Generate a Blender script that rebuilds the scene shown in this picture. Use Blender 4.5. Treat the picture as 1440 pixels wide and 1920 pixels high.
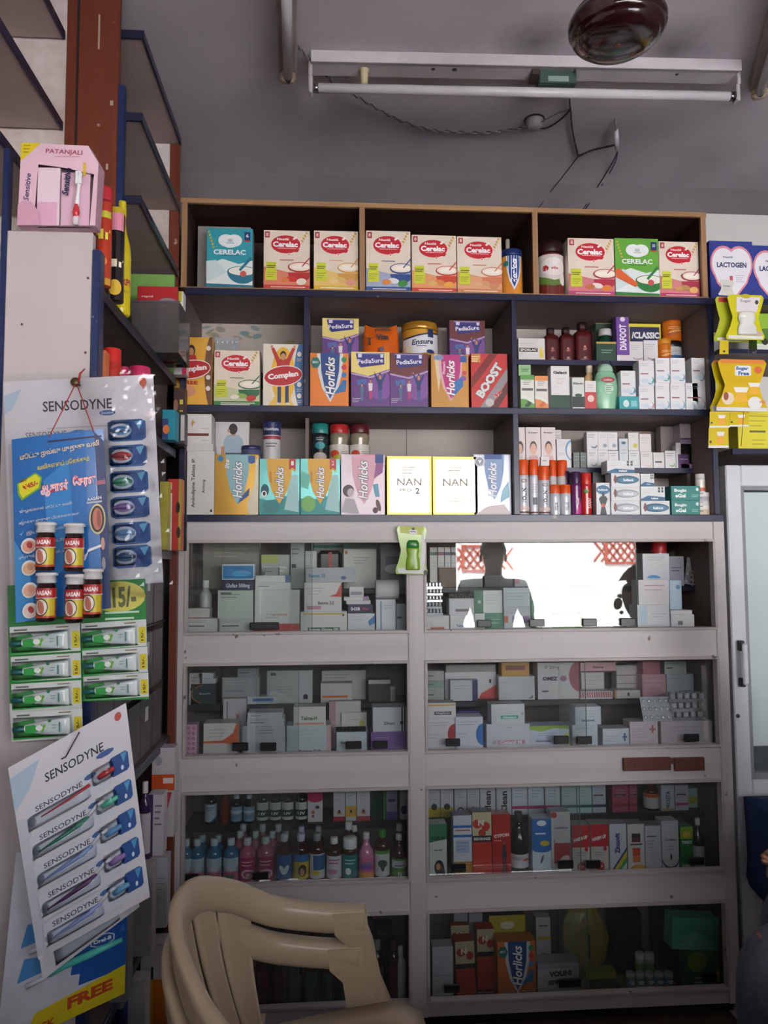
import bpy, bmesh, math, random
from math import pi, sin, cos, radians as R
from mathutils import Vector, Matrix, noise

for _o in list(bpy.data.objects): bpy.data.objects.remove(_o)
SC = bpy.context.scene
COL = SC.collection
# ------------------------------------------------------------------ camera
FPX = 1442.0                      # focal length in pixels of the 1440x1920 frame
CAMPOS = Vector((0, 0, 1.40))
CAMROT = (Matrix.Rotation(-R(4.05), 4, 'Z') @ Matrix.Rotation(pi/2 + R(4.0), 4, 'X') @ Matrix.Rotation(-R(0.28), 4, 'Z'))
cam_d = bpy.data.cameras.new('camera'); cam = bpy.data.objects.new('camera', cam_d); COL.objects.link(cam)
cam_d.sensor_fit = 'HORIZONTAL'; cam_d.sensor_width = 36.0; cam_d.lens = FPX/1440*36.0
cam_d.clip_start = 0.02; cam_d.clip_end = 200
cam.matrix_world = Matrix.Translation(CAMPOS) @ CAMROT
SC.camera = cam
# ------------------------------------------------------------------ light
SC.view_settings.view_transform = 'Standard'; SC.view_settings.look = 'None'
SC.view_settings.gamma = 1.0; SC.view_settings.use_curve_mapping = False
SC.view_settings.exposure = 0.27
SKY = 10.0
w = bpy.data.worlds.new('sky'); SC.world = w; w.use_nodes = True
bg = w.node_tree.nodes['Background']; bg.inputs[0].default_value = (0.93, 0.95, 1.0, 1); bg.inputs[1].default_value = SKY
OPEN = (-0.55, 2.55, 0.10, 2.08)   # shop front opening behind the viewer: x0, x1, z0, z1
FRONT_Y = -1.30
pl = bpy.data.lights.new('shop_front_portal', 'AREA'); pl.shape = 'RECTANGLE'
pl.size = OPEN[1]-OPEN[0]; pl.size_y = OPEN[3]-OPEN[2]; pl.cycles.is_portal = True
po = bpy.data.objects.new('shop_front_portal', pl); COL.objects.link(po)
po.location = ((OPEN[0]+OPEN[1])/2, FRONT_Y-0.02, (OPEN[2]+OPEN[3])/2); po.rotation_euler = (R(90), 0, 0)

sun_d = bpy.data.lights.new('sun', 'SUN'); sun_d.energy = 55.0; sun_d.angle = R(0.6); sun_d.color = (1.0, .98, .96)
sun = bpy.data.objects.new('sun', sun_d); COL.objects.link(sun); sun.rotation_euler = (R(-42), 0, R(12)); sun.location = (0, 6, 8)

# ------------------------------------------------------------------ pixel helpers
def ray(px, py): return CAMROT.to_3x3() @ Vector(((px-720)/FPX, -(py-960)/FPX, -1))
def P(px, py, y):
    d = ray(px, py); return CAMPOS + d*((y-CAMPOS.y)/d.y)
def PX(px, py, x):
    d = ray(px, py); return CAMPOS + d*((x-CAMPOS.x)/d.x)
def PZ(px, py, z):
    d = ray(px, py); return CAMPOS + d*((z-CAMPOS.z)/d.z)

# ------------------------------------------------------------------ materials
def lin(h):
    h = h.lstrip('#'); h = h if len(h) == 6 else ''.join(c*2 for c in h); o = []
    for i in (0, 2, 4):
        c = int(h[i:i+2], 16)/255
        o.append(c/12.92 if c <= 0.04045 else ((c+0.055)/1.055)**2.4)
    return o
_M = {}
def mat(col, rough=0.5, metal=0.0, var=0.06, scale=25.0, bump=0.0, coat=0.0, spec=0.5):
    key = (col, rough, metal, var, scale, bump, coat, spec)
    if key in _M: return _M[key]
    m = bpy.data.materials.new('paint_' + col.lstrip('#')); m.use_nodes = True
    nt = m.node_tree; b = nt.nodes['Principled BSDF']
    c = lin(col)
    b.inputs['Roughness'].default_value = rough; b.inputs['Metallic'].default_value = metal
    b.inputs['Coat Weight'].default_value = coat; b.inputs['Specular IOR Level'].default_value = spec
    b.inputs['Coat Roughness'].default_value = 0.12
    if var > 0:
        tc = nt.nodes.new('ShaderNodeTexCoord'); n = nt.nodes.new('ShaderNodeTexNoise')
        n.inputs['Scale'].default_value = scale; n.inputs['Detail'].default_value = 3
        r = nt.nodes.new('ShaderNodeValToRGB')
        r.color_ramp.elements[0].position = 0.3; r.color_ramp.elements[1].position = 0.7
        r.color_ramp.elements[0].color = (*[x*(1-var) for x in c], 1)
        r.color_ramp.elements[1].color = (*[min(1, x*(1+var)) for x in c], 1)
        nt.links.new(tc.outputs['Object'], n.inputs['Vector']); nt.links.new(n.outputs['Fac'], r.inputs['Fac'])
        nt.links.new(r.outputs['Color'], b.inputs['Base Color'])
        if bump > 0:
            bp = nt.nodes.new('ShaderNodeBump'); bp.inputs['Strength'].default_value = bump; bp.inputs['Distance'].default_value = 0.004
            nt.links.new(n.outputs['Fac'], bp.inputs['Height']); nt.links.new(bp.outputs['Normal'], b.inputs['Normal'])
    else: b.inputs['Base Color'].default_value = (*c, 1)
    _M[key] = m; return m
def ink(col): return mat(col, 0.42, 0, 0.0)
def carton_m(col): return mat(col, 0.42, 0, 0.04, 18)
def gloss(col): return mat(col, 0.22, 0, 0.03, 15, 0, 0.5)

def clear_mat(name, tint=(1, 1, 1), ior=1.5, rough=0.0, dirt=0.0):
    m = bpy.data.materials.new(name); m.use_nodes = True; nt = m.node_tree; nt.nodes.clear()
    o = nt.nodes.new('ShaderNodeOutputMaterial'); mx = nt.nodes.new('ShaderNodeMixShader')
    t = nt.nodes.new('ShaderNodeBsdfTransparent'); g = nt.nodes.new('ShaderNodeBsdfGlossy'); f = nt.nodes.new('ShaderNodeFresnel')
    t.inputs[0].default_value = (*tint, 1); g.inputs['Roughness'].default_value = rough; f.inputs['IOR'].default_value = ior
    nt.links.new(f.outputs[0], mx.inputs[0]); nt.links.new(t.outputs[0], mx.inputs[1]); nt.links.new(g.outputs[0], mx.inputs[2])
    last = mx
    if dirt > 0:
        d = nt.nodes.new('ShaderNodeBsdfDiffuse'); d.inputs[0].default_value = (.6, .58, .56, 1)
        m2 = nt.nodes.new('ShaderNodeMixShader'); n = nt.nodes.new('ShaderNodeTexNoise'); n.inputs['Scale'].default_value = 4
        tc = nt.nodes.new('ShaderNodeTexCoord'); ma = nt.nodes.new('ShaderNodeMath'); ma.operation = 'MULTIPLY'; ma.inputs[1].default_value = dirt
        nt.links.new(tc.outputs['Object'], n.inputs['Vector']); nt.links.new(n.outputs['Fac'], ma.inputs[0])
        nt.links.new(ma.outputs[0], m2.inputs[0]); nt.links.new(mx.outputs[0], m2.inputs[1]); nt.links.new(d.outputs[0], m2.inputs[2]); last = m2
    nt.links.new(last.outputs[0], o.inputs['Surface']); return m
GLASS = clear_mat('window_glass', (.97, .985, .98), 1.52, 0.0, 0.05)
FILM = clear_mat('clear_film', (.97, .97, .98), 1.5, 0.03)
BLIS = clear_mat('clear_blister', (.93, .95, .97), 1.5, 0.05)

def wood_mat(name, a, b, scale=1.0, rough=0.5, axis='X', worn=0.0, worncol='#b9b0aa'):
    m = bpy.data.materials.new(name); m.use_nodes = True; nt = m.node_tree; p = nt.nodes['Principled BSDF']
    p.inputs['Roughness'].default_value = rough
    tc = nt.nodes.new('ShaderNodeTexCoord'); mp = nt.nodes.new('ShaderNodeMapping')
    s = {'X': (2, 40, 40), 'Z': (40, 40, 2), 'Y': (40, 2, 40)}[axis]
    mp.inputs['Scale'].default_value = [q*scale for q in s]
    n = nt.nodes.new('ShaderNodeTexNoise'); n.inputs['Scale'].default_value = 1.0; n.inputs['Detail'].default_value = 5; n.inputs['Distortion'].default_value = 0.6
    r = nt.nodes.new('ShaderNodeValToRGB'); r.color_ramp.elements[0].position = .3; r.color_ramp.elements[1].position = .72
    r.color_ramp.elements[0].color = (*lin(a), 1); r.color_ramp.elements[1].color = (*lin(b), 1)
    nt.links.new(tc.outputs['Object'], mp.inputs['Vector']); nt.links.new(mp.outputs[0], n.inputs['Vector'])
    nt.links.new(n.outputs['Fac'], r.inputs['Fac']); out = r.outputs['Color']
    if worn > 0:
        n2 = nt.nodes.new('ShaderNodeTexNoise'); n2.inputs['Scale'].default_value = 22; n2.inputs['Detail'].default_value = 6
        nt.links.new(tc.outputs['Object'], n2.inputs['Vector'])
        r2 = nt.nodes.new('ShaderNodeValToRGB'); r2.color_ramp.elements[0].position = 1-worn; r2.color_ramp.elements[1].position = min(1, 1.03-worn)
        nt.links.new(n2.outputs['Fac'], r2.inputs['Fac'])
        mx = nt.nodes.new('ShaderNodeMixRGB'); mx.inputs[2].default_value = (*lin(worncol), 1)
        nt.links.new(r2.outputs['Color'], mx.inputs[0]); nt.links.new(out, mx.inputs[1]); out = mx.outputs[0]
    bp = nt.nodes.new('ShaderNodeBump'); bp.inputs['Strength'].default_value = .15; bp.inputs['Distance'].default_value = .002
    nt.links.new(n.outputs['Fac'], bp.inputs['Height']); nt.links.new(bp.outputs['Normal'], p.inputs['Normal'])
    nt.links.new(out, p.inputs['Base Color']); return m
PALEWOOD = wood_mat('pale_pine', '#8f6a48', '#b08a62', 1, .5)
PALEWOODZ = wood_mat('pale_pine_upright', '#8a6648', '#a8825f', 1, .5, 'Z')
DARKPLY = wood_mat('dark_brown_ply', '#2b1611', '#3c2018', .5, .6)
REDBROWN = wood_mat('red_brown_painted_wood', '#5f2a1a', '#74361f', .6, .45, 'Z', .30, '#a98d7c')
NAVY = wood_mat('navy_enamel_paint', '#141733', '#1b2044', .6, .32, 'X', .30, '#77706c')
NAVYY = wood_mat('navy_enamel_paint_side', '#191b30', '#22243c', .6, .35, 'Y', .30, '#6c6664')
BLUEZ = wood_mat('blue_enamel_upright', '#16224a', '#1c2c58', .6, .35, 'Z', .33, '#8a8a90')
CREAM = wood_mat('dirty_white_paint', '#b7b1b1', '#c7c1c1', .35, .5, 'X', .29, '#6a5f5a')
CREAMZ = wood_mat('dirty_white_paint_upright', '#b7b1b1', '#c6c0c0', .35, .5, 'Z', .29, '#6a5f5a')
BACKP = mat('#a89f9b', .6, 0, .12, 3)
DUSK = mat('#6b5d58', .6, 0, .15, 6)
PANELW = wood_mat('white_laminate_stained', '#b0a8a8', '#bab2b2', .2, .4, 'Z', .27, '#98826e')
BLACKP = mat('#17151a', .35, 0, .05)

# ------------------------------------------------------------------ mesh builder
class MB:
    def __init__(s): s.v = []; s.f = []; s.m = []; s.mats = []; s.sm = []
    def slot(s, m):
        if m not in s.mats: s.mats.append(m)
        return s.mats.index(m)
    def add(s, vs, fs, m, M=None, smooth=False):
        o = len(s.v); k = s.slot(m)
        s.v += [tuple(M @ Vector(q)) if M is not None else tuple(q) for q in vs]
        for q in fs: s.f.append([i+o for i in q]); s.m.append(k); s.sm.append(smooth)
        return s
    def box(s, a, b, m, c=0.0, M=None, fm=None):
        x0, x1 = sorted((a[0], b[0])); y0, y1 = sorted((a[1], b[1])); z0, z1 = sorted((a[2], b[2]))
        c = min(c, (x1-x0)*.4, (y1-y0)*.4, (z1-z0)*.4)
        if c <= 0:
            vs = [(x0,y0,z0),(x1,y0,z0),(x1,y1,z0),(x0,y1,z0),(x0,y0,z1),(x1,y0,z1),(x1,y1,z1),(x0,y1,z1)]
            fs = [(0,3,2,1),(4,5,6,7),(0,1,5,4),(1,2,6,5),(2,3,7,6),(3,0,4,7)]
            return s.add(vs, fs, m, M)
        X = (x0, x1); Y = (y0, y1); Z = (z0, z1); vs = []; ix = {}
        for i in (0,1):
            for j in (0,1):
                for k in (0,1):
                    sx, sy, sz = (1-2*i)*c, (1-2*j)*c, (1-2*k)*c
                    ix[i,j,k,0] = len(vs); vs.append((X[i], Y[j]+sy, Z[k]+sz))
                    ix[i,j,k,1] = len(vs); vs.append((X[i]+sx, Y[j], Z[k]+sz))
                    ix[i,j,k,2] = len(vs); vs.append((X[i]+sx, Y[j]+sy, Z[k]))
        fs = []
        for i in (0,1):
            q = [ix[i,0,0,0], ix[i,1,0,0], ix[i,1,1,0], ix[i,0,1,0]]; fs.append(q if i else q[::-1])
            q = [ix[0,i,0,1], ix[1,i,0,1], ix[1,i,1,1], ix[0,i,1,1]]; fs.append(q[::-1] if i else q)
            q = [ix[0,0,i,2], ix[1,0,i,2], ix[1,1,i,2], ix[0,1,i,2]]; fs.append(q if i else q[::-1])
        for i in (0,1):
            for j in (0,1):
                fl = (i+j) % 2
                q = [ix[i,j,0,0], ix[i,j,0,1], ix[i,j,1,1], ix[i,j,1,0]]; fs.append(q if fl else q[::-1])
                q = [ix[i,0,j,0], ix[i,1,j,0], ix[i,1,j,2], ix[i,0,j,2]]; fs.append(q if fl else q[::-1])
                q = [ix[0,i,j,1], ix[0,i,j,2], ix[1,i,j,2], ix[1,i,j,1]]; fs.append(q if fl else q[::-1])
                for k in (0,1):
                    q = [ix[i,j,k,0], ix[i,j,k,1], ix[i,j,k,2]]; fs.append(q if (i+j+k) % 2 else q[::-1])
        s.add(vs, fs, m, M)
        if fm:
            base = len(s.f)-len(fs)
            # face order per i: x-face, y-face, z-face
            for idx, key in ((0,'x0'),(1,'front'),(2,'bottom'),(3,'x1'),(4,'back'),(5,'top')):
                if key in fm: s.m[base+idx] = s.slot(fm[key])
        return s
    def lathe(s, prof, m, n=20, c=(0,0,0), M=None, a0=0, a1=2*pi, cap=True, sq=None):
        vs = []; fs = []; full = abs(a1-a0-2*pi) < 1e-6; k = n if full else n+1
        for r, z in prof:
            for i in range(k):
                a = a0+(a1-a0)*i/n
                x, y = cos(a), sin(a)
                if sq:
                    q = (abs(x)**sq+abs(y)**sq)**(-1/sq); x *= q; y *= q
                vs.append((c[0]+r*x, c[1]+r*y, c[2]+z))
        for j in range(len(prof)-1):
            for i in range(n):
                i2 = (i+1) % k
                fs.append((j*k+i, j*k+i2, (j+1)*k+i2, (j+1)*k+i))
        if cap and full:
            if prof[0][0] > 1e-5: fs.append(tuple(range(k))[::-1])
            if prof[-1][0] > 1e-5: fs.append(tuple((len(prof)-1)*k+i for i in range(k)))
        return s.add(vs, fs, m, M, True)
    def tube(s, pts, r, m, n=8, M=None, flat=1.0, caps=True, up=None):
        pts = [Vector(p) for p in pts]; rs = r if isinstance(r, (list, tuple)) else [r]*len(pts)
        vs = []; fs = []; prev = None
        for i, p in enumerate(pts):
            t = (pts[min(i+1, len(pts)-1)]-pts[max(i-1, 0)])
            if t.length < 1e-9: t = Vector((0,0,1))
            t.normalize()
            if prev is None:
                a = Vector(up) if up else (Vector((0,0,1)) if abs(t.z) < .9 else Vector((1,0,0)))
            else: a = prev
            u = (a - t*a.dot(t)).normalized(); v = t.cross(u); prev = u
            for k in range(n):
                an = 2*pi*k/n; vs.append(p + (u*cos(an)*flat + v*sin(an))*rs[i])
        for i in range(len(pts)-1):
            for k in range(n): fs.append((i*n+k, i*n+(k+1) % n, (i+1)*n+(k+1) % n, (i+1)*n+k))
        if caps: fs.append(tuple(range(n))[::-1]); fs.append(tuple((len(pts)-1)*n+k for k in range(n)))
        return s.add(vs, fs, m, M, True)
    def build(s, name, parent=None, loc=(0,0,0), rot=(0,0,0)):
        me = bpy.data.meshes.new(name); me.from_pydata([tuple(q) for q in s.v], [], s.f)
        for m in s.mats: me.materials.append(m)
        me.polygons.foreach_set('material_index', s.m); me.polygons.foreach_set('use_smooth', s.sm); me.update()
        o = bpy.data.objects.new(name, me); COL.objects.link(o)
        o.location = loc; o.rotation_euler = rot
        if parent is not None: o.parent = parent
        return o
def empty(name, loc=(0,0,0), rot=(0,0,0)):
    o = bpy.data.objects.new(name, None); COL.objects.link(o); o.location = loc; o.rotation_euler = rot; o.empty_display_size = .05
    return o
def struct(o): o['kind'] = 'structure'; return o
def tag(o, label, cat, group=None):
    o['label'] = label; o['category'] = cat
    if group: o['group'] = group
    return o

# ------------------------------------------------------------------ lettering
_T = {}
def text_geo(s, bold=0.0, italic=0.0):
    k = (s, bold, italic)
    if k in _T: return _T[k]
    cu = bpy.data.curves.new('lettering', 'FONT'); cu.body = s; cu.resolution_u = 2; cu.offset = bold; cu.shear = italic; cu.fill_mode = 'FRONT'
    ob = bpy.data.objects.new('lettering', cu); COL.objects.link(ob)
    dg = bpy.context.evaluated_depsgraph_get(); me = bpy.data.meshes.new_from_object(ob.evaluated_get(dg))
    vs = [(v.co.x, v.co.y) for v in me.vertices]; fs = [tuple(p.vertices) for p in me.polygons]
    bpy.data.objects.remove(ob); bpy.data.curves.remove(cu); bpy.data.meshes.remove(me)
    if vs:
        x0 = min(v[0] for v in vs); x1 = max(v[0] for v in vs); y0 = min(v[1] for v in vs); y1 = max(v[1] for v in vs)
        vs = [((x-(x0+x1)/2)/max(1e-6, x1-x0), (y-(y0+y1)/2)/max(1e-6, y1-y0)) for x, y in vs]
    _T[k] = (vs, fs); return _T[k]

class Art:
    """flat print on a face W x H (metres); u,v run 0..1, radius: wrap round an upright cylinder"""
    def __init__(s, W, H, radius=None, y0=0.0, step=0.00012):
        s.W = W; s.H = H; s.rad = radius; s.y0 = y0; s.step = step; s.n = 0; s.shape = MB(); s.let = MB()
    def _pt(s, x, z, lay):
        d = 0.0003+lay*s.step
        if s.rad:
            a = (x-s.W/2)/s.rad; r = s.rad+d
            return (r*sin(a), -r*cos(a), z)
        x = min(max(x, 0), s.W); z = min(max(z, 0), s.H)
        return (x-s.W/2, s.y0-d, z)
    def _face(s, pts, m):
        """pts in metres on the face; on a curved label the outline is cut into upright slices"""
        if not s.rad:
            vs = [s._pt(x, z, s.n) for x, z in pts]; s.shape.add(vs, [tuple(range(len(vs)))], m); return
        x0 = min(p[0] for p in pts); x1 = max(p[0] for p in pts); k = max(1, int((x1-x0)/(s.rad*.22)))
        def cut(q, lim, sg):
            out = []
            for i in range(len(q)):
                p, r = q[i], q[(i+1) % len(q)]; a, b = sg*(p[0]-lim), sg*(r[0]-lim)
                if a >= 0: out.append(p)
                if a*b < 0: t = a/(a-b); out.append((p[0]+(r[0]-p[0])*t, p[1]+(r[1]-p[1])*t))
            return out
        for i in range(k):
            q = cut(cut(list(pts), x0+(x1-x0)*i/k, 1), x0+(x1-x0)*(i+1)/k, -1)
            if len(q) > 2: s.shape.add([s._pt(x, z, s.n) for x, z in q], [tuple(range(len(q)))], m)
    def poly(s, pts, col, mt=None):
        s.n += 1; s._face([(u*s.W, v*s.H) for u, v in pts], mt or ink(col)); return s
    p = poly
    def r(s, u0, v0, u1, v1, col, mt=None):
        s.n += 1; k = 8 if s.rad else 1; vs = []
        for i in range(k+1):
            u = u0+(u1-u0)*i/k; vs += [s._pt(u*s.W, v0*s.H, s.n), s._pt(u*s.W, v1*s.H, s.n)]
        s.shape.add(vs, [(2*i, 2*i+2, 2*i+3, 2*i+1) for i in range(k)], mt or ink(col)); return s
    def e(s, cu, cv, ru, rv, col, rot=0, n=20, a0=0, a1=360, mt=None):
        s.n += 1; c, q = cos(R(rot)), sin(R(rot)); vs = []
        m = n if a1-a0 >= 360 else n+1
        for i in range(m):
            a = R(a0+(a1-a0)*i/n); x = ru*s.W*cos(a); y = rv*s.H*sin(a)
            vs.append((cu*s.W+x*c-y*q, cv*s.H+x*q+y*c))
        s._face(vs, mt or ink(col)); return s
    def t(s, txt, cu, cv, w, h, col, rot=0, bold=0.02, out=None, italic=0.0):
        for cc, bb in (((out, bold+.035),) if out else ()) + ((col, bold),):
            s.n += 1; gv, gf = text_geo(txt, bb, italic); c, q = cos(R(rot)), sin(R(rot)); vs = []
            for x, y in gv:
                x *= w*s.W*(1.03 if cc == out and out else 1); y *= h*s.W*(1.08 if cc == out and out else 1)
                vs.append(s._pt(cu*s.W+x*c-y*q, cv*s.H+x*q+y*c, s.n))
            if vs: s.let.add(vs, gf, ink(cc))
        return s
    def lines(s, u0, v0, u1, n, dv, col='#8d8b90', th=.012):
        for i in range(n):
            s.r(u0, v0-i*dv, u0+(u1-u0)*(1-.3*((i*7) % 3)/2), v0-i*dv+th, col)
        return s
    def done(s, parent):
        for m_, nm in ((s.shape, 'front_print'), (s.let, 'lettering')):
            if m_.v: m_.build(nm, parent)['kind'] = 'stuff'

# ------------------------------------------------------------------ things in rows, labelled at the end
REG = []
class Rec: pass
ROW = {}
def setrow(where, z, d, y1, lim=None):
    ROW.update(where=where, z=z, d=d, back=y1, lim=lim)
def fit(cx, W):
    l = ROW.get('lim')
    if l:
        W = min(W, l[1]-l[0]); cx = min(max(cx, l[0]+W/2), l[1]-W/2)
    return cx, W
def reg(o, desc, cat, px, top=None, where=None):
    r = Rec(); r.o = o; r.desc = desc; r.cat = cat; r.px = px; r.where = ROW['where'] if where is None else where; r.top = top; REG.append(r); return r
ORD = ['leftmost','second','third','fourth','fifth','sixth','seventh','eighth','ninth','tenth','eleventh','twelfth','thirteenth','fourteenth','fifteenth','sixteenth','seventeenth','eighteenth']
def finish_labels():
    full = {}
    for r in REG: full.setdefault((r.desc+' '+r.where).strip(), []).append(r)
    for k, rs in full.items():
        if len(rs) == 1: rs[0].o['label'] = k
        else:
            rs.sort(key=lambda q: q.px)
            for i, q in enumerate(rs):
                q.o['label'] = ('leftmost %s %s' % (q.desc, q.where) if i == 0 else ('rightmost %s %s' % (q.desc, q.where) if i == len(rs)-1 else '%s from left, %s %s' % (ORD[i], q.desc, q.where))).strip()
    g = {}
    for r in REG: r.o['category'] = r.cat; g.setdefault((r.cat, r.where), []).append(r)
    for (c, wh), rs in g.items():
        if len(rs) > 1:
            for r in rs: r.o['group'] = ('%s group %s' % (c, wh)).strip()

def base_of(on, d):
    if on is None: return ROW['z']
    if isinstance(on, Rec): return on.top
    return on
def carton(rect, desc, body='#dcdadb', art=None, d=None, th=.06, on=None, side=None, top=None, rz=0, ry=0, name='medicine_carton', cat='carton', mt=carton_m, where=None, bottom=None):
    x0, y0, x1, y1 = rect; d = d or ROW['d']; cx = (x0+x1)/2; cy = (y0+y1)/2
    a = P(x0, cy, d); b = P(x1, cy, d); W = abs(b.x-a.x)*.992; tp = P(cx, y0, d).z
    z0 = bottom if bottom is not None else base_of(on, d); H = max(.006, tp-z0)
    mx, W = fit((a.x+b.x)/2, W); loc = (mx, d, z0); th = min(th, ROW['back']-.002-d)
    if 'case' in ROW['where'] and d < 2.56: th = min(th, 2.566-d)
    fm = {}
    if side: fm['x0'] = fm['x1'] = mt(side)
    if top: fm['top'] = mt(top)
    m = MB().box((-W/2, 0, 0), (W/2, th, H), mt(body), .0008, fm=fm)
    o = m.build(name, None, loc, (0, R(ry), R(rz)))
    if art:
        A = Art(W, H); art(A); A.done(o)
    r = reg(o, desc, cat, cx, z0+H, where); r.W = W; r.H = H; return r
PROF = {
 'bottle': ([(.0,0),(.93,0),(1,.025),(1,.60),(.93,.68),(.62,.76),(.40,.80),(.38,.86)], .83, 1.0, .50, (.10,.56)),
 'syrup':  ([(.0,0),(.93,0),(1,.02),(1,.66),(.92,.73),(.55,.80),(.42,.83),(.40,.88)], .85, 1.0, .50, (.08,.60)),
 'talltop':([(.0,0),(.90,0),(1,.02),(1,.50),(.86,.62),(.52,.72),(.36,.80),(.34,.88)], .86, 1.0, .42, (.05,.48)),
 'jar':    ([(.0,0),(.94,0),(1,.02),(1,.74),(.96,.80)], .79, 1.0, 1.0, (.08,.70)),
 'tin':    ([(.0,0),(.98,0),(1,.01),(1,.86)], .85, 1.0, 1.03, (.02,.84)),
 'can':    ([(.0,0),(.96,0),(1,.01),(1,.70),(.94,.735)], .72, 1.0, .98, (.03,.68)),
 'waist':  ([(.0,0),(.94,0),(1,.03),(1,.26),(.86,.40),(.84,.50),(.98,.66),(.96,.76),(.86,.79)], .78, 1.0, .96, (.04,.36)),
 'pill':   ([(.0,0),(.94,0),(1,.02),(1,.70),(.9,.76)], .74, 1.0, .92, (.08,.62)),
}
def bottle(rect, desc, kind='bottle', body='#3a1a12', cap='#e6e4e4', label=None, art=None, d=None, on=None, name='bottle', cat='bottle', bm=None, cm=None, rough=.15, n=20, where=None, lab=None, capz=None, sq=None, ky=1.0):
    x0, y0, x1, y1 = rect; d = d or ROW['d']; cx = (x0+x1)/2; cy = (y0+y1)/2
    a = P(x0, cy, d); b = P(x1, cy, d); r = abs(b.x-a.x)/2; tp = P(cx, y0, d).z; z0 = base_of(on, d); H = max(.01, tp-z0)
    prof, c0, c1, cr, lz = PROF[kind]; lz = lab or lz
    if capz: c0 = capz
    o = MB().lathe([(q*r, z*H) for q, z in prof], bm or mat(body, rough, 0, .05), n, sq=sq).build(name, None, (fit((a.x+b.x)/2, 2*r)[0], d+r*1.0, z0))
    if ky != 1: o.scale = (1, ky, 1)
    q = cr*r
    cp = MB().lathe([(q*.98, c0*H), (q, (c0+.01)*H), (q, (c1-.02)*H), (q*.9, H), (0, H)], cm or mat(cap, .35, 0, .03), n, sq=sq).build('cap', o)
    if label:
        la, lb = lz[0]*H, lz[1]*H
        lo = MB().lathe([(r*1.012, la), (r*1.012, lb)], gloss(label), n, cap=False, sq=sq).build('label', o)
        if art:
            A = Art(2*r*1.25, lb-la, r*1.014); art(A)
            for m_ in (A.shape, A.let): m_.v = [(v[0], v[1], v[2]+la) for v in m_.v]
            A.done(o)
    rr = reg(o, desc, cat, cx, z0+H, where); rr.r = r; rr.H = H; return rr
# ================================================================== room shell
YB = 2.80; XLW = -0.86; XRW = 2.62; ZC = 2.86
def plaster(name, base, dark, scale, spots=(), rough=.85, lo=.35, hi=.75):
    m = bpy.data.materials.new(name); m.use_nodes = True; nt = m.node_tree; p = nt.nodes['Principled BSDF']; p.inputs['Roughness'].default_value = rough
    g = nt.nodes.new('ShaderNodeNewGeometry'); n = nt.nodes.new('ShaderNodeTexNoise'); n.inputs['Scale'].default_value = scale; n.inputs['Detail'].default_value = 8; n.inputs['Roughness'].default_value = .65
    nt.links.new(g.outputs['Position'], n.inputs['Vector'])
    r = nt.nodes.new('ShaderNodeValToRGB'); r.color_ramp.elements[0].position = lo; r.color_ramp.elements[1].position = hi
    r.color_ramp.elements[0].color = (*lin(dark), 1); r.color_ramp.elements[1].color = (*lin(base), 1)
    nt.links.new(n.outputs['Fac'], r.inputs['Fac']); out = r.outputs['Color']
    for (sx, sy, sz, rad, amt) in spots:      # round darker smudges with edges broken by noise
        vs = nt.nodes.new('ShaderNodeVectorMath'); vs.operation = 'SUBTRACT'; vs.inputs[1].default_value = (sx, sy, sz)
        nt.links.new(g.outputs['Position'], vs.inputs[0])
        ln = nt.nodes.new('ShaderNodeVectorMath'); ln.operation = 'LENGTH'; nt.links.new(vs.outputs[0], ln.inputs[0])
        ad = nt.nodes.new('ShaderNodeMath'); ad.operation = 'MULTIPLY_ADD'; ad.inputs[1].default_value = rad*1.3; ad.inputs[2].default_value = -rad*.65
        nt.links.new(n.outputs['Fac'], ad.inputs[0])
        su = nt.nodes.new('ShaderNodeMath'); su.operation = 'ADD'; nt.links.new(ln.outputs['Value'], su.inputs[0]); nt.links.new(ad.outputs[0], su.inputs[1])
        mr = nt.nodes.new('ShaderNodeMapRange'); mr.inputs[1].default_value = 0; mr.inputs[2].default_value = rad; mr.inputs[3].default_value = amt; mr.inputs[4].default_value = 0
        nt.links.new(su.outputs[0], mr.inputs[0])
        mx = nt.nodes.new('ShaderNodeMixRGB'); mx.inputs[2].default_value = (*lin('#3a3336'), 1)
        nt.links.new(mr.outputs[0], mx.inputs[0]); nt.links.new(out, mx.inputs[1]); out = mx.outputs[0]
    nt.links.new(out, p.inputs['Base Color'])
    bp = nt.nodes.new('ShaderNodeBump'); bp.inputs['Strength'].default_value = .25; bp.inputs['Distance'].default_value = .004
    n3 = nt.nodes.new('ShaderNodeTexNoise'); n3.inputs['Scale'].default_value = 60; nt.links.new(g.outputs['Position'], n3.inputs['Vector'])
    nt.links.new(n3.outputs['Fac'], bp.inputs['Height']); nt.links.new(bp.outputs['Normal'], p.inputs['Normal'])
    return m
s1 = PZ(1005, 78, ZC); s2 = PZ(1262, 92, ZC); s3 = PZ(1120, 250, ZC); s4 = PZ(1335, 300, ZC)
CEILM = plaster('ceiling_plaster', '#ccc5cb', '#b9b2b8', 1.6, [(s1.x, s1.y, ZC, .15, .75), (s2.x, s2.y, ZC, .15, .75), (s3.x, s3.y, ZC, .10, .25), (s4.x, s4.y, ZC, .16, .2)])
WALLM = plaster('wall_plaster', '#7d787c', '#6c676b', 2.0)
WALLL = plaster('wall_plaster_left', '#d0c6c3', '#b09f97', 4.0, [], .85, .34, .55)
FLOORM = plaster('floor_cement', '#6f5b52', '#58463f', 6.0, [], .6)
struct(MB().box((XLW-.1, FRONT_Y-.12, -.1), (XRW+.1, YB+.1, 0), FLOORM).build('floor'))
struct(MB().box((XLW-.1, FRONT_Y-.12, ZC), (XRW+.1, YB+.1, ZC+.1), CEILM).build('ceiling'))
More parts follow.
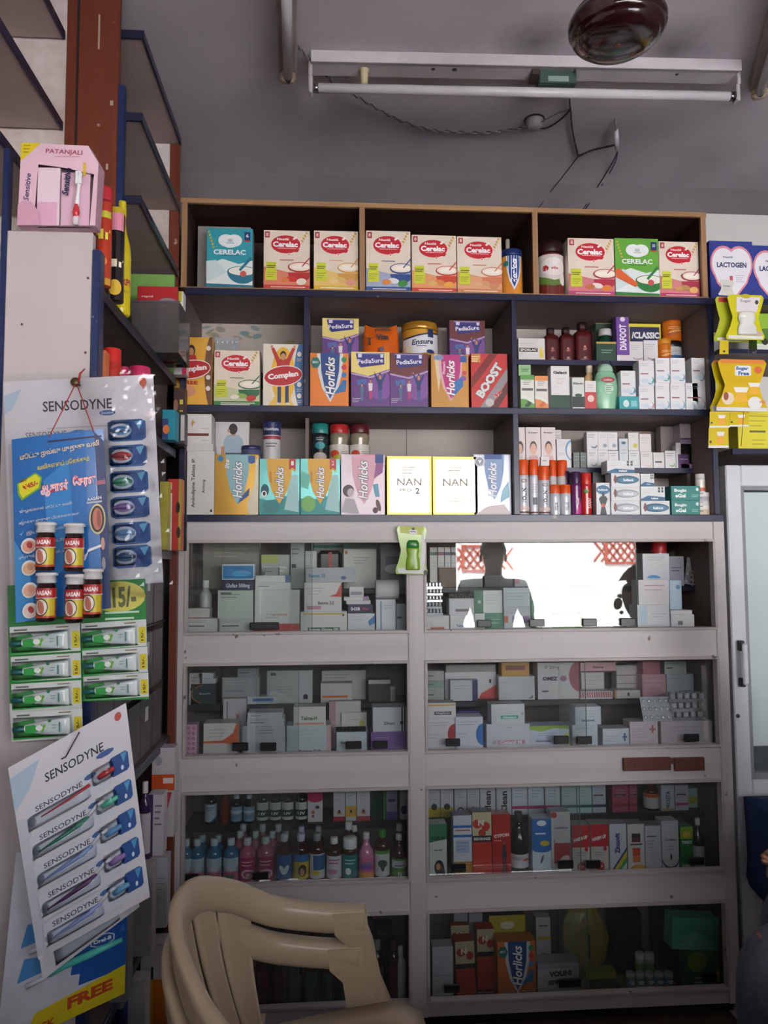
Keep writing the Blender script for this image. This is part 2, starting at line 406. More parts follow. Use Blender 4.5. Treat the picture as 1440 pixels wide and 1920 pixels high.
struct(MB().box((XLW-.1, YB, 0), (XRW+.1, YB+.1, ZC), WALLM).build('wall_back'))
struct(MB().box((XLW-.1, FRONT_Y-.12, 0), (XLW, YB, ZC), WALLL).build('wall_left'))
struct(MB().box((XRW, FRONT_Y-.12, 0), (XRW+.1, YB, ZC), WALLM).build('wall_right'))
wf = MB(); a, b, c_, d_ = OPEN
wf.box((XLW, FRONT_Y-.12, 0), (a, FRONT_Y, ZC), WALLM); wf.box((b, FRONT_Y-.12, 0), (XRW, FRONT_Y, ZC), WALLM)
wf.box((a, FRONT_Y-.12, 0), (b, FRONT_Y, c_), WALLM); wf.box((a, FRONT_Y-.12, d_), (b, FRONT_Y, ZC), WALLM)
struct(wf.build('wall_front'))
# street outside the shop front, seen only as a mirror image in the glass cases
struct(MB().box((-14, -30, -.25), (18, FRONT_Y-.12, -.1), plaster('street_ground', '#b5b3b6', '#a3a1a5', 1.0)).build('street_ground'))
bw = empty('boundary_wall', (0, -9.0, -.1)); tag(bw, 'white street boundary wall with red lattice panels mirrored in the glass', 'wall')
MB().box((-8, 0, 0), (12, .15, 2.55), mat('#e8e6e2', .8, 0, .05, 2)).build('wall_slab', bw)
for lx, lz in ((2.72, 1.62), (5.35, 1.75)):
    g = MB(); red = mat('#a8452f', .7)
    g.box((lx-.36, .15, lz-.24), (lx+.36, .18, lz-.20), red); g.box((lx-.36, .15, lz+.20), (lx+.36, .18, lz+.24), red)
    g.box((lx-.36, .15, lz-.2), (lx-.32, .18, lz+.2), red); g.box((lx+.32, .15, lz-.2), (lx+.36, .18, lz+.2), red)
    for i in range(7):
        for sgn in (1, -1):
            x0 = lx-.42+.14*i; Mx = Matrix.Translation((x0, .165, lz)) @ Matrix.Rotation(sgn*R(38), 4, 'Y')
            g.box((-.012, -.012, -.24), (.012, .012, .24), red, M=Mx)
    g.build('lattice_panel', bw)

# the counter the viewer leans over and a rack added to block daylight (both out of view)
ct = empty('shop_counter', (.7, .49, 0)); tag(ct, 'unseen wooden shop counter between entrance and shelves, shading the lower rows', 'counter')  # unseen; placed and darkened to keep light off the lower rows
MB().box((-1.3, -.30, .03), (1.3, .28, .86), wood_mat('counter_panel', '#3f2c22', '#4d3628', .5), .003).build('body', ct)
MB().box((-1.32, -.32, .86), (1.32, .31, .895), mat('#3c3734', .35, 0, .08, 4), .003).build('top', ct)
ra = empty('light_block_rack', (.22, -1.0, 0)); tag(ra, 'tall dark unseen rack added by the entrance to block daylight', 'rack')
MB().box((-.72, -.15, 0), (.72, -.13, 1.63), DUSK).build('back_panel', ra)
for k in range(5): MB().box((-.72, -.13, .05+.385*k), (.72, .15, .07+.385*k), DUSK).build('shelf_board', ra)
for x in (-.72, .70): MB().box((x, -.13, 0), (x+.02, .15, 1.63), DUSK).build('side_panel', ra)

# ================================================================== upper wall shelves
YF = 2.40; YSB = 2.70                     # shelf fronts and shelf back panel
def zx(py, y=YF, px=830): return P(px, py, y).z
def xx(px, y=YF, py=760): return P(px, py, y).x
XL, XM1, XM2, XR = xx(345), xx(574), xx(966), xx(1334, YF, 660)
zT0, zT1 = zx(391), zx(384)               # wooden top board
zTf = zx(546.5); zTn = zx(549)            # floor of the wooden shelf
zA = zx(763.5); zB = zx(965)
unit = empty('wall_shelf_unit', (0, 0, 0)); tag(unit, 'old white wall shelving with navy painted edges behind the packs', 'shelf unit')
MB().box((XL, YSB, zx(978)), (XR+.02, YSB+.015, zTn), BACKP).build('back_panel', unit)
for px in (762, ):                          # joint line of the back panel
    x = P(px, 800, YSB).x; MB().box((x-.001, YSB-.0015, zB), (x+.001, YSB, zA-.02), mat('#4d4442', .8)).build('panel_joint', unit)
def board(z, t, x0=XL, x1=XR, y0=YF, y1=YSB, nm='shelf_board', edge=True, par=None, e=None):
    o = MB().box((x0, y0+.006, z-t), (x1, y1, z), DUSK, .001).build(nm, par or unit)
    if edge: MB().box((x0, y0-.004, z-t-.002), (x1, y0+.006, z), e or NAVY, .0015).build('edge_strip', o)
    return o
board(zTn, .020, XL, XR+.03); board(zA, .019); board(zB, .021, XL-.005, xx(1356, YF, 970))
for x, z0, z1, th in ((XL-.004, zB, zTn-.02, .014), (XM1, zA, zTn-.02, .013), (XM2, zA, zTn-.02, .013), (XM2, zB, zA-.019, .015), (XR, zB, zTn-.02, .014)):
    o = MB().box((x-th/2, YF+.008, z0), (x+th/2, YSB, z1), DUSK, .001).build('upright', unit)
    MB().box((x-th/2-.002, YF-.003, z0), (x+th/2+.002, YF+.008, z1), NAVY, .0015).build('edge_strip', o)
MB().box((XM1-.006, 2.50, zB), (XM1+.006, YSB, zA-.019), DUSK, .001).build('upright', unit)
# the loose sheet of printed paper behind the left bay
pb = P(350, 597, YSB-.004); pe = P(566, 640, YSB-.004)
o = MB().box((pb.x, YSB-.004, zA), (pe.x, YSB-.001, pb.z), mat('#b5aaa4', .7)).build('paper_lining', unit)
A = Art(pe.x-pb.x, pb.z-zA, None, 0); random.seed(4)
for i in range(16):
    u = random.uniform(.04, .95); A.e(u, random.uniform(.78, .98), .045, .012+.02*random.random(), random.choice(['#8f8a7c', '#7f8c8e', '#a79a74', '#6f8a8c', '#9a8f88']), random.uniform(-40, 40), 8)
for m_ in (A.shape,): m_.v = [(v[0]+(pb.x+pe.x)/2, v[1]+YSB-.0045, v[2]+zA) for v in m_.v]
A.done(o)
# risers that lift the back row
def riser(x0, x1, z, y=2.535, vis=True):
    o = MB().box((x0, y, z-.016), (x1, YSB, z), DUSK).build('riser_board', unit)
    MB().box((x0, y-.004, z-.018), (x1, y, z), NAVY, .001).build('edge_strip', o)
    for x in (x0+.006, x1-.006): MB().box((x-.006, y+.02, z-.10 if False else max(zB, z-.3) if z < zA else zA), (x+.006, YSB, z-.016), DUSK).build('riser_support', o)
    return o
YR = 2.545
zRL = P(450, 700, YR).z; zRM = P(770, 692, YR).z; zRR = P(1150, 678, YR).z
riser(XL+.01, XM1-.01, zRL); riser(XM1+.01, XM2-.01, zRM); riser(XM2+.012, XR-.01, zRR)
zSL = P(450, 872, YR).z; zSM = P(640, 872, YR).z; zSR = P(1150, 878, YR).z
riser(XL+.01, XM1-.01, zSL); riser(XM1+.01, XM2-.01, zSM); riser(XM2+.012, XR-.01, zSR)

# wooden top shelf
wt = empty('wooden_top_shelf', (0, 0, 0)); tag(wt, 'unpainted wooden box shelf of three bays on top of the wall shelving', 'shelf')
xw0, xw1, xw2, xw3 = xx(345, YF, 460), xx(679, YF, 460), xx(1004, YF, 460), xx(1320, YF, 460)
zt = P(830, 384, YF).z
MB().box((xw0-.012, YF+.012, zt-.015), (xw3+.012, YSB, zt), DARKPLY, .001).build('top_board', wt)
MB().box((xw0-.012, YF, zt-.016), (xw3+.012, YF+.012, zt), PALEWOOD, .001).build('top_edge', wt)
MB().box((xw0-.012, YF, zTn+.0005), (xw3+.012, YSB, zTf), PALEWOOD, .001).build('bottom_board', wt)
MB().box((xw0-.012, YSB, zTn), (xw3+.012, YSB+.012, zt), DARKPLY).build('back_panel', wt)
for x in (xw0, xw1, xw2, xw3):
    o = MB().box((x-.009, YF, zTf), (x+.009, YF+.012, zt-.016), PALEWOODZ, .001).build('upright_edge', wt)
    MB().box((x-.008, YF+.012, zTf), (x+.008, YSB, zt-.016), DARKPLY).build('upright', wt)
MB().box((xw0+.01, YSB-.012, zTf), (xw3-.01, YSB-.006, zt-.02), DARKPLY).build('lining_board', wt)

# ================================================================== glazed medicine cabinet
cab = empty('medicine_cabinet', (0, 0, 0)); tag(cab, 'white painted wooden medicine cabinet with four rows of sliding glass', 'cabinet')
YC = 2.385
cxl, cxm0, cxm1, cxr0, cxr1 = xx(348, YC, 1100), xx(765, YC, 1100), xx(797, YC, 1100), xx(1341, YC, 1100), xx(1362, YC, 1100)
cxl0 = xx(326, YC, 1100)
def zc(py, px=830): return P(px, py, YC).z
rails = [(978, 1014), (1184, 1240), (1410, 1476), (1650, 1709), (1879, 1908)]
zr = [(zc(a), zc(b)) for a, b in rails]
for i, (z1, z0) in enumerate(zr):
    MB().box((cxl0, YC+.004, z0), (cxr1, YC+.03, z1), CREAM, .002).build('rail', cab)
zbot = zr[-1][1]
MB().box((cxl0, YC+.05, 0), (cxr1, YSB+.04, zbot), mat('#3a302c', .7)).build('plinth', cab)
for x0, x1 in ((cxl0, cxl), (cxm0, cxm1), (cxr0, cxr1)):
    MB().box((x0, YC, zbot), (x1, YC+.028, zr[0][1] if x0 == cxm0 else zr[0][0]), CREAMZ, .002).build('stile', cab)
MB().box((cxl0, YSB+.02, zbot), (cxr1, YSB+.035, zr[0][0]), mat('#6f655f', .7, 0, .1, 5)).build('back_panel', cab)
for x in (cxl0, cxr1-.012): MB().box((x, YC+.03, zbot), (x+.012, YSB+.02, zr[0][0]), mat('#7a6a61', .6, 0, .1, 5)).build('side_panel', cab)
xm = (cxm0+cxm1)/2; MB().box((xm-.008, YC+.03, zbot), (xm+.008, YSB+.02, zr[0][0]-.01), mat('#6d625c', .6, 0, .1, 5)).build('divider', cab)
MB().box((cxl0, YC+.03, zr[0][0]-.012), (cxr1, YSB+.02, zr[0][0]), DUSK).build('top_board', cab)
zrow = [P(780, 1183, 2.45).z, P(780, 1411, 2.45).z, P(780, 1650, 2.45).z, P(1000, 1874, 2.45).z]
FL = mat('#4f4642', .6, 0, .1, 6)
for z in zrow: MB().box((cxl0+.012, YC+.03, z-.014), (cxr1-.012, YSB+.02, z), FL).build('shelf_board', cab)
# thin glazing beads round each opening
beadm = wood_mat('glazing_bead_paint', '#a59d9b', '#b5adaa', .4, .5, 'X', .3, '#5d544f')
def bead(x0, x1, z0, z1):
    t = .009
    for a, b in (((x0, z0), (x1, z0+t)), ((x0, z1-t), (x1, z1)), ((x0, z0+t), (x0+t, z1-t)), ((x1-t, z0+t), (x1, z1-t))):
        MB().box((a[0], YC-.004, a[1]), (b[0], YC+.024, b[1]), beadm, .001).build('glazing_bead', cab)
for i in range(4):
    bead(cxl-.004, cxm0+.004, zr[i+1][0]-.004, zr[i][1]+.004); bead(cxm1-.004, cxr0+.004, zr[i+1][0]-.004, zr[i][1]+.004)
def pane(xa, xb, i, y, grips=()):
    z0, z1 = zr[i+1][0]+.001, zr[i][1]-.001
    o = MB().box((xa, y, z0), (xb, y+.004, z1), GLASS).build('glass_pane', cab)
    em = mat('#5f7a74', .15, 0, 0)
    MB().box((xb-.0012, y-.0006, z0), (xb, y+.0046, z1), em).build('pane_edge', o)
    for (gx0, gx1, gy0, gy1) in grips:
        a = P(gx0, gy0, y-.008); b = P(gx1, gy1, y-.008)
        MB().box((a.x, y-.008, z0+.008), (b.x, y, z0+.008+(a.z-b.z)), BLACKP, .002).build('finger_grip', o)
Y1, Y2 = YC+.030, YC+.037
def X_(px, py=1300): return P(px, py, Y1).x
pane(cxl, X_(585), 0, Y2, [(468, 523, 1171, 1184)]); pane(X_(543), cxm0, 0, Y1)
pane(cxm1, X_(1020), 0, Y2, [(895, 922, 1166, 1180), (993, 1022, 1165, 1179)]); pane(X_(945), X_(1194, 1100), 0, Y1, [(1093, 1120, 1165, 1179), (1164, 1192, 1163, 1177)])
pane(cxl, X_(560), 1, Y2, [(435, 465, 1402, 1417)]); pane(X_(480), cxm0, 1, Y1, [(488, 518, 1402, 1417), (648, 678, 1395, 1409), (700, 727, 1395, 1409)])
pane(cxm1, X_(1100), 1, Y2, [(836, 863, 1392, 1406), (1039, 1067, 1387, 1402)]); pane(X_(1048), cxr0, 1, Y1, [(1082, 1111, 1388, 1402), (1284, 1312, 1383, 1397)])
pane(cxl, X_(560, 1560), 2, Y2, [(340, 372, 1650, 1662)]); pane(X_(470, 1560), cxm0, 2, Y1, [(473, 503, 1647, 1660)])
pane(cxm1, X_(1090, 1560), 2, Y2, [(848, 874, 1629, 1644), (1047, 1076, 1621, 1636)]); pane(X_(1040, 1560), cxr0, 2, Y1, [(1100, 1127, 1617, 1632), (1294, 1322, 1611, 1625)])
pane(cxl, X_(560, 1800), 3, Y2); pane(X_(530, 1800), cxm0, 3, Y1)
pane(cxm1, X_(1105, 1800), 3, Y2, [(834, 862, 1862, 1876), (1048, 1090, 1850, 1864)]); pane(X_(1050, 1800), cxr0, 3, Y1, [(1318, 1346, 1833, 1849)])
# brown latch board screwed on the rail
lb = empty('latch_board', P(1244, 1444, YC+.004)); tag(lb, 'brown wooden latch board in two pieces on the cabinet rail', 'latch')
for a, b in ((1168, 1256), (1264, 1319)):
    q0 = P(a, 1445, YC); q1 = P(b, 1419, YC); L = lb.location
    MB().box((q0.x-L.x, -.012, q0.z-L.z), (q1.x-L.x, 0.0, q1.z-L.z), wood_mat('latch_brown', '#5a2f22', '#6b3a2a', 1, .5), .0015).build('latch_piece', lb)
q0 = P(1255, 1432, YC); q1 = P(1265, 1421, YC)
MB().box((q0.x-L.x, -.009, q0.z-L.z), (q1.x-L.x, 0, q1.z-L.z), wood_mat('latch_brown_mid', '#5a2f22', '#6b3a2a', 1, .5)).build('latch_bridge', lb)
for px, py in ((1189, 1432), (1300, 1430)):
    q = P(px, py, YC); MB().lathe([(0, 0), (.003, 0), (.002, .002), (0, .002)], mat('#8a817a', .3, 1), 10, M=Matrix.Translation((q.x-L.x, -.012, q.z-L.z)) @ Matrix.Rotation(R(90), 4, 'X')).build('screw', lb)

# ================================================================== fridge and the shelf over it
YFR = 2.43
fx0, fx1, fz1 = P(1360, 872, YFR).x, P(1360, 872, YFR).x+.62, P(1390, 872, YFR).z
fr = empty('display_fridge', ((fx0+fx1)/2, YFR, 0)); tag(fr, 'tall white display fridge with a glass door right of the cabinet', 'fridge')
hw = (fx1-fx0)/2; FW = mat('#c9cbd0', .3, 0, .03, 8); FG = mat('#7c8086', .4)
MB().box((-hw, .05, .04), (hw, .36, fz1), mat('#b9bbc0', .35), .006).build('body', fr)
gz0 = P(1420, 1462, YFR).z; gz1 = P(1420, 912, YFR).z; gx = P(1397, 1100, YFR).x-(fx0+hw)
MB().box((-hw, 0, .06), (gx, .045, fz1), FW, .004).build('door_stile', fr); MB().box((-gx, 0, .06), (hw, .045, fz1), FW, .004).build('door_stile', fr)
MB().box((gx, 0, gz1), (-gx, .045, fz1), FW, .004).build('door_rail', fr); MB().box((gx, 0, .06), (-gx, .045, gz0), FW, .004).build('door_rail', fr)
for a, b in (((gx, gz0), (gx+.012, gz1)), ((-gx-.012, gz0), (-gx, gz1)), ((gx+.012, gz0), (-gx-.012, gz0+.02)), ((gx+.012, gz1-.012), (-gx-.012, gz1))):
    MB().box((a[0], .006, a[1]), (b[0], .045, b[1]), FG, .001).build('glazing_gasket', fr)
MB().box((gx+.012, .03, gz0+.02), (-gx-.012, .034, gz1-.012), GLASS).build('glass_pane', fr)
MB().box((gx+.012, .044, gz0+.02), (-gx-.012, .049, gz1), mat('#3d4248', .5)).build('inner_liner', fr)
pz0, pz1 = P(1420, 1402, YFR).z, P(1420, 922, YFR).z
o = MB().box((gx+.016, .024, pz0), (-gx-.03, .026, pz1), mat('#b7c6c8', .6, 0, .05, 4)).build('paper_sheet', fr)
hz0, hz1 = P(1388, 1282, YFR).z, P(1388, 1205, YFR).z; hx = P(1388, 1240, YFR).x-(fx0+hw)
h = MB().box((hx-.008, -.034, hz0), (hx+.010, -.022, hz1), mat('#d5d7da', .25), .004).build('handle', fr)
MB().box((hx-.010, -.022, hz1-.025), (hx+.006, 0, hz1+.008), mat('#2a2b2f', .4), .003).build('handle_mount', h); MB().box((hx-.010, -.022, hz0-.008), (hx+.006, 0, hz0+.02), mat('#2a2b2f', .4), .003).build('handle_mount', h)
kx = P(1383, 1342, YFR); MB().lathe([(0, 0), (.006, 0), (.006, .003), (0, .003)], mat('#55585c', .3, 1), 12, M=Matrix.Translation((kx.x-(fx0+hw), 0, kx.z)) @ Matrix.Rotation(R(90), 4, 'X')).build('lock', fr)
for x in (-hw+.05, hw-.05): MB().lathe([(.02, 0), (.02, .05)], BLACKP, 12, (x, .15, 0)).build('foot', fr)
# crumpled scrap of plastic on the floor beside the fridge foot
random.seed(3); q = PZ(1388, 1893, .001)
m = MB(); vs = []; fs = []
for i in range(7):
    for j in range(5): vs.append((-.04+.013*i, -.03+.014*j, random.uniform(0.001, .03)*(1-abs(i-3)/4)))
for i in range(6):
    for j in range(4): fs.append((i*5+j, (i+1)*5+j, (i+1)*5+j+1, i*5+j+1))
tag(m.add(vs, fs, mat('#c8c2bb', .3)).build('plastic_scrap', None, (q.x, q.y-.02, 0)), 'crumpled pale plastic scrap on the floor by the fridge', 'scrap')

# shelf over the fridge
rs = empty('side_wall_shelf', (0, 0, 0)); tag(rs, 'navy edged shelf boards above the fridge on the right', 'shelf')
sx0, sx1 = XR+.025, XR+.75
for py, t in ((571, .02), (662, .014), (848, .02)):
    z = P(1400, py, YF).z+.012 if py != 571 else zTn
    o = MB().box((sx0 if py != 848 else P(1372, 848, YF).x, YF+.006, z-t), (sx1, YSB, z), DUSK).build('shelf_board', rs)
    MB().box((sx0 if py != 848 else P(1372, 848, YF).x, YF-.004, z-t), (sx1, YF+.006, z), NAVY, .001).build('edge_strip', o)
MB().box((sx1, YF, P(1400, 870, YF).z), (sx1+.015, YSB, ZC-.6), DUSK).build('side_panel', rs)
zS1 = P(1400, 662, YF).z+.012; zS2 = P(1400, 848, YF).z+.012
MB().box((xw3+.014, YSB, zS2-.05), (sx1, YSB+.02, P(1380, 402, YSB).z), mat('#c9c9c6', .7, 0, .04, 3)).build('back_panel', rs)
# ================================================================== printed fronts
SKIN = '#c48a63'
def kid(A, cu, v0, h, top, leg, armsup=True, s=.16):
    w = s*h
    A.r(cu-w*.55, v0, cu-w*.08, v0+h*.42, leg); A.r(cu+w*.08, v0, cu+w*.55, v0+h*.42, leg)
    A.p([(cu-w*.7, v0+h*.38), (cu+w*.7, v0+h*.38), (cu+w*.9, v0+h*.74), (cu-w*.9, v0+h*.74)], top)
    if armsup:
        A.p([(cu-w*.9, v0+h*.62), (cu-w*.6, v0+h*.76), (cu-w*2.0, v0+h*.98), (cu-w*2.3, v0+h*.92)], top)
        A.p([(cu+w*.9, v0+h*.62), (cu+w*.6, v0+h*.76), (cu+w*2.0, v0+h*.98), (cu+w*2.3, v0+h*.92)], top)
        A.e(cu-w*2.15, v0+h*.98, w*.25, h*.035, SKIN, 0, 8); A.e(cu+w*2.15, v0+h*.98, w*.25, h*.035, SKIN, 0, 8)
    A.e(cu, v0+h*.85, w*.5, h*.12, '#2a1a16', 0, 12); A.e(cu, v0+h*.82, w*.42, h*.09, SKIN, 0, 12)
def cerelac(acc, dark, bot, fruit):
    def f(A):
        A.p([(0, 0), (1, 0), (1, .36), (.6, .30), (0, .40)], acc); A.r(0, 0, 1, .10, bot)
        A.lines(.15, .06, .9, 2, .03, '#f3e6de', .012)
        for i in range(7): A.e(.93-.03*i, .96-.045*i, .035, .018, '#c9a25e', 120+8*i, 8)
        A.e(.50, .76, .33, .155, '#f2d9d2'); A.e(.48, .765, .32, .15, '#c2202f'); A.p([(.2, .69), (.78, .69), (.74, .64), (.3, .645)], '#c2202f')
        A.t('Nestlé', .42, .85, .26, .055, '#f5e9e6', 0, .03); A.t('Cerelac', .47, .765, .54, .125, '#ffffff', 0, .045)
        A.lines(.3, .695, .7, 1, .02, '#eab7b5', .01); A.e(.68, .87, .06, .02, '#f5e6df', 40, 8); A.e(.55, .605, .03, .022, '#f5e6df', 0, 8); A.e(.55, .605, .016, .012, '#c2202f', 0, 8)
        A.r(.03, .87, .13, .97, '#a8303a'); A.t('8', .08, .92, .05, .08, '#f0d5cf')
        A.lines(.35, .50, .65, 1, .02, dark, .012)
        A.p([(.04, .17), (.29, .17), (.29, .33), (.27, .36), (.27, .47), (.06, .47), (.06, .36), (.04, .33)], '#c9cf3a'); A.lines(.07, .40, .26, 2, .03, '#4c5320', .013); A.lines(.07, .29, .26, 3, .035, '#8d9430', .01)
        A.e(.79, .30, .25, .15, dark, 0, 20, 180, 360); A.e(.79, .39, .26, .085, dark); A.e(.79, .395, .235, .068, '#efe3d4'); A.e(.8, .395, .17, .04, '#f7efe2')
        A.p([(.82, .40), (.85, .40), (1.0, .53), (1.0, .56)], dark)
        A.e(.62, .19, .12, .045, fruit[0], -10); A.e(.82, .15, .11, .055, fruit[1], 8); A.e(.46, .17, .10, .04, fruit[2], 4)
    return f
def cerelac2(bg, dark, num):
    def f(A):
        A.p([(0, .02), (1, .02), (1, .48), (.7, .42), (.35, .50), (0, .40)], '#e4ecec'); A.p([(0, .0), (1, 0), (1, .08), (0, .10)], dark)
        A.p([(.2, .48), (.45, .28), (0, .12), (0, .46)], '#cfe0e2')
        A.e(.42, .80, .17, .10, '#eef3f3'); A.e(.60, .80, .17, .10, '#eef3f3'); A.e(.51, .75, .17, .07, '#eef3f3'); A.t('Nestlé', .51, .76, .17, .03, '#8d9aa0', 0, .02); A.e(.51, .80, .06, .028, '#bfc8cc')
        A.t('CERELAC', .5, .61, .70, .11, '#f4f7f7', 0, .03); A.lines(.3, .545, .7, 1, .02, dark, .012)
        A.e(.78, .30, .33, .20, dark, 0, 20, 180, 360); A.e(.78, .30, .33, .085, dark); A.e(.78, .305, .30, .07, '#f1efe6'); A.p([(.70, .33), (.74, .30), (.98, .50), (.95, .54)], dark)
        A.e(.80, .26, .07, .05, '#c9564e'); A.r(.82, .80, .95, .94, '#26336b'); A.t(num, .885, .88, .06, .08, '#e6eef5'); A.r(.82, .78, .95, .80, '#c33')
        for i in range(6): A.e(.05+.02*i, .93-.05*i, .03, .016, '#c6b04c', 55, 8)
    return f
def leaf(A, cu, v0, v1, w, col):
    A.p([(cu-w*.55, v1), (cu+w*.55, v1), (cu+w*.5, v0+(v1-v0)*.6), (cu+w*.33, v0+(v1-v0)*.28), (cu, v0), (cu-w*.33, v0+(v1-v0)*.28), (cu-w*.5, v0+(v1-v0)*.6)], col)
def horlicks(leafc, edge, icon=True, small=None, cu=.52):
    def f(A):
        leaf(A, cu, .10, .99, .62, edge); leaf(A, cu, .16, 1.0, .46, leafc)
        A.t('Horlicks', cu, .58, 1.0, .25, '#fbfbfb', 90, .025, out='#1b2b57', italic=.25)
        if small: A.t(small, cu-.2, .72, .30, .09, '#fbfbfb', 90, .03, out='#3a3a55', italic=.25)
        if icon:
            A.e(.14, .82, .13, .11, '#1d6b62', 0, 6); A.t('BIO', .14, .83, .14, .06, '#e9f2ee')
            for k, c in enumerate(('#2f8f5b', '#c93b3b', '#3a7fb8', '#2f8f9a')): A.e(.88, .88-.14*k, .07, .05, c, 0, 10)
            A.p([(.62, .25), (.92, .30), (.95, .5), (.85, .5)], '#2d6ba8')
    return f
def junior(n, fig):
    def f(A):
        A.p([(0, 0), (1, 0), (1, .25), (.6, .35), (.25, .25), (0, .3)], '#2f8f8c'); leaf(A, .5, .2, 1.0, .58, '#d9a63a')
        A.t('Horlicks', .5, .57, .80, .21, '#fbfbfb', 90, .025, out='#2a2b4f', italic=.25); A.t('junior', .28, .68, .30, .08, '#b3542c', 90, .02, italic=.25)
        A.r(.74, .80, .90, 1.0, '#b8303a'); A.p([(.74, .80), (.82, .84), (.90, .80), (.90, .76), (.82, .80), (.74, .76)], '#e0b040'); A.t(n, .82, .92, .07, .11, '#f4e6d5')
        if fig: A.e(.14, .44, .10, .11, '#1c5560'); A.e(.12, .37, .07, .06, '#e8ece8'); A.e(.12, .38, .035, .035, '#1b1b22'); A.e(.3, .15, .22, .12, '#2f7f80')
        else: A.e(.2, .2, .18, .14, '#6fae5a'); A.e(.75, .18, .2, .12, '#3a9ca8'); A.p([(.0, .5), (.2, .45), (.25, .7), (0, .8)], '#63b8a4')
        A.p([(.62, .1), (.98, .05), (.95, .72), (.8, .7)], '#9fc7c6')
    return f
def mothers(A):
    A.p([(.55, .6), (.8, .6), (.8, 1), (.45, 1)], '#d98fa4'); leaf(A, .52, .18, .98, .52, '#d6a3b2'); A.t('Horlicks', .50, .58, .88, .22, '#fbfbfb', 90, .025, out='#3b2f58', italic=.25)
    A.e(.17, .40, .13, .10, '#4a3b42'); A.e(.22, .37, .08, .07, '#b9aeb2'); A.p([(.0, .05), (.42, .02), (.30, .26), (.1, .28)], '#a9a3aa'); A.r(.78, .86, .97, 1, '#23407f'); A.p([(.75, .6), (.95, .7), (.97, .86), (.8, .86)], '#8a4a86')
    A.p([(.78, .3), (.88, .3), (.84, .52), (.72, .50)], '#5d9ab4'); A.e(.85, .16, .05, .1, '#5a3d35', 15); A.e(.78, .08, .06, .05, '#3a2622')
def pedia(topc):
    def f(A):
        A.r(0, 0, 1, .60, '#5f347c'); A.e(.75, .40, .35, .25, '#7b4a97'); A.p([(0, .64), (.45, .57), (1, .70), (1, 1), (0, 1)], topc); A.p([(0, .63), (.5, .56), (1, .69), (1, .66), (.5, .53), (0, .60)], '#b59ac4')
        A.p([(.12, .98), (.86, .98), (.86, .78), (.25, .72), (.18, .78)], '#33307d'); A.p([(.12, .98), (.86, .98), (.86, .96), (.12, .96)], '#8e8cc0')
        A.t('PediaSure', .50, .84, .66, .12, '#f0eef6', 4, .02); A.r(.18, .90, .28, .97, '#d9d8ea'); A.r(.76, .90, .84, .96, '#d9d8ea')
        A.p([(.14, .50), (.40, .52), (.40, .42), (.16, .40)], '#4f64a8')
        kid(A, .28, .12, .34, '#4a6a8a', '#4f6f8f', False); kid(A, .50, .16, .38, '#e6dde4', '#c2407c', False); kid(A, .75, .12, .52, '#2c3a72', '#33558f', True, .13)
        A.lines(.03, .16, .25, 3, .03, '#c9b9d2', .009)
    return f
def complan(side):
    def f(A):
        A.p([(0, 0), (.30, 0), (.18, .3), (.35, .6), (.25, 1), (0, 1)], '#ded5c6'); A.e(.5, .5, .3, .45, '#e7b53a'); A.p([(.1, 0), (.8, 0), (.62, .18), (.3, .18)], '#e6bd55')
        A.e(1.05, .5, .28, .62, side, 0, 24, 90, 270); A.r(1.0, .0, 1.0, 1, side)
        for k in (.84, .36, .18): A.e(.90, k, .055, .04, '#e4e0da'); A.lines(.84, k-.08, .97, 2, .03, '#c9bfb6', .01)
        A.r(.36, .07, .45, .36, '#2c3f5e'); A.r(.55, .07, .64, .36, '#2c3f5e'); A.e(.38, .055, .06, .018, '#d8d5d2'); A.e(.62, .055, .06, .018, '#d8d5d2')
        A.p([(.36, .34), (.64, .34), (.66, .72), (.58, .76), (.42, .76), (.34, .72)], '#b53028')
        A.p([(.36, .66), (.42, .75), (.27, .94), (.20, .92)], '#b53028'); A.p([(.64, .66), (.58, .75), (.73, .94), (.80, .92)], '#b53028'); A.e(.22, .95, .03, .025, SKIN); A.e(.78, .95, .03, .025, SKIN)
        A.e(.50, .82, .075, .065, '#241611'); A.e(.50, .795, .062, .055, SKIN)
        A.e(.50, .49, .49, .165, '#efe3df', 8); A.e(.50, .49, .47, .15, '#b5242a', 8); A.t('Complan', .50, .49, .76, .18, '#f6efee', 8, .05)
    return f
def boost(A):
    A.p([(0, .55), (.5, 1), (.75, 1), (.0, .35)], '#7c1f1f'); A.p([(.2, 0), (1, .75), (1, .52), (.48, 0)], '#8c8488'); A.p([(.5, 0), (1, .5), (1, .3), (.7, 0)], '#5c2426'); A.r(.02, .84, .26, .99, '#c9883a')
    A.t('BOOST', .5, .52, 1.06, .25, '#d6d4d6', 57, .06, out='#6b1518'); A.t('3x', .72, .28, .25, .12, '#c8252b', 50, .05, out='#ded9d9'); A.e(.5, .12, .12, .07, '#b9b2b4'); A.lines(.02, .93, .24, 3, .04, '#efe0c0', .015)
def nan_(pro):
    def f(A):
        A.r(.06, .05, .94, .95, '#d8d0bd', mt=FOIL2); A.t('NAN', .5, .56, .55, .17, '#8f8a7e', 0, .02)
        if pro: A.t('PRO', .42, .42, .26, .08, '#55524c', 0, .03); A.t('2', .68, .41, .10, .14, '#55524c', 0, .04)
        A.lines(.35, .80, .65, 3, .05, '#b3aa96', .015); A.lines(.33, .28, .72, 4, .045, '#bcb4a4', .012)
    return f
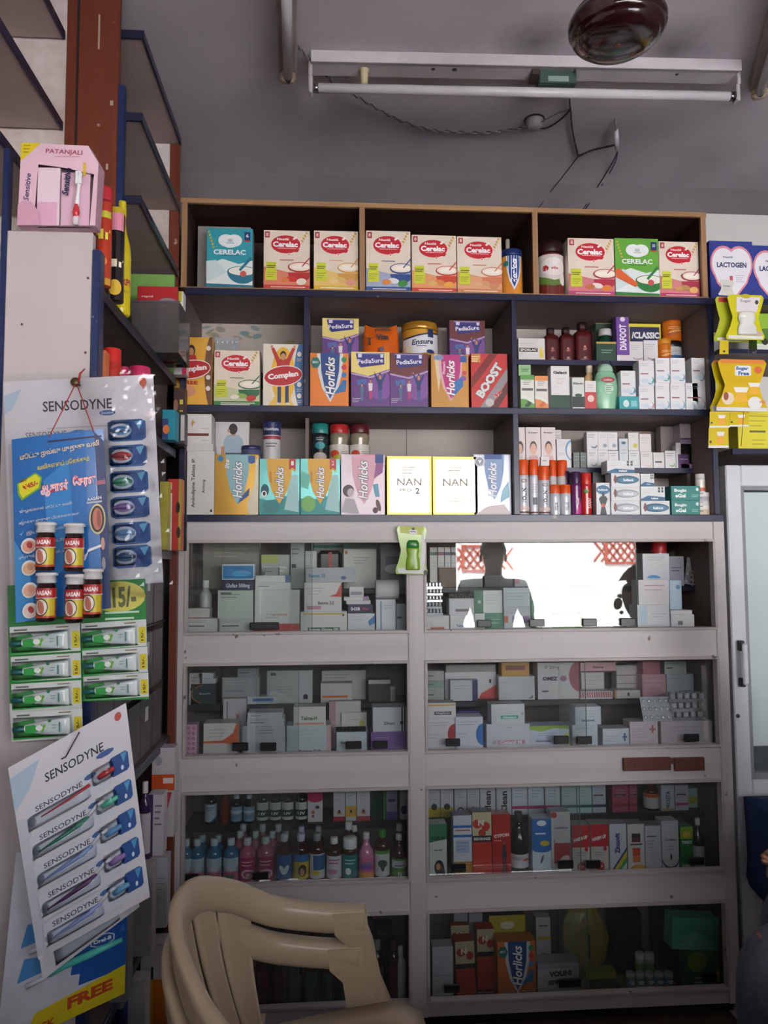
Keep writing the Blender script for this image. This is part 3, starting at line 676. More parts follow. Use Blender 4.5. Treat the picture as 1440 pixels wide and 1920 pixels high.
def lacto(A):
    A.e(.32, .62, .31, .30, '#d98a98'); A.e(.68, .62, .31, .30, '#d98a98'); A.p([(.03, .55), (.97, .55), (.85, .30), (.55, .03), (.45, .03), (.15, .30)], '#d98a98')
    A.e(.32, .62, .27, .26, '#e6e6ec'); A.e(.68, .62, .27, .26, '#e6e6ec'); A.p([(.06, .56), (.94, .56), (.82, .32), (.54, .07), (.46, .07), (.18, .32)], '#e6e6ec')
    A.t('LACTOGEN', .5, .60, .68, .12, '#2a3468', 0, .04); A.t('Nestlé', .42, .73, .22, .05, '#4b5273', 0, .02); A.t('1', .48, .36, .07, .16, '#c85a6a', 0, .03); A.lines(.58, .42, .78, 4, .035, '#b9bccb', .01)
def med(line='#8c8a92', txt=None, tc='#33343e', band=None, bh=(.0, .16), size=.5, tv=.5, rot=0, dots=None, th=None):
    def f(A):
        if band: A.r(.0, bh[0], 1, bh[1], band)
        if dots:
            for (u, v, ru, rv, c) in dots: A.e(u, v, ru, rv, c)
        A.lines(.08, .84, .62, 2, .10, line, .03)
        if txt: A.t(txt, .5, tv, size, th or size*.22, tc, rot, .02)
        else: A.r(.08, tv-.05, .08+size, tv+.03, tc)
    return f
FOIL = mat('#c9ac5c', .34, .6, .03, 12); FOIL2 = mat('#dcd5c0', .22, .8, .03, 12); GOLDF = mat('#b98f3f', .3, .55, .08, 8); SILVF = mat('#b0b4c2', .3, .3, .08, 8); TEALF = mat('#5fa8a4', .28, .3, .2, 9); PINKF = mat('#c6b6be', .32, .12, .1, 9)
def foil(m): return lambda c: m
# ---------------------------------------------------------------- wooden top shelf
setrow('on the wooden top shelf', zTf, 2.425, YSB)
CB = dict(name='cereal_carton', cat='carton', th=.055)
carton((370, 425, 470, 531), 'grey carton end behind the teal cereal carton', '#8f8a88', None, d=2.50, th=.05, name='cereal_carton', side='#98938f')
carton((387, 428, 474, 535), 'teal and white baby cereal carton with white bowl', '#2f98a8', cerelac2('#2f98a8', '#1f6f88', '6'), **CB, side='#7f8a8c')
CC = [((494, 432, 581, 539), 'with red bowl and tomatoes', '#d9826a', '#b52a2a', '#c23a34', ('#c9302c', '#e4dccb', '#d9803a')),
      ((588, 433, 672, 541), 'with yellow base and orange bowl', '#e2bf74', '#cf9a4a', '#d9b22f', ('#d9b56a', '#d79a86', '#e2c98a')),
      ((686, 433, 770, 544), 'with blue base and blue bowl', '#a3a9c4', '#2c4a86', '#24528f', ('#e6e6ea', '#3f8a44', '#d9883a')),
      ((772, 441, 856, 545), 'with orange red base and fruit slice', '#df9a6a', '#c4432f', '#c8423a', ('#d98a4a', '#e6a548', '#d9b06a')),
      ((857, 444, 941, 547), 'with faded peach base', '#dca07a', '#d07a55', '#c98458', ('#cf9a6a', '#c88a68', '#d6ad7e')),
      ((1065, 447, 1152, 550), 'with magenta base and pumpkin pieces', '#cf7a82', '#b02a44', '#b8407a', ('#e6dfd8', '#d9803a', '#c46a3a')),
      ((1236, 453, 1312, 550), 'with magenta base and bread slice', '#cf7f80', '#a83048', '#b53a6f', ('#b98a5a', '#e0b06a', '#cf9a60'))]
for rc, ds, ac, dk, bt, fr_ in CC: carton(rc, 'cream cereal carton '+ds, '#e3d5c5', cerelac(ac, dk, bt, fr_), **CB)
carton((1153, 447, 1236, 550), 'green baby cereal carton with carrot and bowl', '#62a83a', lambda A: (cerelac2('#62a83a', '#2a7a3a', '10')(A), A.p([(0, .34), (.12, .46), (.5, .24), (.45, .18)], '#d9602c'), A.e(.06, .42, .1, .06, '#d9602c')), **CB)
def horl_jar(A):
    leaf(A, .5, .12, 1, .55, '#dfe6ee'); leaf(A, .5, .2, 1, .45, '#1c3f86'); A.t('Horlicks', .5, .60, .95, .22, '#f5f7fa', 90, .05, italic=.25); A.e(.18, .8, .12, .07, '#2c7a6a')
bottle((944, 464, 984, 547), 'blue and orange malt drink jar', 'jar', '#d98a2c', '#1d2c66', '#d98f35', horl_jar, name='malt_drink_jar', cat='jar', capz=.86, lab=(.02, .84))
bottle((946, 446, 962, 500), 'small pale bottle behind the blue jar', 'bottle', '#c9bfae', '#d6cfc4', None, d=2.56)
def brown_jar(A):
    A.r(0, .0, 1, .30, '#6a231c'); A.p([(0, .30), (.5, .22), (1, .34), (1, .48), (.5, .36), (0, .5)], '#5a7a35'); A.e(.5, .70, .42, .22, '#e6dfdc'); A.e(.24, .66, .10, .07, '#a82730'); A.t('vita', .52, .66, .22, .09, '#b03036', 0, .03); A.e(.8, .4, .12, .15, '#e6ddd5')
bottle((1014, 448, 1063, 548), 'waisted brown chocolate drink jar with dark lid', 'waist', '#5f231b', '#2a1514', '#d9cfcb', brown_jar, name='chocolate_drink_jar', cat='jar', lab=(.03, .74), n=28, capz=.8)

# ---------------------------------------------------------------- second shelf
setrow('on the second shelf', zA, 2.425, YSB)
DB = dict(name='drink_mix_carton', cat='carton', th=.06)
carton((326, 632, 398, 758), 'yellow and brown malt drink carton half hidden at left end', '#dca63c', lambda A: (A.e(1.1, .5, .3, .62, '#6f4a35', 0, 24, 90, 270), [A.e(.90, k, .06, .035, '#dcd6cf') for k in (.84, .42, .26)], A.e(.45, .80, .10, .09, '#2a1712'), A.e(.45, .785, .07, .06, SKIN), A.p([(.3, .64), (.62, .64), (.56, .74), (.36, .74)], '#b53028'), A.e(.45, .53, .52, .14, '#eadfdb', 8), A.e(.45, .53, .50, .125, '#b5242a', 8), A.t('Complan', .45, .53, .82, .19, '#f6efee', 8, .05), A.t('FREE', .42, .34, .42, .10, '#b5242a', 0, .04), A.e(.38, .22, .2, .08, '#c98a6a')), **DB)
def blisterpack(rect, desc, d=None, on=None, ry=0, rows=3, cols=5, foilc='#b9bcc2', pill='#d3d5da', rz=0, th=.004, name='blister_pack', rx=-12, z0=None, where=None):
    x0, y0, x1, y1 = rect; d = d or ROW['d']; a = P(x0, (y0+y1)/2, d); b = P(x1, (y0+y1)/2, d); W = abs(b.x-a.x); z = base_of(on, d) if z0 is None else z0
    H = max(.01, P((x0+x1)/2, y0, d).z-z)
    o = MB().box((-W/2, 0, 0), (W/2, .0012, H), mat(foilc, .32, .25, .05)).build(name, None, ((a.x+b.x)/2, d, z), (R(rx), R(ry), R(rz)))
    for i in range(cols):
        for j in range(rows):
            MB().lathe([(W/cols*.36, 0), (W/cols*.33, .0025), (W/cols*.2, .004), (0, .0042)], mat(pill, .25, .3, 0), 8, M=Matrix.Translation((-W/2+W*(i+.5)/cols, 0, H*(j+.5)/rows)) @ Matrix.Rotation(R(90), 4, 'X')).build('tablet_bubble', o)
    r = reg(o, desc, 'blister pack', (x0+x1)/2, z+H, where); return r
blisterpack((400, 626, 446, 690), 'silver tablet blister pack standing behind the cereal carton', d=YR+.03, on=zRL, rows=4)
carton((401, 657, 487, 758), 'cream cereal carton with green base and green bowl', '#e3d5c5', cerelac('#c2c6a0', '#2f6a45', '#2f7a44', ('#8fae58', '#c4342f', '#e6dfcf')), name='cereal_carton', cat='carton', th=.06)
carton((493, 645, 569, 758), 'yellow malt drink carton with cheering boy in red', '#e3dccb', complan('#3f6ea3'), **DB)
carton((581, 662, 654, 761), 'orange malt drink carton with blue shield', '#df7a22', horlicks('#1c4484', '#d9dde2'), **DB)
carton((658, 660, 731, 761), 'purple and yellow nutrition carton in the front row', '#5f347c', pedia('#e0cd7a'), **DB)
carton((731, 662, 803, 762), 'purple and maroon nutrition carton in the front row', '#5f347c', pedia('#6b2f33'), **DB)
carton((808, 665, 879, 763), 'gold malt drink carton with magenta shield', '#c28a3c', lambda A: (A.p([(.08, 1), (.4, 1), (.25, .6), (.2, .3)], '#d9c9a8'), leaf(A, .52, .14, 1, .60, '#d9a9b4'), leaf(A, .53, .18, 1, .48, '#b32c78'), A.p([(.56, .2), (.85, .42), (.86, .62), (.62, .5)], '#2f6fae'), A.t('Horlicks', .52, .57, .94, .22, '#fbf5f7', 90, .025, out='#7a1a50', italic=.25), A.t("Women's", .34, .75, .34, .08, '#f3dbe6', 90, .02, italic=.2), A.r(.78, .86, .95, .98, '#2c5aa0'), A.e(.2, .94, .14, .05, '#7b8fb0'), [A.e(.88, .76-.1*k, .06, .04, c) for k, c in enumerate(('#d98a3a', '#c93b5b', '#8f4a9a'))]), **DB)
carton((883, 663, 952, 764), 'red malt drink carton with diagonal silver lettering', '#c02a2c', boost, **DB)
setrow('at back of second shelf', zRM, YR, YSB)
BB = dict(name='drink_mix_carton', cat='carton', th=.055, d=YR)
carton((604, 597, 673, 690), 'purple and yellow nutrition carton', '#5f347c', pedia('#e0cd7a'), **BB)
carton((843, 601, 910, 692), 'purple and maroon nutrition carton', '#5f347c', pedia('#6b2f33'), **BB)
# orange refill pouch
def pouch(rect, desc, col, art, d, on, name='refill_pouch'):
    x0, y0, x1, y1 = rect; a = P(x0, y0, d); b = P(x1, y1, d); W = b.x-a.x; H = P((x0+x1)/2, y0, d).z-on; nx, nz = 12, 12; vs = []; fs = []
    for sgn in (-1, 1):
        for j in range(nz+1):
            for i in range(nx+1):
                u = i/nx; v = j/nz; bul = (1-abs(2*u-1)**2.2)*(1-v)**.55*.035 + .002
                nar = 1-.12*max(0, v-.6)/.4; dip = -.012*(1-(2*u-1)**2)*max(0, v-.8)/.2
                vs.append(((u-.5)*W*nar, .035+sgn*bul + .002*sin(9*u+7*v)*(v > .05), v*H+dip))
    k = (nx+1)*(nz+1)
    for s_ in (0, 1):
        for j in range(nz):
            for i in range(nx):
                q = [s_*k+j*(nx+1)+i, s_*k+j*(nx+1)+i+1, s_*k+(j+1)*(nx+1)+i+1, s_*k+(j+1)*(nx+1)+i]; fs.append(q if s_ == 0 else q[::-1])
    fs.append([i for i in range(nx+1)]+[k+i for i in range(nx, -1, -1)])
    for i in (0, nx):
        for j in range(nz): q = [j*(nx+1)+i, (j+1)*(nx+1)+i, k+(j+1)*(nx+1)+i, k+j*(nx+1)+i]; fs.append(q if i == 0 else q[::-1])
    o = MB().add(vs, fs, gloss(col), None, True).build(name, None, ((a.x+b.x)/2, d, on)); A = Art(W, H, None, -.0045, .0003); art(A); A.done(o)
    m = MB().tube([(-.44*W, .03, H*.99), (-.2*W, .025, H-.013), (.2*W, .025, H-.013), (.44*W, .03, H*.99)], .002, mat('#2a1712', .5)).build('top_seal', o)
    reg(o, desc, 'pouch', (x0+x1)/2, on+H)
pouch((681, 602, 750, 692), 'orange refill pouch with black lettering', '#d9641c', lambda A: (A.t('Vita', .52, .66, .36, .15, '#2a1712', 0, .05), A.t('protein', .54, .80, .44, .10, '#2a1712', 0, .03), A.e(.5, .40, .07, .05, '#5a4a6a'), A.e(.17, .62, .03, .03, '#1d1210'), A.p([(.13, .48), (.21, .48), (.19, .6), (.15, .6)], '#1d1210'), A.p([(.06, .66), (.17, .58), (.28, .66), (.17, .62)], '#1d1210')), YR, zRM)
def ensure(A):
    A.r(0, .0, 1, .36, '#1d2248'); A.p([(0, .42), (.3, .34), (.7, .44), (1, .40), (1, .92), (.6, .86), (.25, .78), (0, .76)], '#e2e4e8'); A.e(.14, .48, .16, .12, '#d9cfae'); A.p([(0, .76), (.25, .78), (.6, .86), (1, .92), (1, .96), (.6, .90), (.25, .82), (0, .80)], '#20264c')
    A.t('Ensure', .52, .68, .50, .12, '#23284a', 4, .03, italic=.2); A.lines(.38, .56, .6, 1, .05, '#4a507a', .02); A.r(.64, .80, .78, 1.0, '#24345e'); A.e(.7, .44, .1, .05, '#2c3a70')
bottle((757, 600, 825, 692), 'gold and white nutrition powder tin', 'tin', '#c08a2c', '#b9852c', '#c9952f', ensure, name='powder_tin', cat='tin', d=YR-.01, on=zRM, n=32, capz=.84, lab=(.0, .82), bm=mat('#c08a2c', .25, .4), cm=mat('#b5812a', .22, .3))
setrow('on second shelf riser', zRR, YR, YSB, (XM2+.011, XR-.009))
carton((972, 634, 1022, 677), 'white sachet carton with black name strip', '#d8d5d3', lambda A: (A.r(.03, .38, .72, .56, '#2a2324'), A.t('SPORLAC', .38, .47, .62, .10, '#e9e5e4', 0, .03), A.e(.86, .5, .05, .09, '#d9c23a'), A.r(.80, .12, .93, .42, '#d6bf3c'), A.lines(.05, .75, .6, 2, .08)), th=.07)
MAR = dict(name='oil_bottle', cat='bottle')
mart = lambda A: (A.p([(.1, .55), (.3, .45), (.5, .6), (.7, .45), (.9, .6), (.7, .4), (.5, .5), (.3, .38)], '#c2876a'), A.r(.05, .02, .95, .10, '#b98a80'), A.e(.5, .42, .3, .05, '#a05a50', 10))
for rc in ((1022, 612, 1050, 677), (1051, 611, 1079, 677), (1080, 601, 1113, 677)):
    bottle(rc, 'square maroon oil bottle with dark cap' if rc[0] < 1060 else 'taller maroon oil bottle with dark cap', 'syrup', '#4a1416', '#26100f', '#4f181b', mart, **MAR, sq=5, n=24, rough=.2, lab=(.06, .62))
carton((1117, 601, 1156, 677), 'tall dark green carton behind the silver capped bottle', '#16382a', lambda A: (A.r(0, .93, 1, .97, '#b59a4c'),), d=2.615, th=.05)
bottle((1127, 615, 1151, 677), 'dark green bottle with silver cap', 'jar', '#153a2a', '#b9bab8', None, d=2.57, capz=.82)
carton((1118, 640, 1156, 679), 'short dark green carton with gold top edge', '#17402f', lambda A: (A.r(0, .88, 1, .97, '#b59a4c'), A.lines(.25, .55, .8, 2, .12, '#7fae8a', .03)), d=2.547, th=.022)
carton((1156, 590, 1180, 677), 'tall purple carton with vertical white lettering', '#6a4196', lambda A: (A.t('DIAFOOT', .5, .52, 2.0, .55, '#efe6f2', 90, .04), A.r(0, 0, 1, .14, '#d9cfd6'), A.e(.5, .9, .2, .05, '#e3d8ea')), th=.04)
carton((1178, 607, 1240, 677), 'navy carton with yellow border and bold lettering', '#d6c93a', lambda A: (A.r(.05, .05, .95, .92, '#20264f'), A.t('/CLASSIC', .52, .72, .84, .20, '#e6e6ea', 0, .05)), d=2.59, th=.05)
for rc in ((1180, 640, 1206, 678), (1207, 638, 1234, 678)): carton(rc, 'small white carton before the navy carton', '#d5d3d6', lambda A: (A.lines(.1, .8, .8, 3, .1), A.e(.6, .2, .35, .09, '#b59a9a'), A.e(.6, .24, .3, .07, '#d5d3d6')), d=2.547, th=.03)
oj = lambda A: (A.r(0, .25, 1, .32, '#b5521c'), A.e(.5, .35, .35, .12, '#b95a20', 15), A.e(.5, .45, .3, .06, '#e6b46a', 10), A.lines(.2, .7, .8, 2, .1, '#e9c48a', .03))
bottle((1237, 634, 1268, 676), 'short orange supplement jar', 'jar', '#d5741e', '#d88a24', '#d8761e', oj, name='supplement_jar', cat='jar', d=2.56)
rj = bottle((1272, 638, 1312, 676), 'dark lidded white jar under the orange jar', 'jar', '#dcdcde', '#1c1a20', '#cfd3d6', lambda A: (A.r(0, .3, 1, .5, '#2d5f8a'), A.lines(.1, .8, .9, 2, .12)), name='supplement_jar', cat='jar', d=2.56, capz=.72, lab=(.05, .7))
bottle((1272, 590, 1307, 638), 'tall orange supplement jar on top of a white jar', 'jar', '#cf6c1c', '#c8681c', '#d5721e', oj, name='supplement_jar', cat='jar', d=2.562, on=rj)
setrow('at right on second shelf', zA, 2.43, YSB, (XM2+.011, XR-.009))
carton((973, 684, 996, 764), 'pale green carton at the back', '#8fb98a', lambda A: (A.lines(.2, .9, .8, 2, .04, '#3f6a4a', .015),), d=2.475, th=.03)
herb = lambda c, l: (lambda A: (A.r(.0, .86, 1, 1, c), A.lines(.2, .82, .8, 3, .05, '#8d8b90', .018), A.r(.1, .55, .9, .62, '#5c5a5c'), A.p([(0, 0), (1, 0), (1, .25), (.5, .38), (0, .42)], '#dfe4dc'), A.p([(0, 0), (1, 0), (1, .16), (.4, .3), (0, .32)], c), A.e(.5, .14, .22, .05, l, 20), A.e(.62, .2, .18, .04, l, -40)))
carton((976, 703, 1002, 765), 'slim white and green herbal carton with leaf', '#d8dcd4', herb('#5f9a48', '#234a26'), th=.03)
carton((1003, 705, 1028, 765), 'slim white and orange herbal carton', '#dcd8d2', herb('#d98a4c', '#c8652a'), th=.03)
carton((1033, 686, 1068, 765), 'white carton with dark green base and black heading', '#d8d8d8', lambda A: (A.r(0, 0, 1, .34, '#14422c'), A.t('Galact', .5, .85, .75, .17, '#26242a', 0, .05), A.lines(.3, .70, .75, 3, .05, '#c5a9a6', .012)), th=.04)
carton((1073, 708, 1096, 765), 'slim grey white carton with green black base', '#cdd2d0', lambda A: (A.r(0, .1, 1, .42, '#23352d'), A.t('Elixin', .5, .82, .8, .16, '#2c3034', 0, .03), A.e(.5, .46, .3, .05, '#2d4a3a'), A.r(0, .02, 1, .08, '#d9dbd8')), th=.03)
carton((1097, 714, 1118, 765), 'slim red and white tube carton', '#d9d5d3', lambda A: (A.r(0, 0, 1, .62, '#b8383a'), A.e(.5, .4, .3, .12, '#e3c9c2'), A.lines(.2, .85, .8, 2, .08)), th=.03)
bottle((1097, 683, 1122, 764), 'cream capped lotion tube behind the red tube carton', 'syrup', '#d8b98a', '#d9cdb5', '#dcbf8c', lambda A: (A.e(.6, .8, .3, .08, '#c8442c'),), d=2.475, name='lotion_tube', cat='tube')
# mint lotion bottle in a clear bag
def lotion(rect, desc):
    x0, y0, x1, y1 = rect; d = 2.44; a = P(x0, (y0+y1)/2, d); b = P(x1, (y0+y1)/2, d); W = b.x-a.x; H = P((x0+x1)/2, y0, d).z-zA
    pr = [(.0, 0), (.66, 0), (.76, .03), (.90, .22), (1, .50), (.95, .68), (.78, .80), (.62, .84)]
    o = MB().lathe([(r*W/2, z*H) for r, z in pr], mat('#8fc2a2', .25, 0, .04), 28).build('lotion_bottle', None, ((a.x+b.x)/2, d+.022, zA)); o.scale = (1, .55, 1)
    MB().lathe([(.60*W/2, .84*H), (.66*W/2, .86*H), (.60*W/2, .95*H), (.35*W/2, H), (0, H)], mat('#a9cdb5', .3), 24).build('cap', o)
    A = Art(W*.7, H*.5, None, -W/2*1.0, .0004); A.e(.5, .86, .42, .12, '#9a3b3c'); A.t('Lotion', .5, .86, .5, .13, '#e9e2dc', 0, .03); A.e(.55, .5, .28, .22, '#b9d6c2'); A.lines(.35, .6, .8, 4, .08, '#4d7a62', .02)
    for m_ in (A.shape, A.let): m_.v = [(v[0], v[1], v[2]+H*.22) for v in m_.v]
    A.done(o); random.seed(9); vs = []; fs = []; n = 18
    for j in range(9):
        for i in range(n):
            q = 2*pi*i/n; k = 1.08+.06*random.random(); zz = H*(.62+.45*j/8); rr = W/2*k*(1.0 if j < 5 else 1.0-.16*(j-4))
            vs.append((rr*cos(q), rr*sin(q), zz))
    for j in range(8):
        for i in range(n): fs.append((j*n+i, j*n+(i+1) % n, (j+1)*n+(i+1) % n, (j+1)*n+i))
    MB().add(vs, fs, FILM).build('clear_wrap', o); reg(o, desc, 'bottle', (x0+x1)/2, zA+H)
lotion((1118, 680, 1162, 765), 'mint green lotion bottle in clear wrap')
tb = carton((1161, 743, 1198, 765), 'flat teal carton under a white carton', '#2f9aa0', lambda A: (A.e(.35, .5, .15, .25, '#c9e0e0'), A.r(.6, .3, .9, .7, '#7fc0c4')), th=.05)
eye = lambda c: (lambda A: (A.lines(.1, .86, .6, 2, .07), A.r(.1, .46, .6, .50, '#8a4a52'), A.e(.72, .22, .26, .15, c), A.e(.66, .26, .22, .12, '#d8dade'), A.p([(0, .2), (.5, .3), (.9, .1), (.4, .12)], '#c3d0dc')))
carton((1164, 695, 1192, 743), 'white swirl carton standing on the teal carton', '#d8dade', eye('#3f8aa8'), th=.04, on=tb)
for (x0, x1, t1, t0, cc) in ((1198, 1227, 724, 676, '#b58a8a'), (1229, 1256, 718, 671, '#7fa0c0'), (1257, 1285, 718, 671, '#7fa0c0'), (1310, 1335, 718, 671, '#8fa8c4')):
    lo = carton((x0, t1, x1, 765), 'white swirl carton in the lower tier', '#d8dade', eye(cc), th=.05)
    carton((x0, t0, x1, t1), 'white swirl carton in the upper tier', '#d8dade', eye('#3f9a9a' if x0 < 1250 else '#6f8fb4'), th=.05, on=lo)
carton((1286, 718, 1309, 765), 'white swirl carton in the lower tier', '#d8dade', eye('#7fa0c0'), th=.05)

# ---------------------------------------------------------------- third shelf
setrow('on the third shelf', zB, 2.425, YSB, (XL-.05, XM2-.011))
am = carton((350, 846, 402, 964), 'white carton with long vertical black lettering', '#d2d0cc', lambda A: (A.t('Amlodipine Tablets IP', .25, .5, 1.80, .16, '#2d2c30', 90, .02), A.t('Amlong', .62, .45, .50, .13, '#2d2c30', 90, .02), A.r(.86, .05, .93, .09, '#222')), th=.07)
aw = carton((350, 832, 400, 846), 'thin blank white carton lying on a tall white carton', '#cfcdca', None, th=.07, on=am)
carton((331, 776, 397, 832), 'white carton with dark red stripe at the left end', '#d8d5d2', lambda A: (A.r(.06, .26, .92, .35, '#6f2422'), A.t('m', .22, .62, .14, .11, '#2b2626', 0, .06), A.r(.08, .42, .32, .52, '#d9a23a'), A.p([(.42, .7), (.46, .82), (.5, .72), (.56, .76), (.48, .66), (.44, .56)], '#c98a2c'), A.lines(.7, .5, .94, 1, .05), A.lines(.7, .1, .94, 1, .05)), on=aw, th=.07)
carton((402, 852, 485, 964), 'gold malt drink carton with pale teal shield', '#c9a24c', lambda A: (leaf(A, .52, .18, 1, .50, '#8fb9c0'), A.p([(.52, .18), (.78, .32), (.80, .45), (.6, .3)], '#34508f'), A.t('Horlicks', .52, .58, .84, .22, '#f8f8f5', 90, .025, out='#2c3a66', italic=.25), A.t('lite', .28, .84, .22, .11, '#f3f1ea', 90, .03, out='#55707a', italic=.25), A.e(.13, .93, .07, .05, '#2f7aa8'), A.p([(.76, .98), (.92, .98), (.92, .87), (.84, .84), (.76, .87)], '#3a5a9a'), A.p([(.78, 0), (1, 0), (1, .98), (.94, .9), (.9, .5), (.74, .2)], '#d9d2b8')), **DB, mt=foil(GOLDF))
carton((486, 860, 562, 964), 'teal and yellow junior malt drink carton numbered one', '#4a9a98', junior('1', True), **DB, mt=foil(TEALF))
carton((563, 860, 638, 964), 'teal and yellow junior malt drink carton numbered two', '#4a9a98', junior('2', False), **DB, mt=foil(TEALF))
carton((639, 852, 722, 964), 'pale pink malt drink carton with mother and child print', '#cdbec4', mothers, **DB, mt=foil(PINKF))
carton((725, 855, 810, 964), 'shiny cream foil infant formula carton numbered two', '#d8cba8', nan_(True), **DB, mt=foil(FOIL))
carton((811, 856, 896, 964), 'shiny cream foil infant formula carton without number', '#d8cba8', nan_(False), **DB, mt=foil(FOIL))
carton((898, 852, 969, 964), 'silver blue malt drink carton with white tick badge', '#b4b9c8', lambda A: (leaf(A, .55, .25, 1, .5, '#7f9cc4'), A.r(.3, .92, .75, 1, '#2a4a8a'), A.t('Horlicks', .50, .58, .92, .23, '#f4f6fa', 90, .025, out='#6f86b0', italic=.25), A.e(.17, .88, .13, .09, '#dfe2e6'), A.e(.17, .88, .10, .07, '#8f98a6'), A.t('v', .17, .88, .1, .09, '#eef1f4', 0, .05), A.p([(.0, 0), (1, 0), (.8, .18), (.35, .14)], '#cfc3c2'), A.p([(.7, .2), (.95, .3), (.92, .55), (.75, .4)], '#8fc0d0')), **DB, mt=foil(SILVF))
setrow('at back of third shelf', zSL, YR, YSB)
carton((403, 790, 467, 870), 'white display carton printed with a man seen from behind', '#d3d2d4', lambda A: (A.r(.30, .0, .78, .38, '#3c4650'), A.p([(.22, .3), (.86, .3), (.82, .58), (.70, .70), (.38, .70), (.26, .58)], '#9fb4c6'), A.r(.18, .0, .28, .44, SKIN), A.r(.80, .0, .90, .44, SKIN), A.r(.47, .68, .60, .80, SKIN), A.e(.53, .83, .13, .12, '#2a2020'), A.e(.40, .79, .04, .035, SKIN)), d=2.58, th=.03)
bottle((450, 834, 488, 870), 'low navy lidded jar', 'jar', '#5a6080', '#2a2c5e', None, name='jar', cat='jar', d=2.545)
bottle((491, 788, 526, 870), 'slim white tin with navy and red bands', 'tin', '#c6c6c8', '#2a2e60', '#cbcacb', lambda A: (A.r(0, .72, 1, 1.0, '#2c3060'), A.r(0, .62, 1, .70, '#a83a48'), A.t('Nestum', .5, .87, .7, .14, '#d3d6e6', 0, .03), A.lines(.25, .5, .75, 2, .07, '#5c5a62', .025)), name='powder_tin', cat='tin', capz=.93, lab=(.02, .93))
ROW['z'] = zSM
bottle((584, 793, 616, 872), 'black jar with teal lid', 'jar', '#1c2427', '#1f7f7c', '#1d2a2d', lambda A: (A.e(.5, .62, .25, .14, '#2f8f98'), A.e(.5, .2, .35, .16, '#b9aca8'), A.lines(.3, .9, .7, 2, .06, '#c9d2d2', .02)), name='jar', cat='jar', capz=.76)
JG = clear_mat('clear_jar', (.80, .78, .72), 1.45, .03)
for rc, cc, ds in (((617, 794, 655, 872), '#b3282e', 'clear sweet jar with red lid'), ((656, 794, 694, 872), '#5c1f26', 'clear sweet jar with maroon lid')):
    r_ = bottle(rc, ds, 'waist', '#8a6a4a', cc, '#d5cfc8', lambda A: (A.e(.3, .5, .2, .2, '#c8442c'), A.e(.5, .3, .25, .15, '#c9b63a'), A.lines(.55, .6, .9, 3, .1, '#7d8a7a', .03)), name='sweet_jar', cat='jar', bm=mat('#8f8672', .12, 0, .1), lab=(.05, .5))
setrow('on third shelf riser', zSR, YR, YSB, (XM2+.012, XR-.009))
def child_art(A): A.t('Prieeg', .5, .86, .62, .12, '#2b262a', 0, .04); A.e(.5, .50, .24, .16, '#3c2a26'); A.e(.5, .46, .21, .14, '#d6a893'); A.r(0, 0, 1, .18, '#dcc0c4'); A.p([(.1, .18), (.9, .18), (.75, .30), (.25, .30)], '#cfa5a8')
for rc in ((958, 801, 986, 878), (986, 801, 1014, 878), (1015, 801, 1042, 878)): carton(rc, 'white carton printed with a small child', '#d9cfce', child_art, th=.035) if rc[0] > 970 else None
carton((973, 801, 985, 878), 'narrow white carton end beside the child cartons', '#d9cfce', lambda A: (A.e(.2, .5, .5, .16, '#3c2a26'), A.e(.1, .46, .45, .13, '#d6a893'), A.r(0, 0, 1, .18, '#dcc0c4')), th=.035)
carton((1040, 806, 1053, 878), 'white carton behind the blue arc carton', '#cfcaca', lambda A: (A.lines(.1, .85, .9, 2, .05),), d=2.60, th=.03)
carton((1044, 823, 1071, 878), 'white carton with blue arc', '#d9dade', lambda A: (A.e(1.1, .62, .5, .36, '#5f8fc0', 0, 24, 90, 270), A.e(1.15, .60, .45, .32, '#e0e2e6', 0, 24, 90, 270), A.lines(.1, .5, .5, 2, .06)), th=.03)
sw = lambda c='#7f9aa8': (lambda A: (A.lines(.12, .82, .75, 2, .12, '#9a989c', .035), A.e(.65, .22, .28, .12, c), A.e(.6, .28, .24, .10, '#d8d9db')))
for i, (x0, x1) in enumerate(((1075, 1087), (1088, 1100))): carton((x0, 848, x1, 878), 'tiny dark grey green carton', '#5f6a66', lambda A: (A.lines(.1, .7, .9, 2, .2, '#8f9a96', .04),), th=.02)
b1 = carton((1101, 844, 1121, 878), 'small white carton in the lower tier', '#d6d7d9', sw(), th=.03); carton((1100, 810, 1121, 844), 'small white carton in the upper tier', '#dadadc', sw('#5f6f80'), th=.03, on=b1)
b2 = carton((1121, 844, 1141, 878), 'small white carton in the lower tier', '#d6d7d9', sw('#c0cdd4'), th=.03); b3 = carton((1141, 845, 1160, 878), 'small white carton in the lower tier', '#d6d7d9', sw('#c0cdd4'), th=.03)
carton((1121, 810, 1158, 844), 'wide small white carton in the upper tier', '#dadadc', lambda A: (A.lines(.08, .82, .45, 2, .12), A.lines(.55, .82, .9, 2, .12), A.e(.35, .25, .1, .1, '#7f9ab0'), A.e(.82, .25, .1, .1, '#8fa0b0'), A.r(.495, 0, .505, 1, '#8f8f92')), th=.03, on=b2)
carton((1161, 822, 1178, 878), 'narrow tall white carton', '#c5cdd2', lambda A: (A.e(.5, .85, .25, .05, '#4a6a80'), A.lines(.15, .6, .85, 2, .1)), th=.025)
b4 = carton((1179, 845, 1200, 878), 'small white carton in the lower tier', '#d2d6d8', sw('#b5c8c4'), th=.03); carton((1178, 811, 1198, 845), 'small white carton with yellow dot in the upper tier', '#d9d8d4', lambda A: (A.lines(.1, .82, .6, 2, .1), A.e(.65, .28, .2, .12, '#c9bf3f')), th=.03, on=b4)
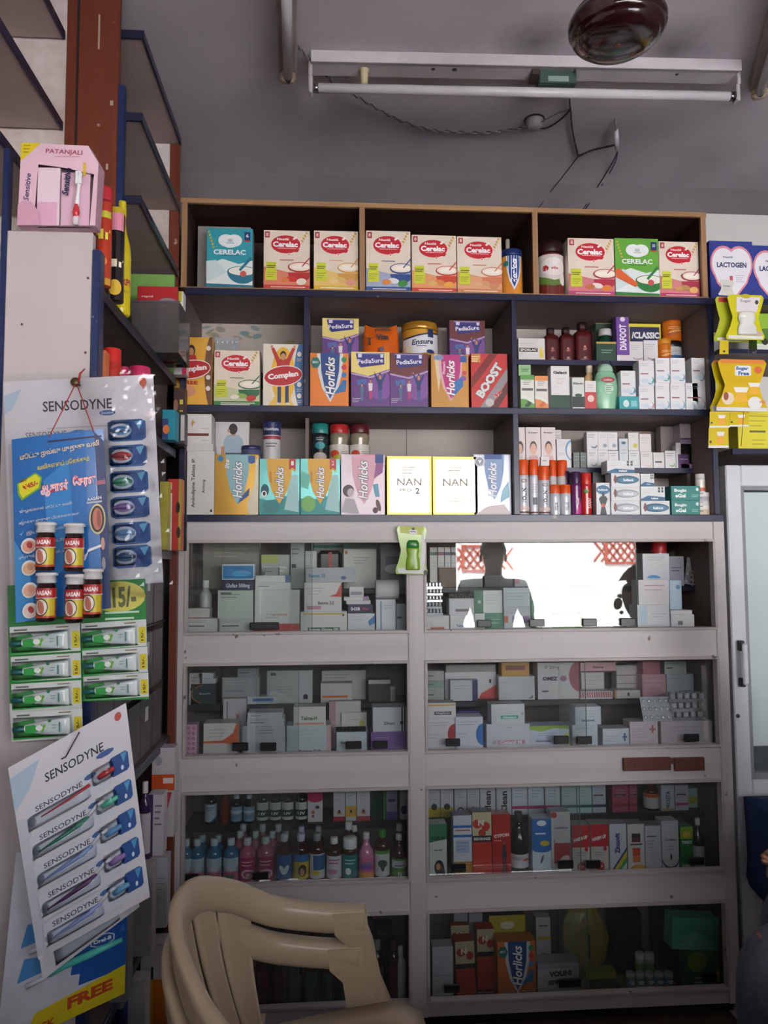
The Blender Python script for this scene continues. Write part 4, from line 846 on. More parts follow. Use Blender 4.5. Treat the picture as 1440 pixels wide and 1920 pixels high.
b5 = carton((1201, 847, 1224, 878), 'small white carton in the lower tier', '#d6d4d2', sw('#c9c4bc'), th=.03); carton((1199, 811, 1221, 847), 'small white carton in the upper tier', '#dad6d4', lambda A: (A.r(0, .93, 1, 1, '#7a3436'), A.lines(.1, .7, .85, 3, .12)), th=.03, on=b5)
carton((1225, 848, 1246, 878), 'small white carton in the lower tier', '#d6d5d4', lambda A: (A.lines(.1, .8, .8, 2, .14), A.r(.15, .35, .75, .45, '#3a3a3e')), th=.03)
carton((1247, 845, 1267, 878), 'small white carton in the lower tier', '#d9dada', sw('#8fae8a'), th=.03)
pw = carton((1272, 830, 1301, 878), 'white carton with dark purple panel', '#d3ced0', lambda A: (A.r(.12, .0, .85, .55, '#4a2358'), A.lines(.2, .82, .8, 2, .1), A.lines(.25, .35, .75, 1, .1, '#a98fb5', .03)), th=.03)
carton((1277, 821, 1297, 830), 'flat yellow carton on the purple panel carton', '#c9bd2e', None, th=.03, on=pw)
p2 = carton((1302, 832, 1322, 878), 'grey mauve carton in the lower tier', '#b0a3ae', lambda A: (A.r(0, .0, 1, .18, '#8f6f9a'), A.lines(.3, .6, .8, 2, .1)), th=.05); carton((1302, 785, 1322, 832), 'grey mauve carton in the upper tier', '#b5a9b2', lambda A: (A.r(0, .0, 1, .18, '#9a7fa6'),), th=.05, on=p2)
carton((1258, 790, 1301, 878), 'wide dull mauve carton at the back', '#94878a', lambda A: (A.lines(.1, .9, .5, 3, .05),), d=2.60, th=.04)
setrow('at right on third shelf', zB, 2.425, YSB, (XM2+.011, XR-.009))
vol = lambda A: (A.t('VOLINI', .5, .50, 1.15, .30, '#2f2a33', 90, .03), A.e(.5, .9, .2, .05, '#7a6a40'), A.e(.5, .9, .13, .032, '#c9ccd2'), A.r(0, .02, 1, .06, '#6a3430'), A.r(0, .10, 1, .2, '#d9c0ba'))
SV = dict(name='spray_can', cat='spray can', n=20)
bottle((972, 861, 994, 964), 'tall silver spray can with orange cap and vertical lettering', 'can', '#b9bcc4', '#d9541c', '#c3c6cd', vol, **SV, d=2.43)
bottle((994, 861, 1012, 964), 'slim silver spray can with orange cap', 'can', '#b9bcc4', '#d9541c', '#c6c8ce', lambda A: (A.r(.3, .25, .7, .45, '#6a6a72'), A.r(0, .02, 1, .06, '#6a3430'), A.lines(.2, .8, .8, 4, .07)), **SV, d=2.445)
oc = bottle((1012, 873, 1033, 964), 'silver spray can with tall orange cap', 'can', '#b3b6bf', '#d9541c', '#b9bcc6', vol, **SV, d=2.43, capz=.70)
carton((1014, 856, 1030, 873), 'tiny white tag carton resting on an orange cap', '#dcdad6', lambda A: (A.lines(.2, .5, .7, 1, .2, '#6a6a5a', .1),), d=2.432, th=.012, on=oc)
for rc in ((1031, 862, 1046, 964), (1047, 862, 1067, 964)): bottle(rc, 'orange capped can at the back', 'can', '#c9c5c4', '#d8521c', None, **SV, d=2.475, capz=.5)
for rc in ((1033, 908, 1053, 964), (1053, 908, 1073, 964)): bottle(rc, 'short silver gel can with orange cap', 'can', '#b9bcc4', '#d9541c', '#c0c3ca', lambda A: (A.t('VOLINI', .5, .45, .62, .22, '#2f2a33', 90, .03),), **SV, d=2.43, capz=.62, lab=(.02, .6))
bottle((1055, 883, 1072, 964), 'dark purple spray can behind the short gel cans', 'can', '#4a1f58', '#3c1848', None, **SV, d=2.475)
bottle((1074, 884, 1092, 964), 'purple and pink spray can', 'can', '#5a1f62', '#3c1a4a', '#6a2268', lambda A: (A.t('Moov', .5, .45, .6, .28, '#e6c9dc', 90, .03), A.p([(.3, 0), (1, 0), (1, .6), (.7, .4)], '#b8307a')), **SV, d=2.43)
bottle((1092, 886, 1112, 964), 'red spray can with white vertical lettering', 'can', '#b3241f', '#c0281f', '#b8261f', lambda A: (A.t('ZANDU', .65, .38, .75, .26, '#f0e6e2', 90, .04), A.e(.4, .82, .2, .07, '#4a8a3a')), **SV, d=2.43)
carton((1112, 885, 1146, 964), 'black carton behind the back pain carton', '#1f1c22', None, d=2.50, th=.05)
figure = lambda A: (A.e(.5, .78, .5, .14, '#2a6a8f'), A.t('Reliback', .5, .78, .7, .14, '#e6eef2', 0, .04), A.p([(.25, 0), (.75, 0), (.62, .28), (.82, .5), (.68, .58), (.32, .58), (.18, .5), (.36, .28)], '#23242a'), A.e(.5, .63, .1, .07, '#23242a'), A.e(.48, .3, .12, .06, '#c8472c'), A.lines(.55, .94, .95, 1, .05))
carton((1118, 905, 1144, 964), 'slim white carton with dark body figure and blue oval', '#d5d8da', figure, th=.04)
def reli(k):
    def f(A):
        if k == 0: A.p([(0, .12), (.3, .35), (1, .25), (1, .0), (0, 0)], '#1d5a80'); A.t('Reliback', .58, .17, .3, .07, '#e6eef2', 0, .04); [A.r(.72+.13*i, .58+.2*j, .80+.13*i, .74+.2*j, '#3a3f48') for i in (0, 1) for j in (0, 1)]; A.lines(.1, .75, .5, 2, .15)
        else: A.e(.52, .52, .45, .30, '#24506a' if k == 1 else '#8f959c'); A.e(.58, .5, .36, .2, '#3a7a9a' if k == 1 else '#b9bec3'); A.t('Reliback', .6, .5, .36, .09, '#eef2f4', 0, .04); A.e(.14, .55, .05, .3, '#7a3a34'); A.lines(.1, .88, .9, 1, .1)
    return f
q = None
for rc, k in (((1146, 939, 1200, 964), 2), ((1146, 913, 1200, 939), 2), ((1146, 887, 1200, 913), 1), ((1138, 863, 1190, 887), 0)): q = carton(rc, '%s white and blue back pain carton of left stack' % {939: 'lowest', 913: 'second lowest', 887: 'third lowest', 863: 'topmost'}[rc[1]], '#d6d9db', reli(k), th=.055, on=q)
q = None
for rc, k in (((1202, 939, 1256, 964), 1), ((1201, 912, 1247, 939), 0), ((1201, 888, 1227, 912), 0)): q = carton(rc, '%s white and blue back pain carton of right stack' % {939: 'lowest', 912: 'middle', 888: 'topmost'}[rc[1]], '#d6d9db', reli(k), th=.055, on=q, d=2.43)
q = None
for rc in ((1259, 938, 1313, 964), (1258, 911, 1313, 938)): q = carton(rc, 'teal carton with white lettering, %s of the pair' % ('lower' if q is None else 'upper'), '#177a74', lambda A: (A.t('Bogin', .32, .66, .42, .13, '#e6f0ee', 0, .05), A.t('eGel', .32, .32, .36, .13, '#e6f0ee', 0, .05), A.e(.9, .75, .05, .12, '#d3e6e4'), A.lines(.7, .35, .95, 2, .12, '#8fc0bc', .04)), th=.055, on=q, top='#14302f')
q = None
for i, (yt, c) in enumerate(((955, '#c9b7a0'), (947, '#d6d4d0'), (939, '#cbc9c6'), (931, '#a9a6ae'), (923, '#d8d6d4'))): q = carton((1315, yt, 1346 if i < 4 else 1344, 964), ['beige thin carton at the bottom of the end stack', 'white thin carton just above the beige one', 'pale grey thin carton in the middle of the end stack', 'mauve grey thin carton near the top of the end stack', 'white thin carton under the pill bottle'][i], c, lambda A: (A.lines(.08, .6, .6, 1, .2, '#77757a', .2),), th=.06, on=q, d=2.43)
bottle((1320, 888, 1338, 923), 'small white pill bottle on top of the thin cartons', 'pill', '#dcd9d6', '#dfdddb', '#d9d2cc', lambda A: (A.r(0, 0, 1, .35, '#c8653c'), A.lines(.1, .8, .9, 2, .15)), name='pill_bottle', on=q, d=2.44)

# ---------------------------------------------------------------- right end above the fridge
setrow('on the right hand shelf', zTn, 2.425, YSB)
carton((1331, 452, 1413, 572), 'blue infant formula carton with white heart, fully visible', '#2c3a8c', lacto, name='formula_carton', th=.07)
carton((1411, 461, 1492, 572), 'blue infant formula carton cut by the picture edge', '#2c3a8c', lacto, name='formula_carton', th=.07, d=2.44)
ROW['z'] = zS1
carton((1418, 588, 1478, 652), 'lime green carton behind the hanging sweetener packs', '#8fb83a', lambda A: (A.r(0, 0, 1, .25, '#d5d8d2'), A.e(.3, .45, .3, .18, '#4f7a2a'), A.e(.25, .3, .1, .08, '#26301c')), th=.05, d=2.45)
ROW['z'] = zS2
carton((1383, 770, 1470, 838), 'bright yellow carton above the fridge', '#d2c82e', lambda A: (A.lines(.1, .85, .7, 3, .12, '#9a9120', .02), A.r(.25, .45, .6, .5, '#6a6420'), A.lines(.3, .25, .6, 2, .1, '#9a9120', .02)), th=.06, d=2.44)
# ================================================================== goods behind glass
DF, DBK = 2.455, 2.585
def inner(px0, px1, py, y=2.57, side='l', th=.014, vis=NAVY):
    z = P((px0+px1)/2, py, y).z; x0, x1 = LIML if px0 < 600 else LIMR; x0 -= .002; x1 += .002
    o = MB().box((x0, y+.004, z-th), (x1, YSB+.02, z), FL).build('inner_shelf', cab)
    MB().box((x0, y, z-th-.004), (x1, y+.004, z), mat('#23202c', .4, 0, .1), .001).build('edge_strip', o); return z
def zi(n): return n
LIML = (cxl0+.014, xm-.010); LIMR = (xm+.010, cxr1-.014); YIN = YSB+.018
# ---- top left
z1l = inner(352, 762, 1104); z1r = inner(806, 1335, 1100)
setrow('in top left glass case', zrow[0], DF, YIN, LIML)
C = carton
a = C((349, 1160, 408, 1184), 'low pale carton at the left end', '#c3c6c2', med(), th=.06)
C((346, 1141, 393, 1160), 'low carton with red line', '#c6c4c0', lambda A: (A.r(0, .04, 1, .12, '#8a3a36'), A.lines(.3, .7, .8, 2, .2)), th=.06, on=a)
bottle((372, 1088, 396, 1141), 'clear vial wrapped in film', 'syrup', '#b9beba', '#d5d8d6', '#c3c8c4', d=2.52, on=zrow[0])
a = C((411, 1160, 475, 1184), 'flat pale green carton', '#b5bdb5', med(), th=.09)
b = C((408, 1107, 475, 1160), 'large pale green medicine carton', '#b9c4ba', med('#7f8a80', None, '#5c665e', None, size=.3, tv=.9), th=.09, on=a)
c = C((416, 1087, 476, 1107), 'navy carton with white lettering', '#1d2440', med('#2c3658', 'Gluflan 500mg', '#cfd6e4', size=.75, tv=.4), th=.08, on=b)
C((416, 1058, 477, 1087), 'bright blue carton with white border', '#cfe0ea', lambda A: (A.r(.03, .06, .97, .9, '#1f78b4'), A.e(.6, .4, .3, .2, '#3f9ad0')), th=.07, on=c)
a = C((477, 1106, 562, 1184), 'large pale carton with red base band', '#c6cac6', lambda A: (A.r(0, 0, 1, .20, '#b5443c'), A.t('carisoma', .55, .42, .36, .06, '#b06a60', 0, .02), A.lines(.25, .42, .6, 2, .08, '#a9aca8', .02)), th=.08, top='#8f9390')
b = C((478, 1092, 546, 1104), 'thin white carton, lower of two on the red based carton', '#cdd0cf', med(size=.3), th=.07, on=a)
b = C((478, 1079, 545, 1092), 'thin white carton, upper of two on the red based carton', '#d2d5d5', lambda A: (A.r(.85, 0, 1, 1, '#4f6a90'),), th=.07, on=b)
C((497, 1064, 522, 1079), 'small grey wedge carton', '#8f9394', med(), th=.05, on=b)
a = C((563, 1147, 651, 1184), 'white carton with yellow line and green label', '#d3d2cf', lambda A: (A.r(.06, .86, .94, .92, '#c9a83a'), A.r(.16, .04, .84, .22, '#1f5a3a'), A.t('Rosuvas Glucose 500', .5, .13, .62, .06, '#d6e0d8', 0, .03), A.r(.90, .78, .94, .86, '#333')), th=.08)
b = C((570, 1092, 641, 1147), 'white carton with red swoosh', '#d5d2d0', lambda A: (A.p([(.60, .50), (.85, .60), (.98, .95), (1, .95), (1, .48), (.8, .48)], '#c8483c'), A.p([(.6, .47), (1, .47), (1, .5), (.6, .52)], '#d5d2d0'), A.t('Benmo 2.5', .58, .30, .42, .09, '#55535a', 0, .03), A.r(.08, .08, .45, .20, '#b98a94'), A.lines(.08, .80, .5, 3, .1)), th=.08, on=a)
C((573, 1064, 668, 1092), 'wide grey carton with blue lettering', '#aeb2b6', lambda A: (A.t('Benmo 10', .22, .45, .32, .08, '#3a7a94', 0, .04), A.e(.75, .3, .05, .12, '#3a5a8a'), A.lines(.5, .9, .9, 1, .1)), th=.07, on=b)
a = C((652, 1150, 703, 1184), 'white carton with blue swoosh', '#cfd3d8', lambda A: (A.p([(.75, .55), (1, .9), (1, .45), (.8, .3)], '#2f6fae'), A.lines(.1, .8, .6, 2, .15)), th=.07)
b = C((652, 1133, 700, 1150), 'dark purple carton with pink and white lettering', '#2f1f48', lambda A: (A.t('D-COB', .3, .5, .36, .13, '#ece6f0', 0, .06), A.t('Plus', .7, .5, .24, .10, '#c84a6a', 0, .03)), th=.07, on=a)
c = C((649, 1126, 695, 1133), 'very thin white carton under another', '#d2cdd2', None, th=.06, on=b)
c = C((645, 1119, 692, 1126), 'very thin white carton with lilac end', '#d6d3d6', lambda A: (A.r(.75, 0, 1, 1, '#a98fb0'),), th=.06, on=c)
C((655, 1100, 682, 1119), 'small white carton with grey label on the thin cartons', '#cfcfd0', lambda A: (A.r(.1, .2, .9, .5, '#8f9094'),), th=.04, on=c)
a = C((705, 1124, 742, 1183), 'upright white carton with blue edge', '#cfd3d6', lambda A: (A.r(.22, .05, .28, .95, '#3a6a9a'), A.lines(.4, .8, .8, 2, .08)), th=.06)
# white paper roll
def roll(rect, desc, on, d):
    x0, y0, x1, y1 = rect; p = P((x0+x1)/2, (y0+y1)/2, d); L = P(x1, y0, d).x-P(x0, y0, d).x; z0 = on; H = P((x0+x1)/2, y0, d).z-z0
    pr = [(.3, 0), (.92, 0), (1, .03), (1, .97), (.92, 1), (.3, 1)]
    o = MB().lathe([(r*H/2, (z-.5)*L) for r, z in pr], mat('#d0ced2', .6), 24, M=Matrix.Rotation(R(90), 4, 'Y')).build('paper_roll', None, (p.x, d+H/2, z0+H/2))
    MB().lathe([(.3*H/2, -.5*L), (.3*H/2, .5*L)], mat('#8f7a62', .7), 16, M=Matrix.Rotation(R(90), 4, 'Y'), cap=False).build('core', o); reg(o, desc, 'roll', p.x)
roll((705, 1087, 749, 1124), 'white paper roll lying on an upright carton', a.top, DF)
C((743, 1132, 761, 1183), 'narrow grey carton beside the middle post', '#8d9094', med(), th=.05)
setrow('high in top left glass case', z1l, DBK, YIN, LIML)
C((380, 1017, 486, 1102), 'wide dull brown carton at the left', '#8f8a80', lambda A: (A.lines(.2, .85, .8, 3, .08, '#a9a598', .02),), th=.06)
C((490, 1040, 543, 1103), 'pale carton with lime corner', '#b9c2b9', lambda A: (A.r(0, .75, .6, 1, '#b9c46a'), A.lines(.1, .6, .9, 3, .1, '#dde2de', .05)), th=.06)
C((545, 1017, 571, 1103), 'narrow white carton', '#c5cac8', med(size=.3), th=.05)
C((572, 1033, 594, 1103), 'white carton beside the brown pouch', '#d2d6d6', lambda A: (A.r(.45, 0, .5, 1, '#9fa5a6'), A.lines(.1, .6, .4, 2, .06)), th=.05)
def brownp(rect, desc, d, on):
    x0, y0, x1, y1 = rect; p = P((x0+x1)/2, y1, d); W = P(x1, y0, d).x-P(x0, y0, d).x; H = P(x0, y0, d).z-on
    o = MB().box((-W/2, 0, 0), (W/2, .04, H), mat('#2c1d1c', .25), .012).build('medicine_pouch', None, (p.x, d, on)); MB().box((-.05*W, -.001, .02), (.10*W, .001, H*.96), mat('#a02c34', .4)).build('red_band', o); reg(o, desc, 'pouch', p.x)
brownp((595, 1032, 641, 1062), 'dark brown pouch with a red band', DBK, z1l)
C((588, 1017, 644, 1103), 'teal topped white carton behind the brown pouch', '#b9c9c4', lambda A: (A.r(0, .88, 1, .94, '#4f9a8c'),), d=2.64, th=.04)
C((644, 1017, 706, 1103), 'dark green topped white carton', '#c9ccc4', lambda A: (A.r(0, .86, 1, 1, '#0f4a38'), A.e(.08, .78, .04, .04, '#b5604c'), A.lines(.3, .66, .8, 3, .06)), th=.06)
C((713, 1017, 762, 1103), 'dim purple grey carton near the middle post', '#6a6672', lambda A: (A.r(.2, .45, .8, .7, '#2f2a48'), A.e(.5, .42, .35, .1, '#b5b9c0')), th=.06)
# ---- top right
setrow('in top right glass case', zrow[0], DF, YIN, LIMR)
a = C((798, 1154, 843, 1182), 'low white carton with red label', '#d0cfd0', lambda A: (A.r(.2, .06, .78, .22, '#b04a44'), A.lines(.3, .8, .7, 1, .1)), th=.07)
def strips(rect, n, desc, on, d, foilc='#c2c5ca', tilt=0):
    x0, y0, x1, y1 = rect; p = P((x0+x1)/2, y1, d); W = P(x1, y0, d).x-P(x0, y0, d).x; H = P(x0, y0, d).z-on; z = on; h = H/n
    random.seed(int(x0))
    for i in range(n):
        o = MB().box((-W/2, 0, 0), (W/2, .05, h*.35), mat(foilc, .25, .8, .1)).build('tablet_strip', None, (p.x+random.uniform(-.004, .004), d+random.uniform(0, .006), z), (0, 0, R(random.uniform(-6, 6))))
        for k in range(5):
            for j in range(2): MB().box((-W/2+W*(k+.15)/5, .004+.024*j, h*.35), (-W/2+W*(k+.85)/5, .02+.024*j, h*.97), mat('#d6d8dc', .2, .5, 0), .002).build('tablet_bubble', o)
        z += h
        reg(o, '%s, %s of its pile' % (desc, ['lowest', 'second lowest', 'middle', 'fourth', 'fifth', 'topmost'][i] if i < n-1 else 'topmost'), 'tablet strip', p.x)
strips((797, 1092, 829, 1154), 5, 'crumpled silver tablet strip', a.top, DF)
a = C((844, 1153, 890, 1181), 'low white carton with blue lettering', '#d0d1d3', lambda A: (A.t('Telma 40', .5, .3, .5, .10, '#3a6a9a', 0, .03), A.lines(.3, .8, .7, 1, .1)), th=.07)
a = C((842, 1122, 889, 1153), 'white carton with grey label under tablets', '#c9cace', lambda A: (A.r(.25, .2, .8, .36, '#7a6a70'),), th=.06, on=a)
blisterpack((844, 1104, 887, 1122), 'dark tablet blister lying above cartons', on=a, rows=2, cols=7, foilc='#8f8f94', pill='#6a5a50', rx=-60)
a = C((890, 1150, 944, 1181), 'white and green carton in the bottom tier', '#cfd6d2', lambda A: (A.r(.35, 0, 1, 1, '#2d7a5c'), A.lines(.45, .6, .9, 2, .2, '#8fc0a8', .05)), th=.06)
C((889, 1107, 942, 1150), 'white carton with green left panel', '#cdd5d2', lambda A: (A.r(0, 0, .32, 1, '#1f6a4a'), A.e(.18, .5, .06, .08, '#a9ccb8'), A.lines(.4, .8, .9, 4, .12)), th=.06, on=a)
a = C((945, 1138, 995, 1181), 'white carton with orange and purple blocks', '#cfd2da', lambda A: (A.r(0, .3, .15, .6, '#d2603a'), A.r(.3, .3, .95, .6, '#9a7fb0'), A.lines(.1, .85, .6, 2, .1)), th=.06)
C((944, 1102, 994, 1138), 'white carton with pale blue lines', '#cfd8de', lambda A: (A.lines(.1, .7, .9, 3, .16, '#8fb0c0', .03),), th=.06, on=a)
C((965, 1070, 990, 1102), 'small pink and grey carton', '#b9bfc2', lambda A: (A.r(0, .2, .4, 1, '#c8849a'),), th=.04, on=z1r, d=DBK)
a = C((996, 1138, 1036, 1180), 'green striped white carton in the bottom tier', '#c6d3cf', lambda A: (A.r(0, 0, .3, 1, '#2d7a5c'), A.lines(.4, .7, .9, 3, .14)), th=.06)
C((995, 1104, 1026, 1138), 'green striped white carton in the second tier', '#c6d3cf', lambda A: (A.r(0, 0, .35, 1, '#2d7a5c'),), th=.06, on=a)
C((1040, 1152, 1092, 1179), 'lime green carton under the mirrored daylight', '#6fae4a', med('#a9d08a', None, '#3f7a2a'), th=.06)
C((1094, 1148, 1150, 1179), 'pale carton right of the lime green carton', '#bfc6bd', med(), th=.06)
a = C((1195, 1134, 1256, 1178), 'white carton at the bottom right with pale blue end', '#d5d8da', lambda A: (A.r(.05, .2, .3, .95, '#b5ccd8'), A.lines(.45, .6, .9, 2, .12)), th=.07)
b = C((1197, 1087, 1255, 1134), 'white carton with pink lettering on the right', '#d8d8da', lambda A: (A.lines(.2, .75, .85, 2, .18, '#c89aa4', .04),), th=.06, on=a)
C((1205, 1038, 1255, 1087), 'large grey white carton topmost on the right', '#c6c9cc', lambda A: (A.e(.4, .06, .25, .12, '#3a8ac0', 0, 20, 0, 180), A.lines(.2, .85, .8, 2, .1)), th=.06, on=b)
bottle((1228, 1014, 1256, 1100), 'jar with a red lid', 'jar', '#9a8f8c', '#c42f35', None, d=DBK, on=z1r, name='jar', cat='jar', capz=.72)
C((1256, 1088, 1279, 1178), 'narrow pale blue carton', '#b9d3e2', lambda A: (A.e(.7, .85, .18, .05, '#6a9ac0'),), th=.05, d=2.53)
C((1253, 1043, 1283, 1100), 'grey lilac carton by the open side', '#b5b5c2', lambda A: (A.lines(.2, .6, .8, 2, .1, '#6a6a80', .03),), th=.05, on=z1r, d=DBK)
a = C((1258, 1152, 1302, 1178), 'low white carton by the open side', '#d2d4d6', lambda A: (A.r(.3, .2, .5, .5, '#77797c'),), th=.05, d=2.47)
C((1257, 1144, 1298, 1152), 'thin white carton by the open side', '#d8d9da', None, th=.05, on=a, d=2.475)
blisterpack((1282, 1046, 1316, 1100), 'silver blister leaning by the cabinet side', d=DBK, on=z1r, ry=14, rows=4, cols=4)
blisterpack((1292, 1072, 1330, 1100), 'brown tablet blister near the cabinet side', d=DBK-.01, on=z1r, ry=10, rows=3, cols=6, foilc='#a9a8a4', pill='#7a5a44')
setrow('high in top right glass case', z1r, DBK, YIN, LIMR)
for i, (x0, x1, c, b_) in enumerate(((806, 820, '#d2d0cc', '#1f4a38'), (821, 833, '#d6d2ce', '#7a2a30'), (834, 845, '#d2d0d0', '#2a3a5a'), (846, 857, '#d6d4d4', '#3a2a2a'))): C((x0, 1026, x1, 1100), 'slim upright carton with dark band', c, (lambda q: lambda A: (A.r(0, .80, 1, .88, q), A.lines(.2, .6, .8, 3, .08)))(b_), th=.05)
C((822, 1064, 858, 1100), 'brown lozenge carton', '#5a4428', None, th=.03, d=2.572-.03 if False else 2.575)
a = C((862, 1066, 905, 1100), 'grey carton behind the mirrored figure', '#7a7f82', med(), th=.05)
C((908, 1078, 962, 1100), 'dark low carton behind the mirrored figure', '#3a3c42', None, th=.05)
# ---- second left
z2l = inner(352, 762, 1320); z2r = inner(806, 1338, 1312)
setrow('in second left glass case', zrow[1], DF, YIN, LIML)
pinkp = lambda A: [A.e(.2+.3*(i % 3), .1+.16*(i//3), .10, .05, '#b5709a', 20*i) for i in range(18)]
C((337, 1359, 367, 1418), 'pink patterned carton at the left end', '#cfa5bb', pinkp, th=.05)
C((381, 1356, 447, 1418), 'white carton with orange curve', '#cfcccb', lambda A: (A.p([(0, .46), (.55, .48), (.85, .7), (.95, 1), (1, 1), (1, .0), (.9, .35), (.6, .40), (0, .40)], '#c8592c'), A.p([(0, 0), (.9, 0), (.9, .35), (.6, .40), (0, .40)], '#c9c3c2'), A.lines(.15, .8, .7, 3, .1)), th=.07)
a = C((455, 1362, 535, 1416), 'large white grey carton in front', '#bfc4c8', lambda A: (A.lines(.35, .85, .75, 2, .1, '#8f959c', .03), A.r(.0, .0, .1, .98, '#9ba0a5')), th=.08)
b = C((463, 1347, 533, 1362), 'flat white carton, lower of two', '#c6cbd0', med(size=.4), th=.07, on=a); b = C((464, 1336, 530, 1347), 'flat white carton, upper of two', '#ccd0d4', med(size=.3), th=.07, on=b)
a = C((537, 1360, 621, 1414), 'wide pale carton with red lettering', '#b9c4c9', lambda A: (A.t('Rosave F10', .52, .12, .48, .07, '#6a4a55', 0, .03), A.r(.9, .0, 1, 1, '#c5a5aa'), A.lines(.2, .8, .7, 3, .12, '#a2adb2', .02)), th=.08)
C((550, 1325, 611, 1360), 'white carton with green lettering', '#cfcfcb', lambda A: (A.t('Telma-H', .48, .38, .50, .12, '#4a7a5a', 0, .04), A.r(.05, .04, .95, .14, '#c98f84')), th=.06, on=a)
a = C((628, 1372, 691, 1413), 'white carton with navy edges', '#bfcbd2', lambda A: (A.r(0, 0, .05, 1, '#2a3548'), A.r(.95, 0, 1, 1, '#2a3548'), A.t('Rosumac-A 5', .48, .5, .6, .09, '#3d4a58', 0, .03)), th=.06)
blisterpack((629, 1356, 686, 1372), 'black tablet strip lying on a white carton', on=a, rows=2, cols=8, foilc='#3a3a40', pill='#23232a', rx=-65)
C((640, 1336, 688, 1372), 'white carton with yellow base', '#cfd0cc', lambda A: (A.r(0, .0, 1, .35, '#b5a13a'), A.lines(.3, .8, .7, 1, .1), A.e(.8, .6, .12, .2, '#c9c46a')), th=.05, d=2.53)
C((617, 1315, 677, 1372), 'pale pink edged carton', '#c2c0be', lambda A: (A.r(0, 0, .2, 1, '#b58f94'),), th=.04, d=2.535+.005)
a = C((695, 1372, 764, 1412), 'violet carton by the middle post', '#7a5a9a', lambda A: (A.lines(.1, .7, .5, 2, .15, '#a58fc0', .03),), th=.07)
C((699, 1326, 763, 1372), 'white carton with black column pattern', '#c0c4cb', lambda A: (A.r(.84, 0, .88, 1, '#2a2a34'), A.r(.92, 0, .96, 1, '#2a2a34'), A.r(.80, .3, .9, .42, '#23232a'), A.t('Zivast', .48, .35, .34, .09, '#55585f', 0, .03)), th=.07, on=a)
a = C((418, 1310, 462, 1380), 'white carton with vertical red lettering', '#bfbcc0', lambda A: (A.t('Prolomet', .6, .5, .9, .18, '#a8505a', 90, .03), A.r(.15, .6, .2, .95, '#6a6a70')), th=.03, d=2.535)
setrow('high in second left glass case', z2l, DBK, YIN, LIML)
C((462, 1306, 521, 1320), 'flat white carton with blue dash', '#c2c6cc', lambda A: (A.r(.2, .35, .85, .75, '#2f70b0'),), th=.05, d=2.58)
C((340, 1262, 365, 1320), 'narrow pinkish carton at the left', '#b9aeb2', med(), th=.05)
def darkround(A): A.e(.45, .5, .42, .42, '#b5763a', 0, 24, 90, 270); A.e(.5, .5, .44, .40, '#0f2f33'); A.t('Ecosprin', .55, .52, .42, .10, '#8fb0b0', 0, .03)
a = C((357, 1282, 406, 1320), 'dark teal carton with orange arc', '#122a2e', darkround, th=.06)
a = C((374, 1272, 405, 1282), 'flat white carton, lower of two on the teal carton', '#b9bdc0', None, th=.05, on=a); C((372, 1262, 400, 1272), 'flat white carton, upper of two on the teal carton', '#c2c4c8', None, th=.05, on=a)
a = C((416, 1270, 487, 1320), 'wide grey carton', '#a3a4a6', med('#bfc0c2', None, '#8a8b8e'), th=.06); C((445, 1253, 484, 1270), 'low grey carton on the wide grey carton', '#9b9da0', med(), th=.05, on=a)
C((500, 1257, 586, 1320), 'large white carton with dark shield mark', '#b5b8ba', lambda A: (A.r(.08, .85, .2, .93, '#55585c'), A.p([(.80, .12), (.90, .12), (.90, .24), (.85, .28), (.80, .24)], '#23263a'), A.lines(.2, .5, .6, 3, .08, '#9a9da0', .02)), th=.06)
C((603, 1257, 686, 1320), 'pale carton behind the orange lined carton', '#aeb0ac', med(), d=2.64, th=.05)
C((601, 1281, 661, 1320), 'white carton with orange line', '#c3c0be', lambda A: (A.r(.05, .25, .85, .36, '#c86a34'), A.r(.6, .08, .9, .14, '#77777c')), th=.05)
C((691, 1274, 732, 1320), 'small dark carton with white strip', '#4a4648', lambda A: (A.r(0, .80, 1, .98, '#c6c6c8'),), th=.05)
bottle((726, 1288, 743, 1320), 'tiny clear bottle', 'pill', '#b9aeac', '#d0cfd0', None)
# ---- second right
setrow('in second right glass case', zrow[1], DF, YIN, LIMR)
a = C((801, 1346, 853, 1408), 'white carton with red half circle', '#cfcdd4', lambda A: (A.e(1.02, .52, .28, .30, '#a8303c', 0, 24, 90, 270), A.lines(.05, .85, .8, 2, .08), A.lines(.05, .5, .4, 2, .1)), th=.07)
C((801, 1318, 855, 1346), 'white carton with orange line at the left', '#d3d0d2', lambda A: (A.r(.02, .80, .98, .90, '#c89a4a'), A.r(.24, .2, .84, .42, '#4a4650'), A.t('Sitagliptin', .54, .31, .5, .06, '#e0dce0', 0, .02)), th=.06, on=a)
C((854, 1344, 906, 1406), 'white carton with blue half circle', '#ccd0dc', lambda A: (A.e(1.0, .48, .26, .32, '#2f6fb5', 0, 24, 90, 270), A.lines(.05, .85, .8, 2, .08), A.lines(.05, .5, .4, 2, .1)), th=.06)
C((858, 1333, 902, 1344), 'flat violet carton behind the blue half circle', '#4a3a86', None, d=2.54, th=.05, bottom=z2r-.02 if False else None)
a = C((912, 1357, 994, 1405), 'white carton with pink label', '#c8ccd6', lambda A: (A.r(.25, .22, .88, .38, '#b98aa4'), A.t('Cetanil M', .56, .30, .5, .08, '#e6dfe6', 0, .03), A.lines(.42, .85, .6, 1, .1), A.e(.18, .3, .05, .08, '#aaa')), th=.07, top='#8f9096')
